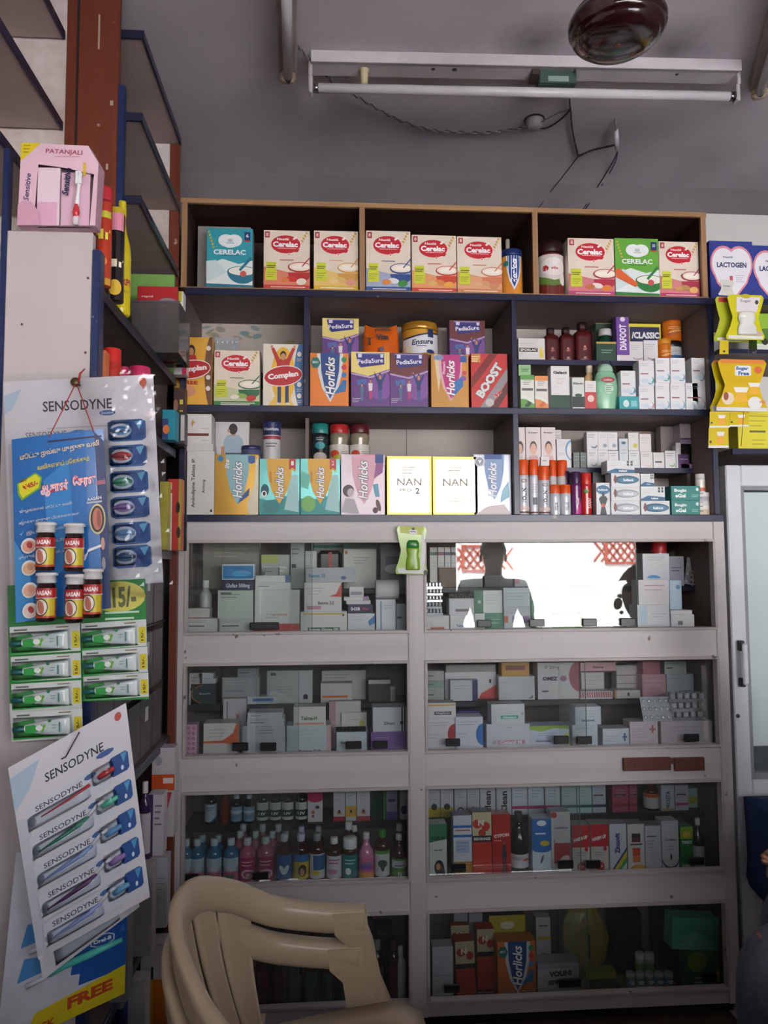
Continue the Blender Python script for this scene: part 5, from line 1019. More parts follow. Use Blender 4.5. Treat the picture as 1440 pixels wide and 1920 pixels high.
C((921, 1320, 984, 1357), 'white carton with small green label', '#cbd2d8', lambda A: (A.r(.28, .25, .80, .42, '#2f9a8a'), A.t('Glimisave', .54, .33, .42, .07, '#e6f0ee', 0, .03), A.e(.93, .5, .04, .08, '#a9adb5')), th=.06, on=a, top='#9a9ca0')
C((993, 1361, 1068, 1402), 'white carton with lime waves', '#bfc8da', lambda A: (A.p([(0, .85), (.3, .75), (.6, .9), (1, .85), (1, 1), (0, 1)], '#8fae3a'), A.e(1.0, .45, .15, .28, '#a8c23a', 0, 20, 90, 270), A.t('Glycomet', .33, .35, .36, .07, '#55607a', 0, .03), A.lines(.2, .68, .7, 2, .1, '#95a0bc', .02)), th=.07)
a = C((1073, 1359, 1121, 1399), 'pale blue carton under another', '#c0ccd6', lambda A: (A.t('Istamet', .4, .5, .5, .10, '#3f5a6a', 0, .03), A.lines(.2, .85, .8, 1, .1)), th=.07)
C((1078, 1325, 1127, 1359), 'pale blue carton on top of another', '#c6d0da', lambda A: (A.lines(.4, .75, .9, 3, .15), A.t('Istamet', .5, .25, .5, .09, '#3f5a6a', 0, .03)), th=.06, on=a)
C((1130, 1366, 1180, 1399), 'small white carton with blue cross', '#c8d2da', lambda A: (A.r(.80, .35, .86, .75, '#3a6a9a'), A.r(.74, .52, .92, .60, '#3a6a9a'), A.lines(.1, .6, .6, 3, .12)), th=.06)
a = C((1181, 1353, 1234, 1399), 'pinkish white carton with red cross', '#d3c8cf', lambda A: (A.r(.78, .55, .84, .85, '#b5606c'), A.r(.70, .66, .92, .72, '#b5606c'), A.lines(.1, .7, .6, 4, .1)), th=.06)
b = C((1239, 1352, 1336, 1397), 'wide pinkish white carton at the right end', '#cfc3ca', lambda A: (A.lines(.2, .75, .8, 2, .15, '#b5a9b2', .03), A.r(.4, .25, .6, .30, '#b59aa6')), th=.07, top='#b9b0b5')
strips((1258, 1300, 1325, 1352), 3, 'silver tablet strip on the right', b.top, DF)
blisterpack((1206, 1306, 1260, 1353), 'bright silver blister leaning over pink carton', on=a, rows=3, cols=5, rx=-20)
setrow('high in second right glass case', z2r, DBK, YIN, LIMR)
C((1090, 1296, 1149, 1312) if False else (1088, 1318-22, 1149, 1312), 'white carton with red hatching', '#d0ccd0', lambda A: [A.p([(i/14, .2), (i/14+.04, .2), (i/14+.02, .9), (i/14-.02, .9)], '#b04a54') for i in range(14)], th=.05, d=2.575)
C((1152, 1294, 1201, 1312), 'white carton with orange side line', '#cfc9c8', lambda A: (A.r(0, 0, .08, 1, '#c98a4a'), A.r(.5, .3, .58, .7, '#4a4a50')), th=.05, d=2.575)
q = None
for yt, c_ in ((1290, '#a9b0ac'), (1276, '#8fa59a'), (1258, '#b0aeb0')): q = C((801, yt, 833, 1312), 'flat carton, %s of the left stack' % {1290: 'lowest', 1276: 'middle', 1258: 'top'}[yt], c_, med(size=.3), th=.05, on=q)
a = C((834, 1260, 931, 1312), 'wide white carton with red corner', '#cfced2', lambda A: (A.p([(.65, 0), (1, 0), (1, .52), (.85, .35), (.7, .2)], '#c03034'), A.lines(.15, .82, .5, 2, .1), A.r(.86, .58, .9, .72, '#333')), th=.05, d=2.62)
C((844, 1275, 896, 1312), 'small white carton with navy edge', '#c9ccd4', lambda A: (A.r(.8, 0, 1, 1, '#2a2f6a'), A.lines(.1, .7, .7, 2, .12)), th=.03)
C((836, 1246, 930, 1260), 'flat grey carton on the red cornered carton', '#9a9a9e', None, th=.05, on=a, d=2.62)
a = C((935, 1268, 1003, 1312), 'white carton under the amber carton', '#c3c6cc', lambda A: (A.p([(.8, .05), (.95, .2), (.95, .05)], '#77797f'), A.lines(.05, .75, .3, 1, .1)), th=.06)
C((940, 1242, 993, 1268), 'amber carton with dark label', '#b5822a', lambda A: (A.r(.15, .45, .85, .78, '#7a3a1c'),), th=.05, on=a)
C((1008, 1242, 1086, 1312), 'tall white carton with maroon circle and lettering', '#cfccd2', lambda A: (A.e(1.02, .62, .26, .42, '#9a3048', 0, 24, 90, 270), A.t('OMEZ', .30, .56, .36, .09, '#4a2a4a', 0, .05), A.t('IP 20mg', .35, .86, .36, .09, '#8a8690', 0, .02), A.e(.62, .56, .08, .08, '#8a5a7a'), A.r(.1, .2, .25, .24, '#55555c')), th=.06)
a = C((1090, 1260, 1133, 1296), 'white carton with orange label', '#cac6c8', lambda A: (A.r(.1, .1, .6, .25, '#c8683a'), A.lines(.2, .8, .8, 3, .15)), th=.04, d=2.63)
C((1088, 1242, 1155, 1260), 'flat pink carton', '#cf9fa6', lambda A: (A.t('Pantop', .5, .5, .3, .08, '#6a3a4a', 0, .04), A.r(0, 0, 1, .15, '#5a3a44')), th=.05, on=a, d=2.62)
q = None
for yt, nm in ((1282, 'lowest'), (1266, 'middle'), (1247, 'top')): q = C((1156, yt, 1202, 1296), 'white carton, %s of three at centre right' % nm, '#cfc9c8', lambda A: (A.lines(.1, .6, .7, 1, .2), A.r(0, 0, 1, .06, '#77706e')), th=.05, on=q if q else z2r, d=2.635)
a = C((1204, 1264, 1249, 1312), 'rose pink carton', '#cfa3ab', lambda A: (A.lines(.1, .7, .9, 2, .2, '#e0c3c8', .03),), th=.06); C((1205, 1240, 1238, 1264), 'deep rose carton on the rose pink carton', '#b5707f', None, th=.05, on=a)
a = C((1250, 1264, 1301, 1312), 'pale grey blue carton', '#b9c3c8', lambda A: (A.r(.45, .2, .9, .28, '#5f7a94'), A.lines(.1, .8, .6, 1, .1)), th=.06); C((1246, 1240, 1287, 1264), 'pale green grey carton on another', '#b5bfbd', med(size=.3), th=.05, on=a)
# ---- third left
z3l = inner(352, 762, 1545, 2.56); z3r = inner(806, 1338, 1528, 2.56)
setrow('high in third left glass case', z3l, 2.575, YIN, LIML)
bottle((382, 1484, 405, 1545), 'dark bottle with pale label at the left', 'syrup', '#171a1c', '#20242a', '#a9bcc6', lambda A: (A.lines(.2, .8, .8, 2, .12, '#5c6a74', .04), A.p([(.5, 0), (1, 0), (1, .3)], '#2c4a5a')))
bottle((412, 1488, 428, 1545), 'amber brown tube bottle', 'can', '#7a2f18', '#5a2212', None)
for rc in ((431, 1492, 453, 1545), (455, 1492, 477, 1545)): bottle(rc, 'small blue labelled syrup bottle', 'syrup', '#142026', '#c3cad0', '#7f9fb5', lambda A: (A.r(0, .55, 1, .75, '#b8c6d2'), A.lines(.2, .35, .8, 2, .12, '#4a6070', .04)))
for k, rc in enumerate(((480, 1480, 503, 1545), (504, 1480, 527, 1545), (528, 1480, 550, 1545), (553, 1480, 577, 1545))): bottle(rc, 'dark syrup bottle with green label', 'syrup', '#1a1614', '#16181a', '#c6ccc9', lambda A: (A.r(0, .18, 1, .58, '#16352f'), A.t('LIV', .5, .38, .5, .18, '#dfe6e2', 0, .04), A.lines(.2, .85, .8, 1, .1)))
C((577, 1480, 605, 1545), 'white carton with hot pink top', '#cfcace', lambda A: (A.r(0, .70, 1, 1, '#b02c5c'), A.e(.5, .70, .5, .10, '#b02c5c'), A.e(.35, .3, .12, .06, '#c86a5a'), A.e(.35, .18, .08, .05, '#b03a4a'), A.e(.65, .45, .15, .05, '#4a4a50')), th=.04)
for x0, x1, c_, b_, ds in ((625, 647, '#c5c3cc', '#a8303c', 'white carton with red foot'), (648, 668, '#c2c8cc', '#d0a83a', 'white carton with yellow lower half'), (669, 694, '#cac6cc', '#b04a4a', 'white carton with red line and small figure')): C((x0, 1477, x1, 1545), ds, c_, (lambda q, y: lambda A: (A.r(0, .0 if not y else .12, 1, .14 if not y else .45, q), A.lines(.2, .85, .8, 3, .1), A.e(.5, .25, .2, .05, '#c98a3a'), A.e(.5, .3, .1, .05, '#333')))(b_, x0 == 648), th=.035)
C((695, 1475, 717, 1545), 'deep teal carton', '#123c3a', None, th=.035); C((718, 1475, 723, 1545), 'thin green carton edge', '#4a8a3a', None, th=.035)
C((724, 1475, 745, 1545), 'lavender carton with violet foot', '#9a97b5', lambda A: (A.r(0, .0, 1, .25, '#5a4a94'), A.r(.2, .55, .8, .62, '#3a3a5a')), th=.035); C((750, 1477, 763, 1545), 'white carton with violet dot near the post', '#a9a5b2', lambda A: (A.e(.6, .3, .5, .14, '#3a2a5a'),), th=.035)
setrow('in third left glass case', zrow[2], DF, YIN, LIML)
mint = lambda A: (A.r(0, .0, 1, .42, '#b5607c'), A.r(0, .62, 1, 1, '#a9bfc9'), A.e(.5, .22, .22, .10, '#2f6a4a'), A.e(.5, .55, .3, .10, '#c0bcc6'))
for rc in ((328, 1577, 351, 1655), (354, 1577, 381, 1655), (385, 1577, 414, 1655), (417, 1576, 446, 1655)): bottle(rc, 'blue and pink bottle with leaf print', 'syrup', '#3a6a8c', '#b9c6ca', '#9db3bf', mint)
for rc in ((364, 1570, 390, 1655), (394, 1570, 420, 1655)): bottle(rc, 'blue bottle in the second row', 'syrup', '#2f5a7c', '#9fb3ba', '#5f86a0', None, d=2.505)
pnk = lambda A: (A.e(.55, .30, .34, .20, '#dfb0c4'), A.e(.55, .30, .22, .12, '#b02c68'), A.e(.6, .28, .12, .07, '#dfb0c4'), A.lines(.25, .8, .8, 2, .14, '#e6b8cc', .04))
for rc in ((447, 1576, 478, 1654), (481, 1574, 513, 1654)): bottle(rc, 'magenta antacid bottle in front', 'syrup', '#b5607c', '#c6ccce', '#a82c62', pnk)
for rc in ((436, 1562, 461, 1655), (466, 1562, 490, 1655), (498, 1562, 522, 1655)): bottle(rc, 'pink bottle in the second row', 'syrup', '#a8627c', '#c0c8ca', '#9a3a64', None, d=2.505)
for rc in ((443, 1549, 466, 1655), (479, 1549, 503, 1655), (509, 1549, 533, 1655)): bottle(rc, 'pink bottle in the third row', 'syrup', '#8f5a70', '#b0babc', None, d=2.535, rough=.25)
bottle((652, 1550, 677, 1653), 'brown bottle in the third row', 'syrup', '#2f1510', '#d3d5d6', None, d=2.545, rough=.2)
BR = [((517, 1568, 547, 1653), 'brown syrup bottle with blue leaf label', '#1d62a8', lambda A: (A.e(.42, .4, .12, .2, '#d9e3ec', 30), A.e(.62, .4, .12, .2, '#d9e3ec', -30), A.r(0, .0, 1, .1, '#12406a')), '#c9ced2', 'syrup'),
      ((548, 1568, 579, 1651), 'brown syrup bottle with yellow and blue label', '#c9b32f', lambda A: (A.r(0, .7, 1, 1, '#2a6aa8'), A.e(.6, .35, .2, .25, '#3a211c'), A.e(.58, .3, .12, .16, SKIN)), '#c6c3dc', 'syrup'),
      ((580, 1567, 609, 1648), 'brown syrup bottle with white and blue label', '#c9ccd0', lambda A: (A.r(.3, .35, 1, .95, '#2f5f94'), A.e(.45, .25, .2, .1, '#d9b23a')), '#8f9496', 'syrup'),
      ((612, 1574, 641, 1648), 'dark bottle with white cap and pink lettering', '#d0ced4', lambda A: (A.lines(.2, .8, .8, 2, .14, '#b5486a', .05), A.e(.4, .3, .3, .12, '#c98ab0'), A.lines(.3, .15, .8, 1, .1)), '#d9dadb', 'syrup'),
      ((642, 1574, 671, 1648), 'brown bottle with wide white cap and teal label', '#1d7a7c', lambda A: (A.lines(.2, .75, .8, 2, .14, '#a9ccd0', .05), A.e(.4, .3, .15, .15, '#e2e8e8')), '#dcdedf', 'pill'),
      ((703, 1560, 732, 1645), 'brown bottle with green cap and white label', '#c9d0d4', lambda A: (A.e(.5, .5, .25, .16, '#2d4a3a'), A.e(.5, .4, .1, .2, '#2d4a3a'), A.r(0, .88, 1, 1, '#5f9a3a')), '#2f8a2f', 'syrup'),
      ((735, 1568, 764, 1644), 'dark bottle with green and white label', '#4f8a2a', lambda A: (A.r(0, .5, 1, .9, '#c6ccd0'), A.lines(.2, .6, .8, 1, .1, '#333', .04), A.t('N', .5, .2, .18, .2, '#d9e0c0', 0, .03)), '#c3c6c8', 'talltop')]
for rc, ds, lb_, ar, cp, kd in BR: bottle(rc, ds, kd, '#3a1710', cp, lb_, ar)
for rc, cp in (((524, 1562, 546, 1653), '#b9bfc9'), ((553, 1553, 576, 1653), '#b5b0cc'), ((585, 1553, 608, 1653), '#9a9fa2'), ((640, 1545, 668, 1653), '#d0d3d4'), ((738, 1548, 762, 1650), '#b0b3b6')): bottle(rc, 'brown syrup bottle in the second row', 'syrup', '#2f1510', cp, None, d=2.507, rough=.2)
bottle((673, 1565, 702, 1647), 'pink yellow plastic lotion bottle', 'talltop', '#cf7fa4', '#cfcdd2', '#cf6f9a', lambda A: (A.r(0, 0, 1, .3, '#e0983a'), A.e(.5, .55, .4, .12, '#8a4aa0'), A.t('Clamp', .5, .72, .6, .18, '#2f7ab5', 12, .04)))
# ---- third right
setrow('high in third right glass case', z3r, 2.575, YIN, LIMR)
U = [(803, 825, '#c3c2c8', 'white and yellow carton', lambda A: (A.r(0, 0, 1, .30, '#b5a52c'), A.e(.5, .32, .25, .10, '#2a2a2c'), A.lines(.1, .85, .9, 2, .1))), (826, 850, '#c3c2c8', 'white and yellow carton', lambda A: (A.r(0, 0, 1, .30, '#b5a52c'), A.e(.5, .32, .25, .10, '#2a2a2c'), A.lines(.1, .85, .9, 2, .1))),
     (852, 875, '#bfc0c6', 'white carton with gear ring', None), (876, 899, '#bfc0c6', 'white carton with gear ring', None),
     (900, 929, '#c5c7cc', 'white carton with large vertical lettering', 'Clean'), (931, 959, '#c5c7cc', 'white carton with large vertical lettering', 'Clean'),
     (960, 989, '#c2cad2', 'pale carton with magenta band', '#b0306a'), (990, 1020, '#c2cad2', 'pale carton with magenta band', '#b0306a'), (1022, 1050, '#c2cad2', 'pale carton with magenta band', '#b0306a'),
     (1053, 1081, '#a9c3c2', 'grey green carton with teal band', '#1d5558'), (1082, 1110, '#a9c3c2', 'grey green carton with teal band', '#1d5558'), (1111, 1136, '#b5bcc6', 'grey carton with navy band', '#1c2f48'),
     (1148, 1179, '#a84a60', 'crimson pink carton', '#8a2a44'), (1180, 1195, '#a84a60', 'narrow crimson carton', '#8a2a44'),
     (1240, 1265, '#c9ccd4', 'white carton with vertical blue lettering', 'PROSTA'), (1266, 1291, '#c6c6cc', 'white carton with pink foot', '#c0407a')]
for x0, x1, c_, ds, k in U:
    if callable(k): ar = k
    elif k is None: ar = lambda A: (A.e(.5, .18, .28, .12, '#3a3a40', 0, 12), A.e(.5, .18, .18, .08, '#bfc0c6', 0, 12), A.lines(.15, .85, .85, 4, .08))
    elif k in ('Clean', 'PROSTA'): ar = (lambda q: lambda A: (A.t(q, .5, .42, 1.5 if q == 'Clean' else 1.3, .42 if q == 'Clean' else .3, '#26262c' if q == 'Clean' else '#3a4a86', 90, .03), A.e(.5, .06, .5, .04, '#c9a02c') if q != 'Clean' else None))(k)
    else: ar = (lambda q: lambda A: (A.r(0, .20, 1, .30, q), A.r(.08, .42, .92, .90, '#c9d3dc' if q == '#b0306a' else '#b5c6c4') if q in ('#b0306a', '#1d5558') else A.r(.1, .6, .8, .66, '#5a2a3a'), A.lines(.2, .8, .8, 3, .1, '#95a3ad', .02)))(k)
    C((x0, 1472, x1, 1528), ds, c_, ar, th=.04, d=2.575)
bottle((1212, 1468, 1240, 1528), 'brown bottle with orange label', 'syrup', '#4a1f14', '#8a3a20', '#cfc9c8', lambda A: (A.r(0, .75, 1, 1, '#c8602c'),))
C((1294, 1478, 1332, 1528), 'pale mint carton near the cabinet side', '#a9c4c0', lambda A: (A.e(.7, .4, .3, .2, '#b5b53a'),), th=.04, d=2.60)
setrow('in third right glass case', zrow[2], DF, YIN, LIMR)
C((805, 1545, 838, 1643), 'white and green carton with woman print', '#c9cec9', lambda A: (A.r(0, .80, 1, 1, '#2f7a55'), A.p([(0, .80), (1, .80), (1, .72), (0, .66)], '#2f7a55'), A.t('ALEUK', .5, .74, .86, .18, '#123a2a', 0, .05), A.t('Hair Oil', .5, .52, .45, .09, '#33343a', 0, .02), A.e(.55, .20, .28, .14, '#201a1c'), A.p([(.35, 0), (.9, 0), (.85, .2), (.55, .25), (.4, .15)], '#3a2226'), A.e(.50, .22, .12, .06, SKIN)), th=.05, side='#2a6a4a')
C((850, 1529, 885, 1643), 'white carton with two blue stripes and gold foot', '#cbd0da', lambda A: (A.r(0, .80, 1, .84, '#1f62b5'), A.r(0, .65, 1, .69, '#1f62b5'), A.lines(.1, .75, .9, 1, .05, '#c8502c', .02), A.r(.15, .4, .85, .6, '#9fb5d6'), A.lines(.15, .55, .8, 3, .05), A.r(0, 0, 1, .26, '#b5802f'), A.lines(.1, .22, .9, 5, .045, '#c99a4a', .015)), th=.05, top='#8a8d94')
C((886, 1523, 922, 1643), 'red carton with fruit print and black name band', '#c8351f', lambda A: (A.r(0, .62, 1, 1, '#c9bf9a'), A.e(.25, .82, .24, .07, '#c0281f'), A.e(.70, .78, .22, .07, '#c0281f'), A.e(.5, .68, .2, .06, '#b5281f'), A.t('N', .45, .84, .3, .3, '#e9e5dc', 0, .05), A.r(0, .54, 1, .64, '#1a1614'), A.t('REKORANGE', .5, .59, .86, .14, '#e6e0da', 0, .04)), th=.05, top='#3a4a2c', mt=gloss)
C((923, 1527, 958, 1640), 'red carton with white slanted name and figure', '#b5231f', lambda A: (A.t('CYPON', .5, .66, .82, .18, '#ecd9d4', 6, .06), A.r(.55, .03, .62, .3, '#241a2a'), A.r(.66, .03, .74, .3, '#241a2a'), A.p([(.5, .3), (.78, .3), (.72, .5), (.55, .5)], '#3a2438'), A.e(.64, .54, .07, .03, '#8a4a3a'), A.lines(.1, .57, .5, 1, .03, '#e0a9a0', .012)), th=.05, mt=gloss)
bottle((959, 1527, 995, 1637), 'large black syrup bottle with white band', 'talltop', '#141013', '#2a272a', '#cfccd2', lambda A: (A.e(.75, .6, .2, .1, '#c86a4a'), A.lines(.1, .75, .6, 2, .12, '#55535c', .04)), lab=(.12, .34))
C((998, 1535, 1034, 1633), 'blue and white carton with yellow accent', '#c9d3de', lambda A: (A.r(0, .46, 1, 1, '#1f6ab5'), A.e(.5, .46, .5, .06, '#1f6ab5'), A.e(.5, .92, .25, .05, '#e0e6ec'), A.e(.65, .56, .25, .05, '#c9b32f'), A.lines(.15, .72, .7, 1, .05, '#d3e0ee', .03), A.e(.5, .28, .05, .08, '#3a4a5a', -20)), th=.05)
C((1034, 1522, 1070, 1632), 'tall white carton with red lower panel', '#cfc9cc', lambda A: (A.r(.12, .18, .98, .50, '#b52f35'), A.e(.7, .25, .25, .05, '#dfc0bc', 20), A.e(.15, .95, .15, .05, '#b52f35'), A.t('LysiFine', .5, .74, .7, .14, '#55525a', 0, .03), A.r(.1, .52, .16, .55, '#b52f35')), th=.05)
haem = lambda A: (A.r(0, .5, 1, 1, '#c0252c'), A.r(0, .5, 1, .54, '#c9c3bd'), A.t('HAEM UP', .48, .72, .82, .20, '#ece6e4', 14, .06), A.e(.8, .50, .1, .05, '#c0252c'), A.e(.5, .14, .26, .10, '#b5303a'), A.t('100', .5, .14, .28, .10, '#e6cfcf', 0, .02), A.lines(.2, .42, .8, 2, .05))
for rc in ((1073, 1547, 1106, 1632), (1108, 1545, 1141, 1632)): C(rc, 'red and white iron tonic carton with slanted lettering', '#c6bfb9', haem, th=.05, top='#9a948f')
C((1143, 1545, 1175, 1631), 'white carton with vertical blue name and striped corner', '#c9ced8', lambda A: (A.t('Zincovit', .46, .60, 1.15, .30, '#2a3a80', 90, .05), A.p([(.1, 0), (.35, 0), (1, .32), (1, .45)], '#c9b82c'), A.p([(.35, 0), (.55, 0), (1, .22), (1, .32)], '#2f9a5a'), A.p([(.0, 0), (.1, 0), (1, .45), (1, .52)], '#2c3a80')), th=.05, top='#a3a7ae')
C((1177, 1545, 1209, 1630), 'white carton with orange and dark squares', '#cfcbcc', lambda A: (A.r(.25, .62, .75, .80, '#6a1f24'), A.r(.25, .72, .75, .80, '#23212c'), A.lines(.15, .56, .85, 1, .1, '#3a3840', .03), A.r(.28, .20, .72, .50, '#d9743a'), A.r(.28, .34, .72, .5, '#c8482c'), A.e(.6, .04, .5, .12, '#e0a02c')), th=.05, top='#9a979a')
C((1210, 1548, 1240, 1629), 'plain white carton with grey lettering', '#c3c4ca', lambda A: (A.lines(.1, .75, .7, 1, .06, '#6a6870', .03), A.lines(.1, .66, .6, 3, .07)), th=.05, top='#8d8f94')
C((1241, 1539, 1273, 1628), 'white carton with dark curved line', '#cbc9ce', lambda A: (A.e(.5, .22, .50, .18, '#23304a', 0, 24, 180, 360), A.e(.5, .24, .46, .16, '#cbc9ce', 0, 24, 180, 360), A.t('Codifos', .5, .62, .7, .12, '#3a3840', 0, .03), A.e(.52, .28, .06, .06, '#3a3a40'), A.lines(.3, .48, .7, 2, .06)), th=.05)
C((1276, 1550, 1300, 1626), 'green carton with yellow top', '#1f7a3a', lambda A: (A.r(0, .72, 1, 1, '#8fb53a'), A.e(.5, .82, .35, .08, '#d9c23a'), A.t('TRET', .5, .64, .85, .22, '#e0ead8', 0, .05), A.e(.4, .08, .35, .06, '#a9c6a0')), th=.04)
bottle((1303, 1537, 1325, 1624), 'dark bottle with white cap and pale label', 'talltop', '#1f1416', '#d8d8d8', '#c6c3c8', lambda A: (A.e(.8, .3, .3, .15, '#c8743a'), A.lines(.1, .8, .7, 2, .12)), lab=(.05, .46))
# ---- bottom left (dim)
setrow('in bottom left glass case', zrow[3], DF, YIN, LIML)
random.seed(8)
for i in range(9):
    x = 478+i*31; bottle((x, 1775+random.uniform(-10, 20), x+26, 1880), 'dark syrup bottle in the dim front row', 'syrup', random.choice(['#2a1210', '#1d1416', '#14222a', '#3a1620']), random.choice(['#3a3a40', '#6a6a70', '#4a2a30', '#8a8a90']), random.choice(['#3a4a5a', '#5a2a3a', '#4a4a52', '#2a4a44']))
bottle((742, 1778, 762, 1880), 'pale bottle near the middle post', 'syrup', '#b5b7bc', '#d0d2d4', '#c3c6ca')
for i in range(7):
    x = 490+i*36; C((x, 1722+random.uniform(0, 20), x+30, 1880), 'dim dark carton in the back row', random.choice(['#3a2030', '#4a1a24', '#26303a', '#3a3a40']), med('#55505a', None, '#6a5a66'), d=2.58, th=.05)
# ---- bottom right
setrow('in bottom right glass case', zrow[3], DF, YIN, LIMR)
C((811, 1775, 850, 1882), 'tall plain white carton at the left', '#b9babf', lambda A: (A.r(0, .48, 1, .49, '#8a8b90'),), th=.05)
for x0 in (852, 880): C((x0, 1712, x0+26, 1880), 'grey white carton at the back left', '#9a9ca3', None, d=2.60, th=.05)
rk = lambda A: (A.r(0, .62, 1, 1, '#b5aa88'), A.e(.3, .82, .25, .07, '#a82a20'), A.e(.75, .76, .2, .07, '#a82a20'), A.t('N', .45, .84, .3, .3, '#e0dcd2', 0, .05), A.r(0, .55, 1, .63, '#1a1614'))
C((857, 1765, 893, 1878), 'red fruit print carton in front', '#a8301c', rk, th=.05, ry=-2); C((895, 1742, 928, 1876), 'red fruit print carton behind', '#a8301c', rk, th=.05, d=2.515); C((846, 1735, 880, 1876), 'red fruit print carton behind', '#a8301c', rk, th=.04, d=2.54)
C((933, 1765, 1005, 1872), 'orange malt drink carton with blue shield', '#c86a1f', horlicks('#1c4484', '#cfd3d8'), th=.06, name='drink_mix_carton')
C((918, 1716, 986, 1870), 'yellow topped carton behind the malt drink carton', '#232a52', lambda A: (A.r(0, .72, 1, 1, '#b5a32c'), A.e(.5, .85, .2, .06, '#d9d3b0')), th=.05, d=2.56)
a = C((1006, 1762, 1034, 1868), 'slim white carton, lower of two', '#a9a9ae', lambda A: (A.e(.5, .6, .3, .10, '#3a3a48'),), th=.04, d=2.53); C((1005, 1720, 1032, 1762), 'slim white carton with yellow foot, upper of two', '#b5b5b8', lambda A: (A.r(0, 0, 1, .15, '#b5a83a'), A.lines(.2, .6, .8, 1, .1, '#333', .05)), th=.04, d=2.53, on=a)
C((1008, 1806, 1086, 1868), 'white carton with bold black lettering', '#a9a6b2', lambda A: (A.r(.0, .30, .85, .85, '#bfbcc6'), A.t('VOLINI', .55, .70, .55, .13, '#23212c', 3, .06), A.t('SPRAY', .52, .45, .55, .11, '#33313c', 3, .06), A.lines(.05, .6, .2, 3, .1)), th=.06)
# yellow paper bag
def bag(rect, desc):
    x0, y0, x1, y1 = rect; d = 2.53; p = P((x0+x1)/2, y1, d); W = P(x1, y0, d).x-P(x0, y0, d).x; H = P((x0+x1)/2, y0, d).z-zrow[3]; vs = []; fs = []; random.seed(2); n = 16
    for j in range(9):
        v = j/8; rr = (.72+.28*sin(pi*min(1, v*1.1)))*(1-.25*max(0, v-.8)/.2)
        for i in range(n):
            q = 2*pi*i/n; k = 1+.10*sin(3*q+5*v)+.05*random.uniform(-1, 1); vs.append((W/2*rr*k*cos(q), .05*rr*k*sin(q), v*H))
    for j in range(8):
        for i in range(n): fs.append((j*n+i, j*n+(i+1) % n, (j+1)*n+(i+1) % n, (j+1)*n+i))
    fs.append(tuple(range(n))[::-1]); fs.append(tuple(8*n+i for i in range(n)))
    o = MB().add(vs, fs, mat('#8a7d2c', .35, 0, .2, 10)).build('paper_bag', None, (p.x, d+.06, zrow[3])); MB().box((-.01*W, -.056, .3*H), (.03*W, -.05, .62*H), mat('#1d1a16', .5)).build('printed_slit', o); reg(o, desc, 'bag', p.x)
bag((1064, 1702, 1150, 1870), 'crumpled olive yellow bag in the middle')
C((1100, 1822, 1156, 1862), 'yellow green carton in front of the bag', '#8a8a2a', lambda A: (A.r(0, .3, 1, .7, '#3a4a2a'), A.p([(.6, 0), (1, 0), (1, .3)], '#c9bf2c')), th=.04)
tr = C((1172, 1852, 1272, 1870), 'low yellow tray holding small bottles', '#8a7f2c', None, th=.09, name='display_tray', cat='tray')
for i in range(5): bottle((1177+18*i, 1827, 1194+18*i, 1852), 'tiny white capped bottle in the tray', 'pill', '#b0b8a0', '#d8dcd8', '#5a8aa0', lambda A: (A.e(.5, .5, .3, .3, '#d0dce0'),), on=tr, d=DF+.004)
for i in range(2): bottle((1195+18*i, 1790, 1213+18*i, 1852), 'tiny white capped bottle behind the tray row', 'pill', '#b0b8a0', '#d8dcd8', '#7a9a5a', None, on=tr, d=2.50)
a = C((1290, 1780, 1349, 1856), 'green carton with yellow flash', '#3a8a4a', lambda A: (A.e(.3, .7, .3, .25, '#8ab53a'), A.p([(.6, .3), (1, .5), (1, .2)], '#d0cf2c'), A.lines(.2, .3, .6, 2, .1, '#cfe0c0', .03)), th=.06)
C((1258, 1722, 1346, 1780), 'mint green carton tilted on top of another', '#5fd0a4', lambda A: (A.p([(0, .3), (.5, .6), (1, .2), (1, 1), (0, 1)], '#4abb90'), A.p([(.0, 0), (.5, .5), (1, 0)], '#86dcb8')), th=.06, on=a, ry=4)
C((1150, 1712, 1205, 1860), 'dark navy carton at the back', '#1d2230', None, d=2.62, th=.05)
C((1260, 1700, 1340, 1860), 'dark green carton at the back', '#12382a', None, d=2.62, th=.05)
# ================================================================== side shelving along the left wall
XFu = -0.47
su = empty('side_shelf_unit', (0, 0, 0)); tag(su, 'dark side shelving with navy edges and a brown post along the left wall', 'shelf unit')
Y0s, Y1s = 1.53, 2.375
ZSD = [1.978, 1.756, 1.446, .905, .655, .444, .10]
SBU = mat('#a4948e', .7, 0, .12, 5)
def sboard(z, y0, y1, xf, t=.02, e=NAVYY):
    o = MB().box((XLW+.004, y0, z-t), (xf-.006, y1, z), SBU if z > 2.1 else DUSK, .001).build('shelf_board', su)
    MB().box((xf-.006, y0, z-t-.004), (xf, y1, z+.001), e, .0015).build('edge_strip', o)
for z in ZSD: sboard(z, Y0s, Y1s, XFu, .02)
for z in (2.757, 2.54, 2.325):
    sboard(z, 1.905, Y1s+.02, XFu, .018); MB().box((-.53, 1.899, z-.02), (XFu, 1.906, z+.001), NAVYY).build('board_end', su)
MB().box((XLW+.004, Y1s+.022, 2.0), (XFu-.035, Y1s+.03, 2.757), WALLL).build('far_end_panel', su)
MB().box((XFu-.035, Y1s+.020, 2.0), (XFu-.004, Y1s+.032, 2.757), REDBROWN).build('far_end_post', su)
zl = PX(118, 228, -.655).z
for z in (P(119, 62, 1.88).z, zl, P(40, 265, 1.60).z-.02): sboard(z, 1.10, 1.875, -.655, .018)
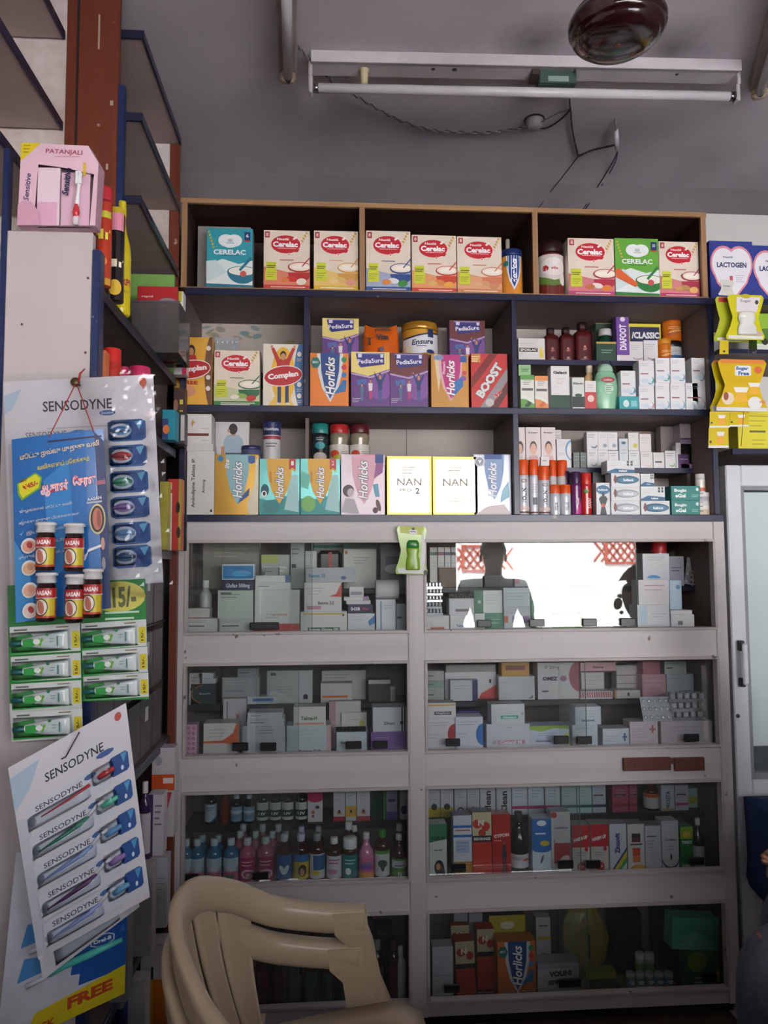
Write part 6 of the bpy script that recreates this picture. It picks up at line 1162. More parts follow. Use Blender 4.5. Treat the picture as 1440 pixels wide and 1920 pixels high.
# brown post, leaning as in the shop
pxl, pxr = P(123, 150, 1.88).x, P(222, 150, 1.88).x
o = MB().box((pxl, 1.88, ZSD[0]), (pxr, 1.90, ZC-.002), REDBROWN, .002).build('post', su)
MB().box((pxl+.026, 1.877, ZSD[0]+.3), (pxl+.031, 1.881, ZC-.002), mat('#1d1216', .6)).build('dark_strip', o)  # thin dark upright strip on the post face
MB().box((pxr, 1.879, ZSD[0]), (pxr+.016, 1.90, 2.60), BLUEZ, .001).build('edge_strip', o)
for (a_, b_, w_, h_) in ((.6, 2.69, .004, .09), (.62, 2.49, .006, .006), (.85, 2.545, .008, .012), (.8, 2.38, .005, .014)):
    MB().box((pxl+(pxr-pxl)*a_, 1.8785, b_), (pxl+(pxr-pxl)*a_+w_, 1.8805, b_+h_), mat('#b3a090', .7)).build('paint_chip', o)
MB().box((XLW+.004, 1.884, 2.0), (pxl+.004, 1.892, ZC-.004), WALLL).build('near_end_panel', su)
# white end panel facing the viewer
xp0, xp1 = P(9, 570, 1.5).x, P(171, 570, 1.5).x; zp = P(90, 433, 1.5).z
o = MB().box((xp0, 1.5, .0), (xp1, 1.522, zp), PANELW, .002).build('end_panel', su)
for px, py in ((41, 608), (160, 661), (165, 521)):
    q = P(px, py, 1.5); MB().lathe([(.0, 0), (.0028, 0), (.002, .001), (0, .0012)], mat('#6a625e', .4, .6), 8, M=Matrix.Translation((q.x, 1.5, q.z)) @ Matrix.Rotation(R(90), 4, 'X')).build('nail_head', o)
MB().box((xp1, 1.498, .0), (P(187, 570, 1.5).x, 1.53, 2.02), BLUEZ, .002).build('blue_upright', su)
MB().box((xp0-.012, 1.50, .0), (xp0, 1.522, 2.22), BLUEZ, .002).build('blue_upright', su)
MB().box((XLW+.004, 1.522, .0), (xp0+.01, 1.54, 2.0), DUSK).build('inner_panel', su)
MB().box((xp0+.005, 1.522, zp-.02), (xp1-.075, 1.60, zp), PANELW).build('top_cap', su)
MB().box((XLW+.004, Y1s, 0), (XFu-.03, Y1s+.012, 2.3), mat('#3a2c28', .7)).build('inner_panel', su)
# slim brown corner post by the cabinet
MB().box((XFu-.008, 2.345, 0), (XFu+.014, 2.372, ZSD[2]), REDBROWN, .001).build('corner_post', su)

def left(where): return where
setrow('on the left side shelf', ZSD[0], 1.6, 9)
hit = lambda A: (A.t('HIT', .5, .60, .9, .55, '#f0d84a', 0, .08, out='#1a1210'), A.e(.5, .28, .3, .06, '#d9742c'), A.e(.5, .27, .18, .04, '#2a1612'), A.r(0, .80, 1, .88, '#c9c23a'), A.r(0, .0, 1, .08, '#d0a030'))
bottle((176, 346, 205, 545), 'red insect spray can with yellow band', 'can', '#b8401f', '#c42c38', '#b93a22', hit, d=1.575, name='spray_can', cat='spray can', capz=.86, lab=(.0, .84))
bottle((200, 386, 229, 560), 'black insect spray can with pink band', 'can', '#1d1714', '#c3ac2a', '#1d1716', lambda A: (A.t('HIT', .55, .42, .9, .42, '#efe6c8', 0, .08), A.r(0, .80, 1, 1, '#d98aa0'), A.e(.55, .14, .35, .09, '#d9b23a')), d=1.665, name='spray_can', cat='spray can', capz=.93, lab=(.0, .93))
bottle((205, 370, 241, 590), 'tall bright yellow cleaner bottle', 'talltop', '#d5c21a', '#cfc02a', '#d8c61c', lambda A: (A.t('HARPI', .6, .52, .9, .3, '#a83a2a', 0, .05), A.r(0, .30, 1, .36, '#b5a51a')), d=1.755, name='cleaner_bottle', rough=.3)
C((240, 514, 326, 700), 'pale green carton at the back', '#7fae5c', None, d=2.30, th=.016)
C((256, 537, 332, 690), 'red carton with grey arc in the plastic box', '#b5242c', lambda A: (A.e(.75, .55, .45, .30, '#8f7f84', 0, 24, 0, 180), A.e(.75, .55, .36, .24, '#b5242c', 0, 24, 0, 180), A.r(.55, .78, .85, .80, '#e6dcdc'), A.t('rapid', .25, .86, .28, .07, '#e3c3c3', 0, .03)), d=2.17, th=.02)
C((327, 546, 343, 690), 'white carton with lime corner beside the red carton', '#cfcfcb', lambda A: (A.r(0, .85, .8, 1, '#b5b32c'),), d=2.20, th=.04)
# smoky plastic box
def smoky(rect, d):
    x0, y0, x1, y1 = rect; a = P(x0, y0, d); b = P(x1, y1, d); W = b.x-a.x; H = a.z-ZSD[0]
    m = clear_mat('smoky_plastic', (.30, .27, .33), 1.45, .08, .25); t = .003
    o = MB().box((-W/2, 0, 0), (W/2, t, H), m).build('plastic_box', None, ((a.x+b.x)/2, d, ZSD[0]))
    for nm, p, q in (('side', (-W/2, t, 0), (-W/2+t, .16, H)), ('side', (W/2-t, t, 0), (W/2, .16, H)), ('back', (-W/2+t, .157, 0), (W/2-t, .16, H)), ('bottom', (-W/2+t, t, 0), (W/2-t, .157, t))): MB().box(p, q, m).build(nm, o)
    MB().box((-W/2-.002, -.002, H-.006), (W/2+.002, .001, H), mat('#5a5560', .3)).build('rim', o); reg(o, 'smoky grey plastic box', 'box', x0)
smoky((247, 563, 335, 655), 2.08)
C((298, 651, 350, 700), 'white carton with number and pink end', '#cfc9cb', lambda A: (A.t('0.5', .34, .72, .26, .13, '#3a383c', 0, .03), A.r(.84, 0, 1, 1, '#c22a5a'), A.r(0, .35, 1, .38, '#5a5458')), d=2.32, th=.04)
ROW['z'] = ZSD[1]; ROW['where'] = 'on the left shelf behind the white card'
bottle((186, 650, 222, 745), 'red capped can', 'can', '#b53028', '#c82a26', None, d=1.615, name='spray_can', cat='spray can', capz=.5)
C((181, 656, 197, 750), 'narrow orange carton', '#d57a4a', lambda A: (A.r(.0, 0, .35, 1, '#d9cfc6'),), d=1.575, th=.03)
bottle((236, 684, 277, 770), 'pink lidded jar', 'jar', '#b53a62', '#c23060', None, d=1.78, name='jar', cat='jar', capz=.6)
bottle((219, 686, 238, 760), 'small pink bottle', 'jar', '#b53a62', '#b52f5c', None, d=1.72, name='jar', cat='jar')
ROW['where'] = 'on the left shelf'
C((304, 768, 329, 830), 'teal carton with orange mark', '#1f8aa0', lambda A: (A.r(0, 0, .45, .7, '#2c3a70'), A.e(.3, .35, .25, .15, '#d9743a')), d=2.18, th=.05)
C((328, 772, 346, 835), 'dark carton edge beside the teal carton', '#2a2a30', lambda A: (A.r(.6, .1, 1, .9, '#b9b4b0'),), d=2.25, th=.05)
C((325, 727, 346, 840), 'dark brown carton with yellow dots', '#3a2420', lambda A: (A.r(.55, .72, .85, .80, '#c9b23a'), A.r(.55, .55, .85, .62, '#c9b23a'), A.e(.2, .7, .2, .1, '#8a5a44')), d=2.31, th=.04)
ROW['z'] = ZSD[2]
C((299, 903, 314, 1033), 'dull yellow carton on edge', '#a8a03a', None, d=2.12, th=.04)
C((314, 898, 340, 1033), 'red and yellow carton with white side', '#b5332a', lambda A: (A.r(0, 0, .32, .8, '#d0ccc8'), A.r(.8, 0, 1, 1, '#a8983a'), A.e(.75, .6, .15, .08, '#2a1612'), A.e(.8, .25, .15, .08, '#3a2a16'), A.r(.0, .85, .3, .95, '#e0c08a')), d=2.20, th=.04)
bottle((318, 964, 348, 1033), 'low black lidded pot', 'jar', '#23262c', '#1f2228', None, d=2.26, name='pot', cat='pot')
# drawers of dark plastic bins
DBIN = mat('#4a4448', .35, 0, .12, 10)
tagm = mat('#c6c3c4', .6)
k = 0
for r_ in range(3):
    for c_ in range(6):
        y = 1.60+.125*c_; z = ZSD[3]+.001+.17*r_
        o = empty('storage_bin', (XFu-.012, y, z))
        MB().box((-.22, -.056, 0), (-.004, .056, .004), DBIN).build('bottom', o)
        MB().box((-.006, -.058, 0), (0, .058, .150), DBIN, .003).build('front', o)
        MB().box((-.22, -.056, .004), (-.006, -.053, .14), DBIN).build('side', o); MB().box((-.22, .053, .004), (-.006, .056, .14), DBIN).build('side', o)
        MB().box((-.22, -.053, .004), (-.006, .053, .08), mat(['#8d8890', '#6a5f66', '#a39a98', '#5a6470'][(r_+c_) % 4], .5, 0, .3, 30)).build('contents', o)
        if (r_*6+c_) % 2 == 0: MB().box((0, -.012, .09), (.0015, .014, .125), tagm).build('tag', o)
        ot = ['nearest', 'second', 'third', 'fourth', 'fifth', 'farthest'][c_]
        reg(o, 'dark plastic bin, %s in the %s row' % (ot, ['bottom', 'middle', 'top'][r_]), 'bin', 200+c_, where='of left drawers')
for r_ in range(2): MB().box((XLW+.004, 1.535, ZSD[3]+.163+.17*r_), (XFu-.02, Y1s, ZSD[3]+.167+.17*r_), mat('#2a2428', .5)).build('bin_rack', su)
ROW['z'] = ZSD[4]; ROW['where'] = 'on the lower left shelf'
C((284, 1402, 327, 1560), 'white carton with orange band', '#bdb9bc', lambda A: (A.r(0, .52, 1, .70, '#c8501f'), A.r(.5, .6, .95, .66, '#e0d6d0'), A.p([(.3, .5), (.9, .5), (.7, .3), (.5, .35)], '#b03a4a'), A.e(.3, .85, .15, .05, '#9a98a0')), d=2.22, th=.05)
bottle((258, 1468, 280, 1610), 'small white capped bottle', 'syrup', '#3a2a4a', '#cfcdd0', '#b9b4b8', None, d=2.05)
C((276, 1490, 306, 1605), 'white and purple carton', '#c2bec2', lambda A: (A.r(0, .0, .35, 1, '#3a2a5a'), A.lines(.45, .8, .9, 4, .1, '#77737a', .03)), d=2.08, th=.05)
ROW['z'] = ZSD[5]
C((281, 1608, 313, 1720), 'plain white carton', '#b9b7bb', lambda A: (A.lines(.4, .7, .9, 3, .08),), d=2.15, th=.05)
C((240, 1625, 285, 1760), 'dull white carton', '#a39fa0', None, d=2.0, th=.05)
C((205, 1660, 240, 1830), 'grey carton', '#8d8a8e', None, d=1.80, th=.05)
ROW['z'] = ZSD[6]
C((262, 1770, 330, 1980), 'white and orange carton', '#b5b0ae', lambda A: (A.r(0, .35, 1, .72, '#c46a1c'), A.r(0, .35, .35, .72, '#c9a52c'), A.r(.3, .72, .36, .82, '#1f1b1c')), d=2.12, th=.06)
C((225, 1840, 272, 2000), 'pale carton with blue side', '#a9a7ad', lambda A: (A.r(0, 0, .3, 1, '#3a4a8a'),), d=1.95, th=.05)
bottle((210, 1850, 235, 2000), 'dark bottle', 'syrup', '#1f2a4a', '#8a8a90', None, d=1.85)

# pink toothbrush display carton on the panel top
setrow('', zp, 1.474, 9)
a_ = P(33, 350, 1.474); b_ = P(186, 350, 1.474); Wp = b_.x-a_.x; Hp = P(100, 268, 1.474).z-zp
o = empty('toothbrush_display_carton', ((a_.x+b_.x)/2, 1.474, zp), (0, 0, R(-3)))
PK = carton_m('#d3b0c0'); PKD = carton_m('#b98fa4'); hw_ = Wp/2
m = MB(); fr2 = [(-hw_, 0, 0), (hw_*.93, 0, 0), (hw_, 0, Hp*.75), (hw_*.74, 0, Hp*.97), (-hw_*.93, 0, Hp)]
bk = [(x, .032, z) for x, y, z in fr2]
m.add(fr2+bk, [(9, 8, 7, 6, 5), (0, 5, 6, 1), (1, 6, 7, 2), (2, 7, 8, 3), (3, 8, 9, 4), (4, 9, 5, 0)], PKD); m.add([(x, .012, z) for x, y, z in fr2], [(0, 1, 2, 3, 4)], carton_m('#5a4650'))
m.build('carton_shell', o)
f = MB(); ux = lambda u: -hw_+u*Wp; vz = lambda v: v*Hp
f.add([(ux(0), 0, 0), (ux(.20), 0, 0), (ux(.24), 0, vz(.74)), (ux(.02), 0, vz(1)), ], [(0, 1, 2, 3)], PK)
f.add([(ux(.24), 0, vz(.74)), (ux(.56), 0, vz(.70)), (ux(.94), 0, vz(.62)), (ux(.995), 0, vz(.76)), (ux(.86), 0, vz(.97)), (ux(.02), 0, vz(1))], [(0, 1, 2, 3, 4, 5)], PK)
f.add([(ux(.94), 0, vz(.62)), (ux(.90), 0, 0), (ux(.97), 0, 0), (ux(.995), 0, vz(.76))], [(0, 1, 2, 3)], PK)
f.build('cut_out_front', o)
A = Art(Wp, Hp); A.p([(.02, 1), (.27, 1), (.02, .78)], '#cfb81f'); A.t('PATANJALI', .56, .885, .46, .075, '#8a3a4a', -3, .02); A.lines(.45, .83, .76, 1, .02, '#b5808f', .008)
A.t('Sensitive', .11, .46, .36, .07, '#4a4a6a', 86, .02, italic=.3); A.lines(.05, .96, .14, 3, .04, '#8a7a1c', .012); A.e(.10, .0, .18, .30, '#c596ac', 0, 20, 0, 180); A.done(o)
for i, (u0, u1) in enumerate(((.22, .50), (.52, .88))):
    pk = MB().box((ux(u0), .006, 0), (ux(u1), .011, vz(.72 if i == 0 else .66)), carton_m('#dcc6d2' if i == 0 else '#cfa9bd')).build('inner_pack', o)
    if i == 0: MB().box((ux(u0), .0055, 0), (ux(u1)-.004, .006, vz(.30)), carton_m('#d2a3bd')).build('pack_print', pk)
A = Art(Wp, Hp); A.t('Sensitive', .60, .53, .36, .085, '#23284a', 84, .03, italic=.3); A.lines(.80, .60, .84, 1, .1, '#c9a83a', .16); A.done(o)
m = MB().tube([(ux(.735), -.004, vz(.0)), (ux(.74), -.004, vz(.2))], [.006, .006], mat('#d8c6cf', .25)); m.tube([(ux(.735), -.005, vz(.06)), (ux(.74), -.005, vz(.14)), (ux(.745), -.005, vz(.24))], [.004, .007, .004], mat('#c4383f', .3)); m.tube([(ux(.745), -.004, vz(.22)), (ux(.76), -.004, vz(.42)), (ux(.77), -.004, vz(.62))], [.005, .0035, .006], mat('#dfdde0', .25)); m.build('toothbrush', o)
MB().box((ux(.72), -.009, vz(.48)), (ux(.80), -.001, vz(.64)), mat('#d5d6da', .4), .002).build('brush_head', o)
tag(o, 'pink toothbrush display carton with yellow corner on top of the white panel', 'carton')

# ================================================================== hanging cards
class Sheet:
    """a thin hanging card spanned by four corner points (TL, TR, BR, BL as (px, py, distance))"""
    def __init__(s, c, name, face, th=.0012, outline=None, bend=0.0, back=None):
        s.c = [P(*q) for q in c]; s.n = ((s.c[1]-s.c[0]).cross(s.c[3]-s.c[0])).normalized()
        if s.n.y > 0: s.n = -s.n
        s.bend = bend; s.org = (s.c[0]+s.c[1]+s.c[2]+s.c[3])/4; s.k = 0
        s.W = ((s.c[1]-s.c[0]).length+(s.c[2]-s.c[3]).length)/2; s.H = ((s.c[3]-s.c[0]).length+(s.c[2]-s.c[1]).length)/2
        m = MB()
        if outline:
            n = len(outline); vs = [s.pt(u, v, 0) for u, v in outline]+[s.pt(u, v, -th) for u, v in outline]
            m.add(vs, [tuple(range(n)), tuple(range(2*n-1, n-1, -1))]+[(i, (i+1) % n, n+(i+1) % n, n+i) for i in range(n)], face)
        else:
            N = 10; vs = []; fs = []
            for h in (0, -th):
                for j in range(N+1):
                    for i in range(N+1): vs.append(s.pt(i/N, j/N, h))
            k = (N+1)**2
            for j in range(N):
                for i in range(N):
                    a = j*(N+1)+i; fs.append((a, a+1, a+N+2, a+N+1)); fs.append((k+a, k+a+N+1, k+a+N+2, k+a+1))
            for i in range(N):
                fs += [(i, k+i, k+i+1, i+1), (N*(N+1)+i, N*(N+1)+i+1, k+N*(N+1)+i+1, k+N*(N+1)+i), (i*(N+1), (i+1)*(N+1), k+(i+1)*(N+1), k+i*(N+1)), (i*(N+1)+N, k+i*(N+1)+N, k+(i+1)*(N+1)+N, (i+1)*(N+1)+N)]
            m.add(vs, fs, face)
        s.o = m.build(name, None, s.org)
    def pt(s, u, v, h=0):
        top = s.c[0].lerp(s.c[1], u); bot = s.c[3].lerp(s.c[2], u); p = bot.lerp(top, v)
        return p - s.org + s.n*(h + s.bend*(1-(2*u-1)**2))
class SArt(Art):
    def __init__(s, sh): Art.__init__(s, sh.W, sh.H); s.sh = sh; s.step = .00012
    def _pt(s, x, z, lay): return s.sh.pt(x/s.W, z/s.H, .0004+lay*s.step)
    def r(s, u0, v0, u1, v1, col, mt=None):
        s.n += 1; k = 6; vs = []
        for i in range(k+1):
            u = u0+(u1-u0)*i/k; vs += [s._pt(u*s.W, v0*s.H, s.n), s._pt(u*s.W, v1*s.H, s.n)]
        s.shape.add(vs, [(2*i, 2*i+2, 2*i+3, 2*i+1) for i in range(k)], mt or ink(col)); return s
def rr(A, u0, v0, u1, v1, col, c=.2):
    du = (u1-u0)*c; dv = (v1-v0)*c
    A.p([(u0+du, v0), (u1-du, v0), (u1, v0+dv), (u1, v1-dv), (u1-du, v1), (u0+du, v1), (u0, v1-dv), (u0, v0+dv)], col)
def dome(sh, u0, v0, u1, v1, h, m, name='blister_bubble', n=10, pw=4):
    vs = []; fs = []
    for j in range(n+1):
        for i in range(n+1):
            a = 2*i/n-1; b = 2*j/n-1; q = max(0, (1-abs(a)**pw))*max(0, (1-abs(b)**pw)); vs.append(sh.pt(u0+(u1-u0)*i/n, v0+(v1-v0)*j/n, .0008+h*q**.5))
    for j in range(n):
        for i in range(n): fs.append((j*(n+1)+i, j*(n+1)+i+1, (j+1)*(n+1)+i+1, (j+1)*(n+1)+i))
    return MB().add(vs, fs, m, None, True).build(name, sh.o)
def sub_tube(sh, pts, rad, m, name, flat=1.0):
    return MB().tube([sh.pt(u, v, h) for u, v, h in pts], rad, m, 8, flat=flat).build(name, sh.o)

# large toothbrush card on the panel
CARDW = mat('#cfcdd2', .35, 0, .04, 5)
s1 = Sheet([(6, 716, 1.478), (287, 702, 1.478), (306, 1092, 1.478), (20, 1112, 1.478)], 'toothbrush_card', CARDW)
A = SArt(s1); A.e(.93, .965, .025, .022, '#b5503a'); A.p([(.905, .975), (.955, .975), (.93, .93)], '#c0543c'); A.t('SENSODYNE', .485, .87, .46, .072, '#26262e', 0, .012); rr(A, .63, .812, .735, .838, '#3f5f94', .3); A.t('Sensitive', .682, .825, .08, .014, '#cdd6e4')
A.t('SENSODYNE', .27, .735, .27, .042, '#5a5a66', 0, .005); rr(A, .43, .725, .54, .75, '#4f6a98', .3); A.p([(0, .93), (.12, .96), (.05, .86), (0, .84)], '#a9bccf'); A.r(.02, .0, .12, .7, '#b9b9bf'); A.lines(.28, .76, .72, 1, .02, '#b0b0b6', .006)
cols = ['#2f6a9c', '#b5343c', '#4a9a7a', '#8a6aa4', '#6f9ac4', '#3a5a80']
ys = [.735, .612, .488, .366, .242, .132]
for k, v in enumerate(ys):
    rr(A, .68, v-.052, .935, v+.052, '#2a5a92', .12); rr(A, .83, v-.045, .925, v+.045, '#1f4684', .1); A.p([(.86, v+.04), (.92, v+.045), (.89, v)], '#5fa0c4'); A.e(.765, v, .075, .034, '#b9c2cc'); A.e(.765, v, .06, .022, cols[k])
A.done(s1.o)
for k, v in enumerate(ys):
    dome(s1, .685, v-.046, .84, v+.046, .012, BLIS); sub_tube(s1, [(.70, v, .006), (.765, v+.004, .008), (.83, v, .006)], [.004, .007, .004], mat(cols[k], .4), 'brush_head', .7)
tag(s1.o, 'large white toothbrush card in clear wrap hung on the white panel', 'display card')
# crumpled clear sleeve round the card
random.seed(12); N, Mm = 40, 52; vs = []; fs = []
sq_ = Sheet.__new__(Sheet); sq_.c = [P(*q) for q in ((3, 702, 1.462), (298, 694, 1.462), (326, 1112, 1.462), (12, 1125, 1.462))]; sq_.n = Vector((0, -1, 0)); sq_.bend = 0; sq_.org = s1.org
for j in range(Mm+1):
    for i in range(N+1):
        u = i/N; v = j/Mm; wgt = (.06+.94*max(0, u-.5)/.5)*(1.15-.75*v)
        q = Vector((u*7, v*9, 0)); h = .042*sin(pi*min(1, max(0, (u-.30)/.70)))**1.2+noise.noise(q*1.2)*.014+abs(noise.noise(q*2.6+Vector((3, 1, 7))))*.018+abs(noise.noise(q*5+Vector((1, 8, 2))))*.007*(u > .55)
        vs.append(sq_.pt(u, v, .0+max(-.004, h*min(1, wgt*1.3))))
for j in range(Mm):
    for i in range(N): fs.append((j*(N+1)+i, j*(N+1)+i+1, (j+1)*(N+1)+i+1, (j+1)*(N+1)+i))
sl = MB().add(vs, fs, FILM).build('clear_sleeve', s1.o)
# nail and red string
q = P(142, 717, 1.455); MB().lathe([(.002, -.04), (.002, 0), (.008, 0), (.009, .003), (.004, .005), (0, .005)], mat('#5a4a34', .4, .7), 14, M=Matrix.Translation(q) @ Matrix.Rotation(R(90), 4, 'X')).build('panel_nail', su)

# pain-oil card with five small bottles
s2 = Sheet([(22, 824, 1.425), (194, 804, 1.425), (208, 1140, 1.43), (30, 1168, 1.43)], 'pain_oil_card', gloss('#1f66ac'), bend=.006)
A = SArt(s2)
A.p([(.0, .0), (.22, 0), (.16, .3), (.0, .45)], '#3f8ac4'); A.p([(.34, .75), (.62, .85), (.66, .3), (.4, .2)], '#2f7cbc'); A.p([(.90, .99), (1, .93), (1, 0), (.93, 0)], '#1c2c5e'); A.r(.40, .955, .98, .965, '#20284e')
A.t('மூட்டு ஜவ்வு முதுகு வலி', .52, .905, .86, .085, '#d6d0c4', 4, .02, out='#3a3a48'); A.t('வலிகளைப் போக்கும்', .56, .835, .56, .06, '#d9c23a', 4, .02)
A.p([(.05, .75), (.26, .80), (.33, .77), (.31, .71), (.10, .655), (.06, .69)], '#6fa83a'); A.p([(.07, .75), (.26, .79), (.31, .765), (.29, .715), (.11, .67), (.08, .70)], '#d9cf2c'); A.t('₹45/-', .20, .735, .17, .055, '#a83a24', 12, .05); A.t('MRP', .13, .765, .08, .03, '#6a3a1c', 12, .03)
A.t('ஆசான்', .46, .70, .30, .16, '#efc6cc', 2, .05, out='#b02c48'); A.t('ேகரள', .78, .72, .24, .14, '#efc6cc', 2, .05, out='#b02c48'); A.t('தைலம்', .95, .70, .10, .09, '#c8788a', 2, .03)
for k, tx in enumerate(('முழங்கால் மூட்டு வலி', 'கழுத்து முதுகு பிரச்சனைகள்', 'இடுப்பு வலி', 'ைக கால் குைடச்சல்', 'சுளுக்கு, வீக்கம், பிடிப்பு')):
    A.t(tx, .36+.03*(len(tx) > 20), .60-.062*k, .26+.019*len(tx)*.8, .045, '#c9ccd0', 2, .012); A.p([(.07, .60-.062*k), (.09, .59-.062*k), (.12, .62-.062*k), (.09, .60-.062*k)], '#8fb5dc')
A.t('AASAN', .88, .615, .15, .035, '#d9dde2', 3, .03); A.lines(.80, .59, .96, 1, .02, '#a9b5c6', .01); A.e(.905, .50, .085, .085, '#c9b88a'); A.e(.905, .50, .072, .074, '#1f1c1e'); A.e(.905, .50, .05, .062, '#b56a55'); A.e(.92, .50, .02, .05, '#8f4438')
for k, (v, c1, c2) in enumerate(((.405, '#d9a08a', '#b03a34'), (.285, '#dcb08c', '#c89870'), (.165, '#e0b095', '#d89a80'), (.055, '#e3cfc4', '#b04438'))): A.e(.17, v, .085, .042, '#e6e3e0'); A.e(.17, v-.003, .07, .032, c1); A.e(.18, v+.004, .03, .02, c2, 30)
A.p([(.72, .30), (.76, .28), (.80, .34), (.95, .36), (.95, .345), (.80, .325), (.77, .285)], '#dfe3e8'); A.e(.955, .36, .02, .035, '#b98a80'); A.e(.955, .25, .02, .035, '#8a8a94')
A.done(s2.o)
for k, (x0, y0, x1, y1) in enumerate(((67, 979, 104, 1070), (121, 981, 158, 1071), (68, 1073, 106, 1165), (122, 1076, 159, 1167), (156, 1066, 192, 1158))):
    d = 1.40; a = P(x0, (y0+y1)/2, d); b = P(x1, (y0+y1)/2, d); r = (b.x-a.x)/2*.95; z0 = P((x0+x1)/2, y1, d).z; H = P((x0+x1)/2, y0, d).z-z0; L = Vector(((a.x+b.x)/2, d, z0))-s2.org
    ob = MB().lathe([(0, 0), (r*.92, 0), (r, .03*H), (r, .70*H), (r*.85, .76*H), (r*.8, .80*H)], mat('#24100e', .15), 20).build('oil_bottle', s2.o, L)
    MB().lathe([(r*.9, .78*H), (r*1.0, .80*H), (r*.92, .92*H), (r*1.12, .93*H), (r*1.12, .98*H), (r*.8, H), (0, H)], mat('#d3d2d0', .35), 20).build('cap', ob)
    MB().lathe([(r*1.01, .08*H), (r*1.01, .68*H)], gloss('#c8541f'), 20, cap=False).build('label', ob)
    A = Art(2*r*1.3, .60*H, r*1.015); A.r(.5, .0, 1, .65, '#c9b52c'); A.r(0, .68, 1, 1, '#a8242a'); A.t('AASAN', .5, .84, .62, .19, '#efd9d4', 0, .05); A.e(.42, .36, .28, .30, '#1f1a18'); A.e(.42, .36, .24, .26, '#e0d6c6'); A.e(.42, .36, .13, .24, '#b56a58', 12); A.r(0, 0, 1, .07, '#b03a1f')
    for m_ in (A.shape, A.let): m_.v = [(v[0], v[1], v[2]+.08*H) for v in m_.v]
    A.done(ob); MB().lathe([(r*1.04, .47*H), (r*1.06, .48*H), (r*1.04, .49*H)], mat('#c9c0b0', .6), 16, cap=False).build('tie_string', ob)
nail = P(143, 717, 1.452)-s2.org; RS = mat('#a02c2c', .6)
for u in (.42, .90): MB().tube([nail, nail.lerp(s2.pt(u, .985, .002), .5), s2.pt(u, .985, .002)], .0011, RS, 6).build('string', s2.o)
MB().tube([nail+Vector((.004, 0, .0)), nail+Vector((.008, -.004, .016)), nail+Vector((.016, -.002, .026))], [.0022, .002, .0012], RS, 6).build('string_tail', s2.o)
tag(s2.o, 'blue pain oil card with five little bottles hung by red string', 'display card')

# toothpaste card
GREENC = gloss('#2f8a3c')
s3 = Sheet([(14, 1098, 1.468), (272, 1085, 1.468), (279, 1311, 1.468), (18, 1320, 1.468)], 'toothpaste_card', GREENC)
A = SArt(s3); A.p([(0, .60), (.98, .64), (1, 1), (0, 1)], '#2c7f3f'); A.e(.80, .86, .20, .13, '#cfc860'); A.t('₹15/-', .80, .86, .26, .16, '#6a6a4a', 2, .04); A.lines(.70, .72, .95, 2, .05, '#bfe0c4', .016); A.done(s3.o)
s3b = Sheet([(18, 1319, 1.468), (152, 1314, 1.468), (155, 1383, 1.468), (22, 1391, 1.468)], 'lower_flap', mat('#cfd2d0', .3)); s3b.o.parent = s3.o; s3b.o.location = s3b.org-s3.org
def paste(px0, py0, px1, py1, dy):
    sh = Sheet([(px0, py0+dy, 1.462), (px1, py0, 1.462), (px1+1, py1, 1.462), (px0+2, py1+dy, 1.462)], 'toothpaste_pack', gloss('#cdd3cf')); sh.o.parent = s3.o; sh.o.location = sh.org-s3.org
    A = SArt(sh); A.p([(0, 0), (.88, .05), (.84, .12), (.45, .10), (.3, .72), (0, .62)], '#2f9a3f'); rr(A, .88, .12, .99, .72, '#cfc02c', .08); A.t('15/-', .935, .4, .16, .04, '#4a4416', 90, .03); A.r(.06, .84, .25, .90, '#5a665e'); A.r(.66, .88, .84, .92, '#7a6a44'); A.done(sh.o)
    m = MB(); N = 10; vs = []; fs = []
    pr = [(.20, .30, .30), (.26, .34, .30), (.34, .42, .26), (.5, .56, .20), (.68, .66, .12), (.84, .72, .03)]     # u, height, thickness factor
    for u, hh, tt in pr:
        for k in range(N):
            a = 2*pi*k/N; vs.append(sh.pt(u, .42+hh/2*cos(a)*.95, .008+.020*tt*sin(a)))
    for j in range(len(pr)-1):
        for k in range(N): fs.append((j*N+k, j*N+(k+1) % N, (j+1)*N+(k+1) % N, (j+1)*N+k))
    t = MB().add(vs, fs, gloss('#d3dad6'), None, True).build('tube', sh.o)
    MB().tube([sh.pt(.03, .40, .008), sh.pt(.20, .41, .008)], [.0052, .0058], mat('#0f5a58', .3), 10).build('cap', sh.o)
    A = SArt(sh); A._pt = lambda x, z, lay: sh.pt(x/sh.W, z/sh.H, .0145+lay*.0001-.004*max(0, x/sh.W-.5)); A.p([(.22, .28), (.34, .25), (.42, .35), (.40, .48), (.34, .56), (.22, .52)], '#2f9a44')
    for k in range(6): A.e(.46+.02*sin(k), .42, .012, .16, '#6aae2c', -60+24*k, 8)
    A.e(.42, .44, .05, .1, '#e6e9e4'); A.r(.70, .25, .72, .60, '#4a7a6a'); A.lines(.6, .5, .67, 2, .1, '#7aa090', .03); A.e(.57, .68, .025, .06, '#2f7a4a'); A.done(sh.o)
    dome(sh, .01, .06, .86, .80, .012, BLIS, 'blister', 10, 6)
for (x0, y0, x1, y1) in ((18, 1172, 150, 1226), (20, 1228, 151, 1277), (21, 1279, 152, 1330), (23, 1332, 154, 1386)): paste(x0, y0-4, x1, y1-6, 8)
for (x0, y0, x1, y1) in ((152, 1163, 274, 1213), (154, 1214, 276, 1262), (156, 1263, 278, 1308)): paste(x0, y0-2, x1, y1-2, 8)
tag(s3.o, 'green toothpaste card with seven small tubes hanging below the blue card', 'display card')

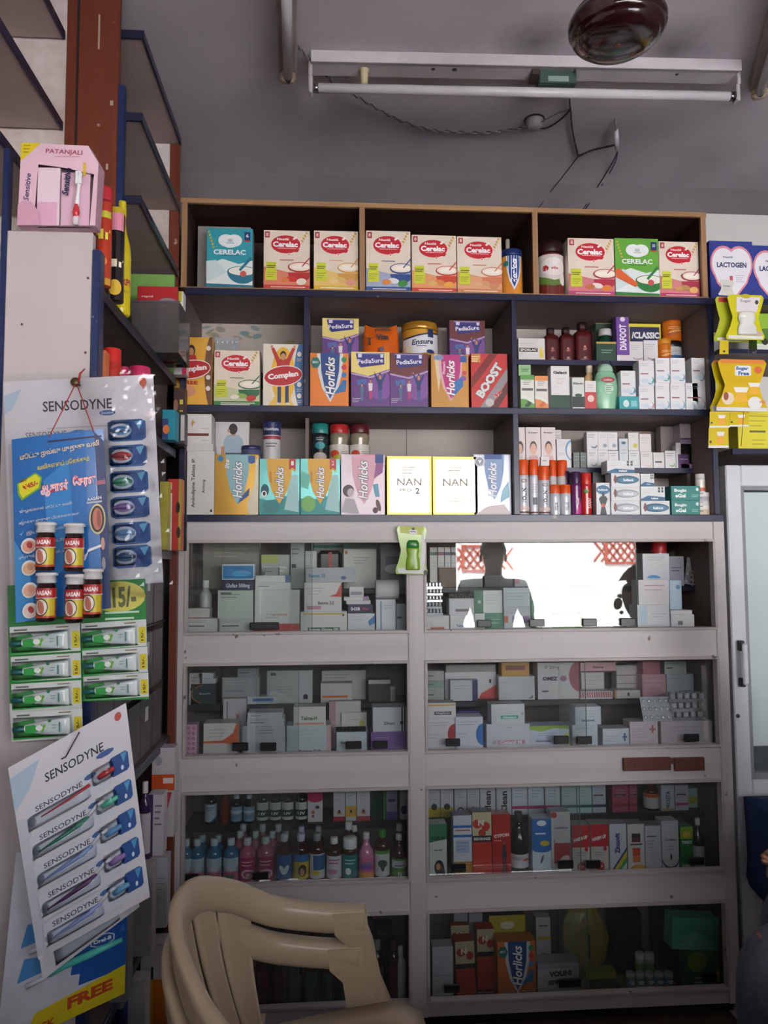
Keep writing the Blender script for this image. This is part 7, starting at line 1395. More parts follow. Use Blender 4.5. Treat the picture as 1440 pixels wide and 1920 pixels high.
# second toothbrush card, swung aslant
s4 = Sheet([(15, 1440, 1.405), (236, 1318, 1.445), (281, 1682, 1.435), (72, 1800, 1.395)], 'toothbrush_card', CARDW)
A = SArt(s4); A.e(.92, .955, .03, .022, '#b5453a'); A.t('SENSODYNE', .52, .85, .50, .075, '#26262e', 0, .012); rr(A, .70, .795, .85, .825, '#3a5a94', .3); A.p([(0, .94), (.25, .96), (.14, .84), (0, .76)], '#a9bccf'); A.p([(0, .02), (.1, .0), (.1, .7), (0, .72)], '#bcc0c8')
c2 = ['#b5343c', '#2f7a60', '#7f95c4', '#5a2f62', '#8f9fd0']
hd = ['#b5343c', '#5fc0a0', '#5f95c4', '#9a78b5', '#6aa8cc']
for k in range(5):
    v = .705-.148*k; rr(A, .80, v-.035, .965, v+.065, '#1f4a88', .12); A.p([(.90, v+.06), (.96, v+.06), (.92, v+.01)], '#4a90c0'); A.e(.905, v-.01, .012, .012, '#d0dce8'); rr(A, .08, v-.075, .80, v+.055, '#c6cad4', .1)
    A.t('SENSODYNE', .36, v+.02, .40, .042, '#33333c', 0, .008); rr(A, .58, v+.02, .68, v+.046, '#3f5f94', .3); A.e(.12, v-.035, .035, .022, '#8f97a6')
A.done(s4.o)
for k in range(5):
    v = .705-.148*k; m = mat(c2[k], .3)
    if k: sub_tube(s4, [(.14, v-.045, .005), (.3, v-.035, .007), (.48, v-.02, .008), (.58, v-.005, .006)], [.002, .005, .0065, .004], m, 'toothbrush_handle', .7); sub_tube(s4, [(.16, v-.05, .008), (.5, v-.035, .011)], [.0015, .002], mat('#d6d8de', .3), 'handle_grip'); sub_tube(s4, [(.56, v-.008, .006), (.66, v+.025, .006), (.72, v+.03, .006)], [.0035, .003, .004], mat('#d6d8de', .3), 'brush_neck')
    else: sub_tube(s4, [(.2, v-.03, .004), (.45, v-.02, .006), (.62, v-.005, .004)], [.001, .002, .003], m, 'toothbrush_handle')
    sub_tube(s4, [(.70, v+.005, .009), (.76, v+.012, .011), (.84, v+.012, .009)], [.005, .0075, .005], mat(hd[k], .45), 'bristles', .8); dome(s4, .64, v-.03, .83, v+.055, .018, BLIS)
    dome(s4, .08, v-.075, .62, v+.0, .014, BLIS, 'blister')
MB().tube([s4.pt(.42, .90, .002), s4.pt(.46, .90, .004), s4.pt(.60, .985, .012)], .0012, mat('#4a464a', .3, .8), 6).build('hook_wire', s4.o)
tag(s4.o, 'white toothbrush card swung aslant below the toothpaste card', 'display card')
s4b = Sheet([(66, 1742, 1.425), (250, 1668, 1.455), (262, 1700, 1.455), (80, 1838, 1.425)], 'toothbrush_card', CARDW); A = SArt(s4b); rr(A, .14, .1, .80, .75, '#c0c5d0', .1); A.t('SENSODYNE', .45, .50, .36, .040, '#3a3a44', 0, .008); rr(A, .66, .52, .78, .72, '#3f5f94', .3); A.done(s4b.o); dome(s4b, .14, .08, .8, .6, .012, BLIS, 'blister')
tag(s4b.o, 'white toothbrush card peeping out behind the slanted card', 'display card')
# blue-and-white toothbrush card with yellow banner
s5 = Sheet([(30, 1600, 1.46), (243, 1590, 1.475), (234, 1862, 1.475), (-8, 1975, 1.46)], 'toothbrush_card', mat('#c3c6d0', .35))
A = SArt(s5); A.p([(.55, .26), (1, .18), (1, 1), (.35, 1), (.62, .70)], '#1f5aa8'); A.p([(.62, .18), (1, .18), (1, .70), (.66, .62)], '#1d549e'); A.p([(.22, .0), (1, .0), (1, .20), (.28, .12)], '#cdbb1f'); A.t('FREE', .72, .10, .36, .10, '#b5481f', 2, .05); A.t('PACK', .34, .03, .22, .06, '#b5481f', 2, .03)
for k, (v, c) in enumerate(((.52, '#c98fc4'), (.34, '#55c4b8'))):
    A.p([(.12, v-.02), (.34, v), (.34, v+.08), (.16, v+.10)], '#4a8ac4'); A.e(.46, v+.04, .045, .045, '#1f70b5'); rr(A, .70, v+.04, .90, v+.115, '#d0d8e6', .25); rr(A, .71, v+.046, .89, v+.109, '#1f4f96', .25); A.t('Oral-B', .80, v+.078, .15, .035, '#e6ebf2', 4, .04); A.lines(.52, v+.10, .64, 2, .03, '#c98a94', .01); A.p([(.94, v+.1), (.99, v+.1), (.965, v+.16)], '#2f70bc')
A.done(s5.o)
for k, (v, c) in enumerate(((.52, '#c98fc4'), (.34, '#55c4b8'))): sub_tube(s5, [(.20, v-.05, .004), (.36, v-.03, .006)], [.005, .004], mat('#c9d0da', .25), 'brush_head'); sub_tube(s5, [(.38, v-.03, .006), (.50, v+.0, .008), (.72, v+.02, .008), (.97, v+.045, .006)], [.003, .006, .007, .004], mat(c, .3), 'toothbrush_handle')
tag(s5.o, 'blue and white toothbrush card with a yellow banner at the bottom', 'display card')

# ================================================================== sweetener packs on the right and the green pack on the cabinet
HG = [(.06, 1), (.94, 1), (1, .93), (.93, .72), (.84, .5), (.90, .28), (1, .08), (.97, 0), (.03, 0), (0, .08), (.10, .28), (.16, .5), (.07, .72), (0, .93)]
def hgpack(x0, y0, x1, y1, d, label, face, art, extra=None):
    sh = Sheet([(x0, y0, d), (x1, y0+2, d), (x1+2, y1+2, d), (x0-3, y1, d)], 'sweetener_pack', gloss(face), outline=HG); A = SArt(sh); art(A); A.done(sh.o)
    if extra: extra(sh)
    tag(sh.o, label, 'pack', 'sweetener packs hanging on the right' if x0 > 1000 else None); return sh
def minib(A, cu, cv, w, h, c1='#e6e3dc', c2='#d9a52c'): A.p([(cu-w, cv+h), (cu+w, cv+h), (cu+w*.6, cv), (cu+w, cv-h), (cu-w, cv-h), (cu-w*.6, cv)], c2); A.p([(cu-w, cv+h), (cu+w, cv+h), (cu+w*.75, cv+h*.3), (cu-w*.75, cv+h*.3)], c1)
def dispenser(u, v, w, h, c1, c2):
    def f(sh):
        hw_, hh = w*sh.W/2, h*sh.H/2; o = MB().lathe([(hw_*q, hh*z) for q, z in ((0, -1), (.9, -1), (1, -.9), (.95, -.4), (.72, 0), (.9, .35), (.85, .5))], mat(c1, .25), 20).build('dispenser', sh.o, sh.pt(u, v, .004)); o.scale = (1, .35, 1)
        MB().lathe([(hw_*.87, hh*.48), (hw_*.85, hh*.8), (hw_*.6, hh), (0, hh*1.02)], mat(c2, .25), 20).build('cap', o)
    return f
YP = 2.31
hgpack(1341, 556, 1402, 640, YP+.03, 'lime sweetener pack half hidden behind the yellow pack', '#a9b32c', lambda A: (rr(A, .1, .02, .9, .10, '#c9c9c6'), A.r(.1, .88, .5, .98, '#b5302c')))
hgpack(1364, 552, 1432, 636, YP, 'yellow sweetener pack with white dispenser over the fridge shelf', '#c9c41c', lambda A: (A.p([(.25, .95), (.9, .95), (.8, .62), (.25, .62)], '#d9d2d6'), A.t('Sugar', .5, .86, .3, .09, '#7a7a86', 0, .02), A.e(.80, .84, .05, .05, '#3a3a3e'), A.r(.06, .02, .95, .09, '#cfcfcc'), A.e(.82, .14, .14, .06, '#b5a58a'), A.e(.5, .97, .13, .05, '#b5a81c')), dispenser(.52, .36, .52, .52, '#d6d6d2', '#d9d8cf'))
sp = hgpack(1350, 524, 1376, 553, YP+.02, 'small white sweetener dispenser card above the yellow pack', '#cfccc6', lambda A: (A.t('Sugar', .5, .6, .5, .18, '#6a7a9a', 0, .03), A.lines(.3, .4, .7, 2, .1)))
hgpack(1334, 676, 1405, 772, YP+.03, 'yellow sweetener pack behind the larger lower pack', '#c9b61c', lambda A: (A.r(.05, .0, .9, .12, '#cfcfcc'), A.r(.05, .93, .95, 1, '#d07a2c')))
hgpack(1346, 673, 1437, 770, YP, 'large golden yellow sweetener pack in the lower right group', '#cfae1a', lambda A: (A.r(.05, .92, .95, 1, '#cf7a2c'), rr(A, .35, .68, .68, .88, '#dfe0e0', .1), A.t('Sugar', .5, .82, .26, .085, '#2f5f9a', 0, .05), A.t('Free', .53, .73, .22, .08, '#2f5f9a', 0, .05), A.e(.82, .80, .08, .07, '#cf642c'), minib(A, .48, .32, .15, .14), minib(A, .74, .44, .12, .11), A.e(.22, .24, .12, .12, '#d6c6b0'), A.e(.18, .28, .05, .08, '#8a4a2a'), A.r(.0, .0, .98, .07, '#cfcfcc'), A.e(.75, .16, .14, .12, '#d9d9d6'), A.t('FREE', .9, .18, .12, .05, '#cf642c', 0, .03)))
for x0, y0, x1, y1, lb_ in ((1331, 772, 1368, 802, 'upper left yellow sachet in the strip under the sweetener packs'), (1369, 772, 1404, 800, 'upper right yellow sachet in the strip under the sweetener packs'), (1329, 802, 1366, 840, 'lowest yellow sachet hanging beside the dull mauve cartons'), (1350, 638, 1366, 664, 'narrow yellow strip between the two sweetener pack groups')):
    sh = Sheet([(x0, y0, YP+.012), (x1, y0, YP+.012), (x1, y1, YP+.012), (x0-1, y1, YP+.012)], 'sachet', gloss('#c9b41f')); A = SArt(sh)
    if y0 > 700: minib(A, .6, .5, .2, .3, '#e3e0da', '#d99a24'); A.r(0, 0, 1, .12, '#d6d4ce'); A.e(.1, .3, .06, .06, '#2a2a2a')
    else: A.e(.5, .2, .15, .08, '#3a3a1c')
    A.done(sh.o); tag(sh.o, lb_, 'sachet', 'yellow sachets hanging on the right')
hk = empty('wire_hook', P(1398, 552, YP+.04)); tag(hk, 'thin wire hanger holding the sweetener packs on the shelf edge', 'hook'); L = hk.location
WIR = mat('#77777a', .3, .9)
MB().tube([Vector((0, YF-.004, zTn-.006))+Vector((P(1398, 552, YF).x, 0, 0))-L-Vector((0, 0, 0)), Vector((0, -.05, -.004))], .0012, WIR, 6).build('wire_arm', hk)
MB().tube([Vector((0, -.036, -.006)), Vector((-.018, -.03, P(1375, 672, YP).z-L.z)), Vector((-.05, -.028, P(1350, 835, YP).z-L.z))], .0009, WIR, 6).build('wire_drop', hk)

s6 = hgpack(744, 986, 800, 1076, 2.366, 'green and white sweetener pack hanging on the middle cabinet post', '#8fb03a', lambda A: (A.p([(.1, .02), (.9, .02), (.95, .16), (.05, .12)], '#c9cec4'), A.p([(.08, 1), (.92, 1), (.88, .82), (.12, .86)], '#a9b840'), A.r(.42, .84, .68, .93, '#d6d6d2'), A.lines(.44, .88, .64, 1, .04, '#6a6a7a', .02), A.p([(.85, .95), (.95, .6), (.9, .1), (.72, .02), (.8, .5)], '#cfd3c8'), A.e(.93, .05, .06, .05, '#2c2c2c'), A.e(.55, .95, .05, .03, '#2c2c2c')), dispenser(.54, .40, .46, .62, '#7fa32c', '#1f7a2c'))
# ================================================================== ceiling fittings
TUBEW = mat('#cfcdd0', .2, 0, .02); BAT = mat('#b3adb1', .45, 0, .1, 9); AGED = mat('#9a8a76', .5, 0, .2, 20)
def fixture(pa, pb, label, full=True, hang=.088, tr=.0135):
    a = Vector(pa); b = Vector(pb); mid = (a+b)/2; o = empty('tube_light_fixture', (mid.x, mid.y, ZC)); ax = (b-a); L = ax.length; ang = math.atan2(ax.y, ax.x); o.rotation_euler = (0, 0, ang); h = L/2
    if full:
        MB().box((-h-.006, -.034, -.030), (h+.006, .034, -.0005), BAT, .003).build('batten', o)
        MB().box((-h-.006, -.040, -.034), (h+.006, -.034, -.0005), mat('#c6c0c4', .45, 0, .1, 9), .001).build('batten_lip', o)
        bx = h-(1375-1040)/785*L
        q = MB().box((bx-.055, -.02, -.068), (bx+.055, .03, -.030), mat('#3f554c', .5, 0, .1), .003).build('ballast', o)
        MB().box((bx-.03, -.021, -.066), (bx+.03, -.02, -.050), mat('#8fa39a', .5)).build('rating_plate', q); MB().box((bx-.075, -.02, -.045), (bx-.055, .03, -.030), mat('#4a3a38', .6)).build('ballast_foot', q)
        sx = -h+(683-590)/785*L; MB().lathe([(.0, -.075), (.010, -.074), (.011, -.05), (.011, -.036), (.014, -.034), (.014, -.030)], mat('#c3b892', .4), 14, (sx, 0, 0)).build('starter', o)
        for i, (u, s_) in enumerate(((.28, .006), (.33, .008), (.86, .005))): MB().lathe([(0, -.0315), (s_, -.031), (s_, -.030)], mat('#4a4246', .6), 8, (-h+L*u, -.01, 0)).build('screw_hole', o)
    else:
        MB().box((-h-.01, -.026, -.045), (h+.01, .026, -.0005), mat('#8d8078', .5, 0, .2, 14), .004).build('batten', o)
    for s_ in (-1, 1):
        e = s_*h
        if full:
            m = MB(); m.box((e+s_*.002, -.02, -.060), (e+s_*.014, .02, -.0005), BAT, .003); m.box((e+s_*.002, -.016, -hang-.020), (e+s_*.014, .016, -.055), BAT, .004); m.build('end_holder', o)
        else: MB().box((e-.014, -.022, -hang-.012), (e+.014, .022, -.04), AGED, .008).build('end_holder', o)
    MB().tube([(-h+.014, 0, -hang), (h-.014, 0, -hang)], tr, TUBEW, 16).build('tube', o)
    for s_ in (-1, 1): MB().tube([(s_*(h-.016), 0, -hang), (s_*(h+.002), 0, -hang)], tr*.98, mat('#8f8d90', .2, 1, 0), 16).build('tube_cap', o)
    tag(o, label, 'light fixture'); return o
HZ = ZC-.098
A1 = PZ(588, 165, ZC-.088); B1 = PZ(1376, 181, ZC-.088); fixture(A1, B1, 'long fluorescent tube fixture with green ballast across the ceiling')
A2 = PZ(540, 148, ZC-.06); B2 = PZ(535, -120, ZC-.06); fixture(A2, B2, 'old fluorescent tube fixture running toward the viewer at left', False, .06, .014)
A3 = PZ(1424, 178, ZC-.06); B3 = PZ(1500, -80, ZC-.06); fixture(A3, B3, 'aged fluorescent fixture end at the right picture edge', False, .06, .012)

# ceiling fan motor with its rod
c0 = P(1158, 80, 1.5); BRN = mat('#260d0d', .14, 0, .08, 12, 0, .6)
fan = empty('ceiling_fan', (c0.x, c0.y, ZC)); tag(fan, 'glossy dark brown ceiling fan motor near the top edge', 'fan')
zb = c0.z-ZC
MB().lathe([(0, zb-.006), (.03, zb-.006), (.06, zb-.003), (.078, zb+.003), (.085, zb+.010), (.086, zb+.014), (.092, zb+.015), (.096, zb+.022), (.096, zb+.028), (.100, zb+.031), (.101, zb+.042), (.098, zb+.049), (.092, zb+.052), (.093, zb+.058), (.086, zb+.067), (.07, zb+.073), (.066, zb+.085), (.05, zb+.094), (0, zb+.096)], BRN, 48).build('motor_housing', fan)
MB().lathe([(.0, zb-.0075), (.006, zb-.0075), (.007, zb-.004)], mat('#5a2c22', .3), 12).build('bottom_screw', fan)
MB().lathe([(.04, zb+.09), (.045, zb+.11), (.03, zb+.125), (.014, zb+.13), (.0125, zb+.14), (.0125, -.06)], mat('#2a1210', .3), 24).build('down_rod', fan)
MB().lathe([(.014, -.075), (.05, -.05), (.06, -.015), (.06, 0)], BRN, 24).build('canopy', fan)

# ceiling rose, hook and wires
q = PZ(1002, 224, ZC); rose = MB().lathe([(0, -.030), (.018, -.030), (.026, -.022), (.029, -.010), (.030, 0)], mat('#a9a3a2', .6, 0, .15, 30), 20).build('ceiling_rose', None, (q.x, q.y, ZC)); tag(rose, 'round pale ceiling rose between the wires', 'ceiling rose')
MB().lathe([(.030, -.004), (.034, -.003), (.034, 0)], mat('#3a3436', .7), 20).build('backing_ring', rose)
def cz(px, py, dz=.006): return PZ(px, py, ZC-dz)
def smooth(pts, n=6):
    pts = [Vector(p) for p in pts]; out = []
    for i in range(len(pts)-1):
        p0, p1, p2, p3 = pts[max(0, i-1)], pts[i], pts[i+1], pts[min(len(pts)-1, i+2)]
        for k in range(n):
            t = k/n; out.append(.5*((2*p1)+(-p0+p2)*t+(2*p0-5*p1+4*p2-p3)*t*t+(-p0+3*p1-3*p2+p3)*t**3))
    return out+[pts[-1]]
def wire(pts, r, col, name, label, twist=None):
    pts = smooth(pts); o = empty(name, pts[0]); tag(o, label, 'wire', 'ceiling wires')
    pts = [p-o.location for p in pts]
    if twist:
        for ph, c in ((0, twist[0]), (pi, twist[1])):
            pp = []; s_ = 0
            for i, p in enumerate(pts):
                pp.append(p)
            fine = smooth(pp, 4); out = []
            for i, p in enumerate(fine): a = i*.55+ph; out.append(p+Vector((0, cos(a)*r*.9, sin(a)*r*.9)))
            MB().tube(out, r*.7, mat(c, .5), 6).build('strand', o)
    else: MB().tube(pts, r, mat(col, .5), 6).build('strand', o)
    return o
wire([cz(556, 85, .02), cz(575, 105, .02), cz(605, 133, .02), cz(628, 160, .02), cz(660, 176, .03), cz(700, 200, .02), cz(745, 224, .02), cz(800, 242, .02), cz(850, 247, .015), cz(905, 249, .015), cz(950, 245, .015), cz(985, 238, .02)], .0032, '#555', 'twisted_wire', 'twisted grey flex sagging from the left fixture to the rose', ('#4a4446', '#8d8684'))
wire([cz(1003, 240, .02), cz(1025, 240, .015), cz(1050, 225, .012), cz(1070, 205, .01)], .0026, '#241f22', 'black_wire', 'black wire looping from the rose to the bundle')
wire([cz(1010, 232, .02), cz(1040, 215, .014), cz(1068, 205, .01)], .0018, '#6a6264', 'grey_wire', 'thin grey wire from the rose to the bundle')
wire([cz(1078, 130, .04), cz(1074, 160, .03), cz(1068, 185, .015), cz(1070, 210, .01), cz(1074, 250, .01), cz(1084, 293, .008)], .0030, '#241f22', 'black_wire', 'black wire bundle dropping from the ballast', ('#241f22', '#4a4244'))
YW = YB-.004
wire([cz(1084, 293, .008), cz(1062, 322, .008), P(1036, 355, YW), P(1008, 392, YW)], .0020, '#2f2a2c', 'black_wire', 'thin dark wire running down left to the shelf')
wire([cz(1084, 293, .010), cz(1110, 282, .010), cz(1135, 276, .012), cz(1155, 272, .02)], .0026, '#241f22', 'black_wire', 'short black wire to the hanging connector', ('#241f22', '#3a3436'))
wire([cz(1158, 285, .03), cz(1152, 308, .012), P(1130, 345, YW), P(1098, 392, YW)], .0020, '#1f2c4a', 'blue_wire', 'blue wire curving down behind the wooden shelf')
wire([cz(1157, 285, .03), cz(1148, 306, .012), P(1122, 348, YW), P(1094, 392, YW)], .0020, '#23222a', 'black_wire', 'black wire beside the blue wire')
q0 = cz(1154, 222, 0); q1 = cz(1157, 280, .05)
hk2 = empty('hanging_connector', q0); tag(hk2, 'white hanging wire connector below the ceiling hook', 'connector')
MB().tube([Vector((0, 0, 0)), Vector((0, .004, -.012)), (q1-q0)*.5], .003, mat('#8a7a72', .5), 8).build('hook', hk2)
MB().tube([(q1-q0)*.35, (q1-q0)*.7, (q1-q0)], [.008, .009, .007], mat('#c6c2c6', .4), 10).build('connector_body', hk2)

# ================================================================== stacked plastic chairs
CH = mat('#ab9a80', .28, 0, .05, 6)
def chair(label):
    o = empty('plastic_armchair', (0, 0, 0)); tag(o, label, 'chair', 'stacked cream plastic armchairs')
    rim = [(.10, 1.10, .625), (0, 1.10, .630), (-.09, 1.112, .645), (-.175, 1.165, .693), (-.235, 1.25, .750), (-.258, 1.35, .773), (-.242, 1.45, .767), (-.19, 1.535, .727), (-.115, 1.59, .673), (-.02, 1.607, .650), (.06, 1.607, .645)]
    rim = [(x, y, z-.013) for x, y, z in rim]; pts = smooth(rim, 8); vs = []; fs = []; n = 14; cen = Vector((.02, 1.355, 0))
    for i, p in enumerate(pts):
        t = (pts[min(i+1, len(pts)-1)]-pts[max(i-1, 0)]).normalized(); u = i/(len(pts)-1); back = math.exp(-((u-.5)/.24)**2)
        out = Vector((t.y, -t.x, 0)).normalized(); out = -out if (p-cen).dot(out) < 0 else out
        nrm = t.cross(out); nrm = -nrm if nrm.z < 0 else nrm
        # arms are broad and flat, the back rim stands upright and rolls outwards
        wd, hg = .023-.006*back, .027+.004*back
        for k in range(n):
            a = 2*pi*k/n; ca, sa = cos(a), sin(a); ca = math.copysign(abs(ca)**.7, ca); sa = math.copysign(abs(sa)**.7, sa)
            vs.append(p+out*(ca*wd*(1-.3*back)+.010*back*(sa > 0)*sa)+nrm*(sa*hg-.4*hg))
    for i in range(len(pts)-1):
        for k in range(n): fs.append((i*n+k, i*n+(k+1) % n, (i+1)*n+(k+1) % n, (i+1)*n+k))
    fs += [tuple(range(n))[::-1], tuple((len(pts)-1)*n+k for k in range(n))]
    MB().add(vs, fs, CH, None, True).build('arm_and_back_rim', o)
    # curved back splats between rim and seat
    base = lambda s_: Vector((-.135-.030*cos((s_-.5)*pi*1.0), 1.19+.34*s_, .462))
    def rimat(s_):
        x = .27+.47*s_; i = x*(len(pts)-1); k = int(i); f_ = i-k; return pts[k].lerp(pts[min(k+1, len(pts)-1)], f_)
    for (s0, s1) in ((0, .19), (.205, .375), (.39, .475), (.49, .60), (.64, .79), (.81, 1.0)):
        vs = []; fs = []; nu, nv = 5, 9
        for side in (0, 1):
            for j in range(nv+1):
                for i in range(nu+1):
                    s_ = s0+(s1-s0)*i/nu; v = j/nv; b = base(s_); r_ = rimat(s_); p = b.lerp(r_, v); out = (Vector((p.x, p.y, 0))-cen); out.z = 0; out.normalize()
                    rib = .004*sin(pi*i/nu); vs.append(p+out*(.014*sin(pi*v)+side*.007-(1-side)*rib)-Vector((0, 0, .012*v)))
        k = (nu+1)*(nv+1)
        for j in range(nv):
            for i in range(nu): a = j*(nu+1)+i; fs += [(a, a+nu+1, a+nu+2, a+1), (k+a, k+a+1, k+a+nu+2, k+a+nu+1)]
        for j in range(nv):
            for i in (0, nu): a = j*(nu+1)+i; fs.append((a, k+a, k+a+nu+1, a+nu+1))
        MB().add(vs, fs, CH, None, True).build('back_splat', o)
    # seat
    vs = []; fs = []; N = 12
    for side in (0, 1):
        for j in range(N+1):
            for i in range(N+1):
                u, v = i/N, j/N; hwid = .185+.07*u-.02*(1-u)**3; e = (2*v-1); x = -.15+.325*u; y = 1.360+hwid*(e if abs(e) < .999 else math.copysign(.995, e)); z = .457+.006*abs(e)**2-.014*(1-e*e)*sin(pi*min(1, u*1.1))-.03*max(0, u-.85)/.15*1-side*.012
                vs.append((x+.012*(1-e*e)*(u > .9), y, z))
    k = (N+1)**2
    for j in range(N):
        for i in range(N): a = j*(N+1)+i; fs += [(a, a+1, a+N+2, a+N+1), (k+a, k+a+N+1, k+a+N+2, k+a+1)]
    for i in range(N): fs += [(i, k+i, k+i+1, i+1), (N*(N+1)+i, N*(N+1)+i+1, k+N*(N+1)+i+1, k+N*(N+1)+i), (i*(N+1), (i+1)*(N+1), k+(i+1)*(N+1), k+i*(N+1)), (i*(N+1)+N, k+i*(N+1)+N, k+(i+1)*(N+1)+N, (i+1)*(N+1)+N)]
    MB().add(vs, fs, CH, None, True).build('seat', o)
    for sy, y0 in ((-1, 1.10), (1, 1.607)):
        # arm post running on into the front leg
        vs = []; fs = []; pr = [(.030, y0, .640, .034, .021), (.034, y0, .600, .034, .021), (.052, y0+sy*.002, .575, .026, .020), (.066, y0+sy*.006, .50, .028, .020), (.084, y0+sy*.014, .44, .034, .020), (.118, y0+sy*.030, .2, .026, .014), (.135, y0+sy*.044, 0, .020, .014)]
        for x, y, z, wx, wy in pr: vs += [(x-wx, y-wy, z), (x+wx, y-wy, z), (x+wx, y+wy, z), (x-wx, y+wy, z)]
        for i in range(len(pr)-1):
            for k in range(4): fs.append((i*4+k, (i+1)*4+k, (i+1)*4+(k+1) % 4, i*4+(k+1) % 4))
        fs += [(0, 1, 2, 3), tuple((len(pr)-1)*4+k for k in (3, 2, 1, 0))]; MB().add(vs, fs, CH).build('arm_post_leg', o)
        vs = []; fs = []; pr = [(-.155, y0-sy*.06, .47, .022, .016), (-.19, y0-sy*.03, .3, .022, .015), (-.235, y0+sy*.01, 0, .018, .014)]
        for x, y, z, wx, wy in pr: vs += [(x-wx, y-wy, z), (x+wx, y-wy, z), (x+wx, y+wy, z), (x-wx, y+wy, z)]
        for i in range(len(pr)-1):
            for k in range(4): fs.append((i*4+k, (i+1)*4+k, (i+1)*4+(k+1) % 4, i*4+(k+1) % 4))
        fs += [(0, 1, 2, 3), tuple((len(pr)-1)*4+k for k in (3, 2, 1, 0))]; MB().add(vs, fs, CH).build('rear_leg', o)
    return o
c1 = chair('lower cream plastic armchair of the stacked pair before the cabinet')
c2_ = c1.copy(); COL.objects.link(c2_); c2_['label'] = 'upper cream plastic armchair of the stacked pair before the cabinet'; c2_.location = (.010, 0, .068)
for ch in list(c1.children): k = ch.copy(); COL.objects.link(k); k.parent = c2_

# ================================================================== blue table and seated person at the right edge
t0 = P(1394, 1493, 2.36); TB = empty('side_table', (t0.x+.32, 2.165, 0)); tag(TB, 'small table under a dark blue cloth at the right picture edge', 'table')
BL = mat('#183462', .8, 0, .12, 30, .3); zt_ = t0.z
vs = []; fs = []; prof = [(.0, zt_), (.0, zt_-.012), (.003, zt_-.10), (.004, zt_-.18), (.0, zt_-.24), (.008, zt_-.27), (.03, zt_-.30)]
loop = []; n = 12
for (x0, y0, x1, y1) in ((-.32, -.20, .32, -.20), (.32, -.20, .32, .195), (.32, .195, -.32, .195), (-.32, .195, -.32, -.20)):
    for k in range(n): loop.append((x0+(x1-x0)*k/n, y0+(y1-y0)*k/n))
m_ = len(loop)
for j, (ins, z) in enumerate(prof):
    for i, (x, y) in enumerate(loop):
        wv = .006*sin(i*1.3)*j/6; s_ = 1-ins/.3+wv; vs.append((x*s_, y*s_, z))
for j in range(len(prof)-1):
    for i in range(m_): fs.append((j*m_+i, (j+1)*m_+i, (j+1)*m_+(i+1) % m_, j*m_+(i+1) % m_))
fs.append(tuple(range(m_)))
MB().add(vs, fs, BL, None, True).build('table_cloth', TB)
MB().box((-.30, -.185, zt_-.03), (.30, .18, zt_-.004), mat('#5a4436', .6)).build('table_top', TB)
for x in (-.27, .27):
    for y in (-.16, .15): MB().box((x-.018, y-.018, 0), (x+.018, y+.018, zt_-.03), mat('#5a4436', .6), .002).build('leg', TB)

def skin_mesh(name, verts, edges, radii, m, parent, loc=(0, 0, 0), root=0, sub=2):
    me = bpy.data.meshes.new(name); me.from_pydata(verts, edges, []); ob = bpy.data.objects.new(name, me); COL.objects.link(ob)
    md = ob.modifiers.new('skin', 'SKIN'); md.use_smooth_shade = True
    for i, sv in enumerate(me.skin_vertices[0].data): sv.radius = radii[i] if isinstance(radii[i], tuple) else (radii[i], radii[i]); sv.use_root = i == root
    sd = ob.modifiers.new('smooth', 'SUBSURF'); sd.levels = sd.render_levels = sub
    dg = bpy.context.evaluated_depsgraph_get(); me2 = bpy.data.meshes.new_from_object(ob.evaluated_get(dg)); bpy.data.objects.remove(ob)
    me2.materials.clear(); me2.materials.append(m)
    for p in me2.polygons: p.use_smooth = True
    o = bpy.data.objects.new(name, me2); COL.objects.link(o); o.location = loc
    if parent: o.parent = parent
    return o
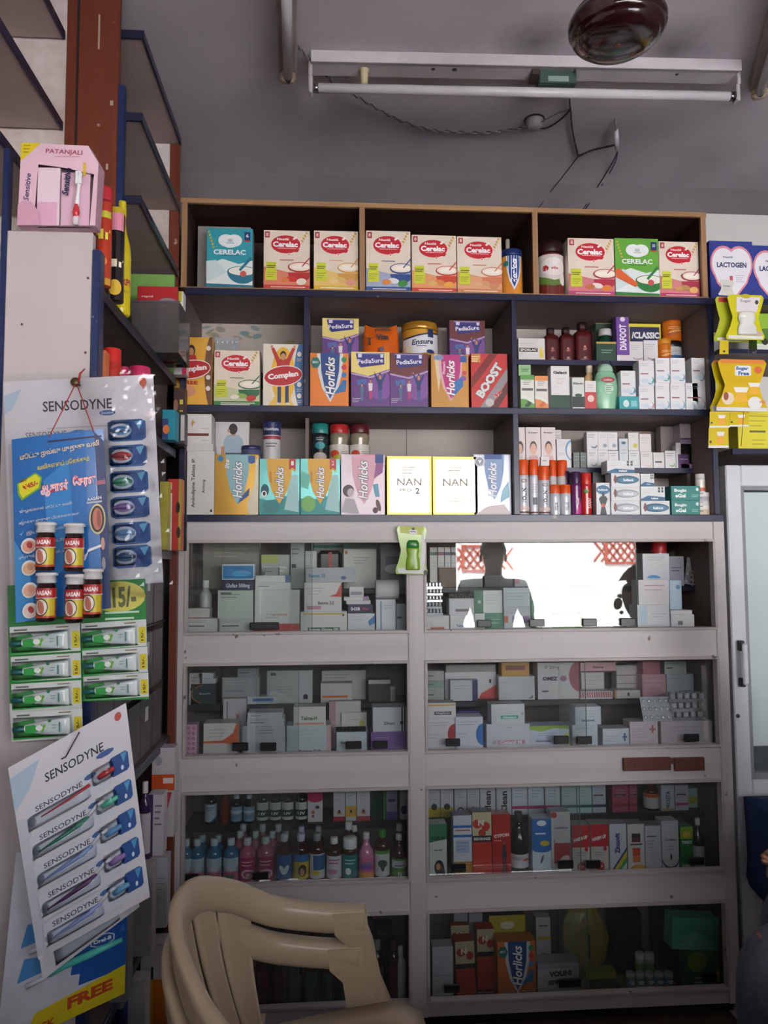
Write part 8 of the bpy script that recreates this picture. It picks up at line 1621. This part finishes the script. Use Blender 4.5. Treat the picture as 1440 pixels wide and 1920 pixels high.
def person(name, label, J, shirt, trousers, loc=(0, 0, 0), sleeve='short', shoes='#2a2624'):
    """J: joint dictionary in metres"""
    SK = mat('#8a5a40', .5, 0, .05, 20); V = []; E = []; Rr = []; ix = {}
    def v(k, r, par=None):
        ix[k] = len(V); V.append(tuple(J[k]) if k in J else k); Rr.append(r)
        if par: E.append((ix[par], ix[k]))
    v('pelvis', (.115, .10)); v('waist', (.11, .09), 'pelvis'); v('chest', (.135, .10), 'waist'); v('neck0', .06, 'chest'); v('neck1', .052, 'neck0')
    v('head0', (.066, .078), 'neck1'); v('head1', (.078, .095), 'head0'); v('head2', (.070, .085), 'head1')
    for s_ in 'LR':
        v('sh'+s_, .058, 'chest'); v('el'+s_, .040, 'sh'+s_); v('wr'+s_, .027, 'el'+s_); v('pa'+s_, (.036, .020), 'wr'+s_)
        v('hip'+s_, .085, 'pelvis'); v('kn'+s_, .062, 'hip'+s_); v('an'+s_, .042, 'kn'+s_); v('to'+s_, .036, 'an'+s_)
    o = skin_mesh(name, V, E, Rr, SK, None, loc)
    def limb(nm, keys, rad, m, branch=()):
        vv = [tuple(J[k]) for k in keys]; ee = [(i, i+1) for i in range(len(keys)-1)]
        return skin_mesh(nm, vv, ee, rad, m, o)
    # trousers
    keys = ['pelvis', 'waist2', 'hipL', 'knL', 'anL2', 'hipR', 'knR', 'anR2']; J['waist2'] = Vector(J['pelvis']).lerp(Vector(J['waist']), .6)
    for s_ in 'LR': J['an'+s_+'2'] = Vector(J['kn'+s_]).lerp(Vector(J['an'+s_]), .93)
    vv = [tuple(J[k]) for k in keys]; skin_mesh('trousers', vv, [(0, 1), (0, 2), (2, 3), (3, 4), (0, 5), (5, 6), (6, 7)], [(.128, .115), (.120, .10), .098, .076, .062, .098, .076, .062], trousers, o)
    J['hem'] = Vector(J['pelvis']).lerp(Vector(J['waist']), .1)
    f_ = .75 if sleeve == 'short' else 1.75
    vv = ['hem', 'waist', 'chest', 'neck0']; V2 = [tuple(J[k]) for k in vv]; E2 = [(0, 1), (1, 2), (2, 3)]; R2 = [(.138, .122), (.126, .105), (.150, .115), .066]
    for s_ in 'LR':
        b = len(V2); V2.append(tuple(J['sh'+s_])); E2.append((2, b)); R2.append(.070); V2.append(tuple(Vector(J['sh'+s_]).lerp(Vector(J['el'+s_]), .8))); E2.append((b, b+1)); R2.append(.060)
    skin_mesh('shirt', V2, E2, R2, shirt, o)
    # hair cap, ears, nose, eyes, mouth
    h1 = Vector(J['head1']); h2 = Vector(J['head2']); up = (h2-h1).normalized(); fw = Vector(J['face']).normalized(); rt = fw.cross(up)
    HR = mat('#16110f', .5, 0, .1)
    F = Matrix((rt, fw, up)).transposed().to_4x4()
    vs = []; fs = []; n1, n2 = 9, 18
    for j in range(n1+1):
        for i in range(n2):
            th = pi*.62*j/n1; ph = 2*pi*i/n2; x = sin(th)*cos(ph); y = sin(th)*sin(ph); z = cos(th); lim = 1.0 if y < .3 else max(.0, 1)
            if y > .35 and z < .35: z = .35; 
            vs.append(F @ Vector((x*.088, y*.104-.008, z*.095))+h1+up*.035)
    for j in range(n1):
        for i in range(n2): fs.append((j*n2+i, j*n2+(i+1) % n2, (j+1)*n2+(i+1) % n2, (j+1)*n2+i))
    MB().add(vs, fs, HR, None, True).build('hair', o)
    ball = [(0, -1), (.5, -.87), (.87, -.5), (1, 0), (.87, .5), (.5, .87), (0, 1)]
    def blob(nm, c, s3, m): MB().lathe(ball, m, 12, M=Matrix.Translation(c) @ F @ Matrix.Diagonal((*s3, 1))).build(nm, o)
    for s_ in (-1, 1):
        blob('ear', h1+rt*s_*.082+fw*-.01-up*.01, (.010, .018, .030), SK); blob('eye', h1+rt*s_*.030+fw*.086+up*.005, (.013, .008, .008), mat('#e0dcd6', .2)); blob('pupil', h1+rt*s_*.030+fw*.093+up*.005, (.006, .004, .006), mat('#1a100c', .2))
    blob('nose', h1+fw*.098-up*.025, (.014, .018, .024), SK); blob('mouth', h1+fw*.085-up*.062, (.024, .008, .007), mat('#6a352c', .5))
    # hands with five fingers, shoes
    for s_ in 'LR':
        pa = Vector(J['pa'+s_]); wr = Vector(J['wr'+s_]); dr = (pa-wr).normalized(); sd = Vector(J['hand'+s_]).normalized(); sd = (sd-dr*sd.dot(dr)).normalized(); pl_ = dr.cross(sd)
        for k, (off, ln) in enumerate(((-.026, .066), (-.009, .076), (.009, .072), (.025, .056))):
            b = pa+sd*off+dr*.010; skin_mesh('finger', [tuple(b), tuple(b+dr*ln*.45-pl_*.006), tuple(b+dr*ln*.8-pl_*.018), tuple(b+dr*ln-pl_*.030)], [(0, 1), (1, 2), (2, 3)], [.0095, .009, .008, .006], SK, o, sub=1)
        b = pa-sd*.03-dr*.03; skin_mesh('thumb', [tuple(b), tuple(b-sd*.022+dr*.022), tuple(b-sd*.028+dr*.048)], [(0, 1), (1, 2)], [.012, .010, .007], SK, o, sub=1)
        an = Vector(J['an'+s_]); to = Vector(J['to'+s_]); skin_mesh('shoe', [tuple(an-Vector((0, 0, .02))), tuple(an.lerp(to, .5)-Vector((0, 0, .012))), tuple(to)], [(0, 1), (1, 2)], [(.05, .05), (.048, .04), (.042, .032)], mat(shoes, .5), o, sub=1)
    tag(o, label, 'person'); return o
JEAN = mat('#50515e', .8, 0, .25, 60, .4)
# seated figure, knees towards the shelves' left, mostly outside the picture
kx = P(1452, 1768, 1.72); KX = kx.x-.078
Js = dict(pelvis=(KX+.42, 1.780, .56), waist=(KX+.43, 1.780, .74), chest=(KX+.40, 1.780, .97), neck0=(KX+.38, 1.780, 1.12), neck1=(KX+.37, 1.780, 1.17), head0=(KX+.355, 1.780, 1.22), head1=(KX+.35, 1.780, 1.28), head2=(KX+.35, 1.780, 1.34), face=(-1, -.25, -.15),
  shL=(KX+.40, 1.600, 1.05), elL=(KX+.32, 1.540, .80), wrL=(KX+.20, 1.700, .715), paL=(KX+.145, 1.715, .712), shR=(KX+.40, 1.930, 1.05), elR=(KX+.38, 1.960, .80), wrR=(KX+.24, 1.860, .72), paR=(KX+.18, 1.820, .71), handL=(0, 1, .2), handR=(0, -1, .2),
  hipL=(KX+.38, 1.680, .55), knL=(KX+.045, 1.720, .535), anL=(KX+.07, 1.710, .10), toL=(KX-.02+.0, 1.700, .045), hipR=(KX+.38, 1.860, .55), knR=(KX+.20, 1.880, .56), anR=(KX+.22, 1.880, .10), toR=(KX+.12, 1.870, .045))
sp_ = person('person', 'seated person in dark grey jeans, only a knee showing at right edge', Js, mat('#6a6f7c', .8, 0, .1), JEAN)
st = empty('stool', (KX+.44, 1.76, 0)); tag(st, 'low wooden stool under the seated person at the right edge', 'stool')
MB().lathe([(0, .40), (.16, .40), (.17, .41), (.17, .43), (.16, .44), (0, .44)], mat('#5a3a28', .5), 24).build('seat', st)
for x, y in ((-.11, -.11), (.11, -.11), (.11, .11), (-.11, .11)): MB().tube([(x*1.15, y*1.15, 0), (x*.9, y*.9, .40)], .016, mat('#4a3020', .5), 8).build('leg', st)
# customer standing at the counter behind the viewer, seen as a dark shape mirrored in the glass
X0, Y0 = 1.10, -.30; DZ = -.06
Jt = dict(pelvis=(X0, Y0, .92), waist=(X0, Y0, 1.05), chest=(X0, Y0, 1.24), neck0=(X0, Y0, 1.37), neck1=(X0, Y0+.005, 1.42), head0=(X0, Y0+.015, 1.46), head1=(X0, Y0+.02, 1.52), head2=(X0, Y0+.02, 1.58), face=(-.1, 1, -.05),
  shL=(X0-.19, Y0, 1.31), elL=(X0-.25, Y0, 1.05), wrL=(X0-.20, Y0+.20, .97), paL=(X0-.18, Y0+.26, .965), shR=(X0+.19, Y0, 1.31), elR=(X0+.25, Y0, 1.05), wrR=(X0+.22, Y0+.16, .98), paR=(X0+.20, Y0+.22, .97), handL=(1, 0, 0), handR=(-1, 0, 0),
  hipL=(X0-.10, Y0, .88), knL=(X0-.11, Y0+.01, .50), anL=(X0-.11, Y0-.02, .09), toL=(X0-.12, Y0+.13, .04), hipR=(X0+.10, Y0, .88), knR=(X0+.11, Y0+.01, .50), anR=(X0+.11, Y0-.02, .09), toR=(X0+.12, Y0+.13, .04))
Jt = {k: ((v[0], v[1], v[2]+(DZ if v[2] > .85 and k != 'face' else 0)) if k not in ('face', 'handL', 'handR') else v) for k, v in Jt.items()}
person('person', 'standing person in a pale shirt mirrored as a silhouette in the glass', Jt, mat('#b9bcc4', .8, 0, .05), mat('#2f3440', .8))
finish_labels()
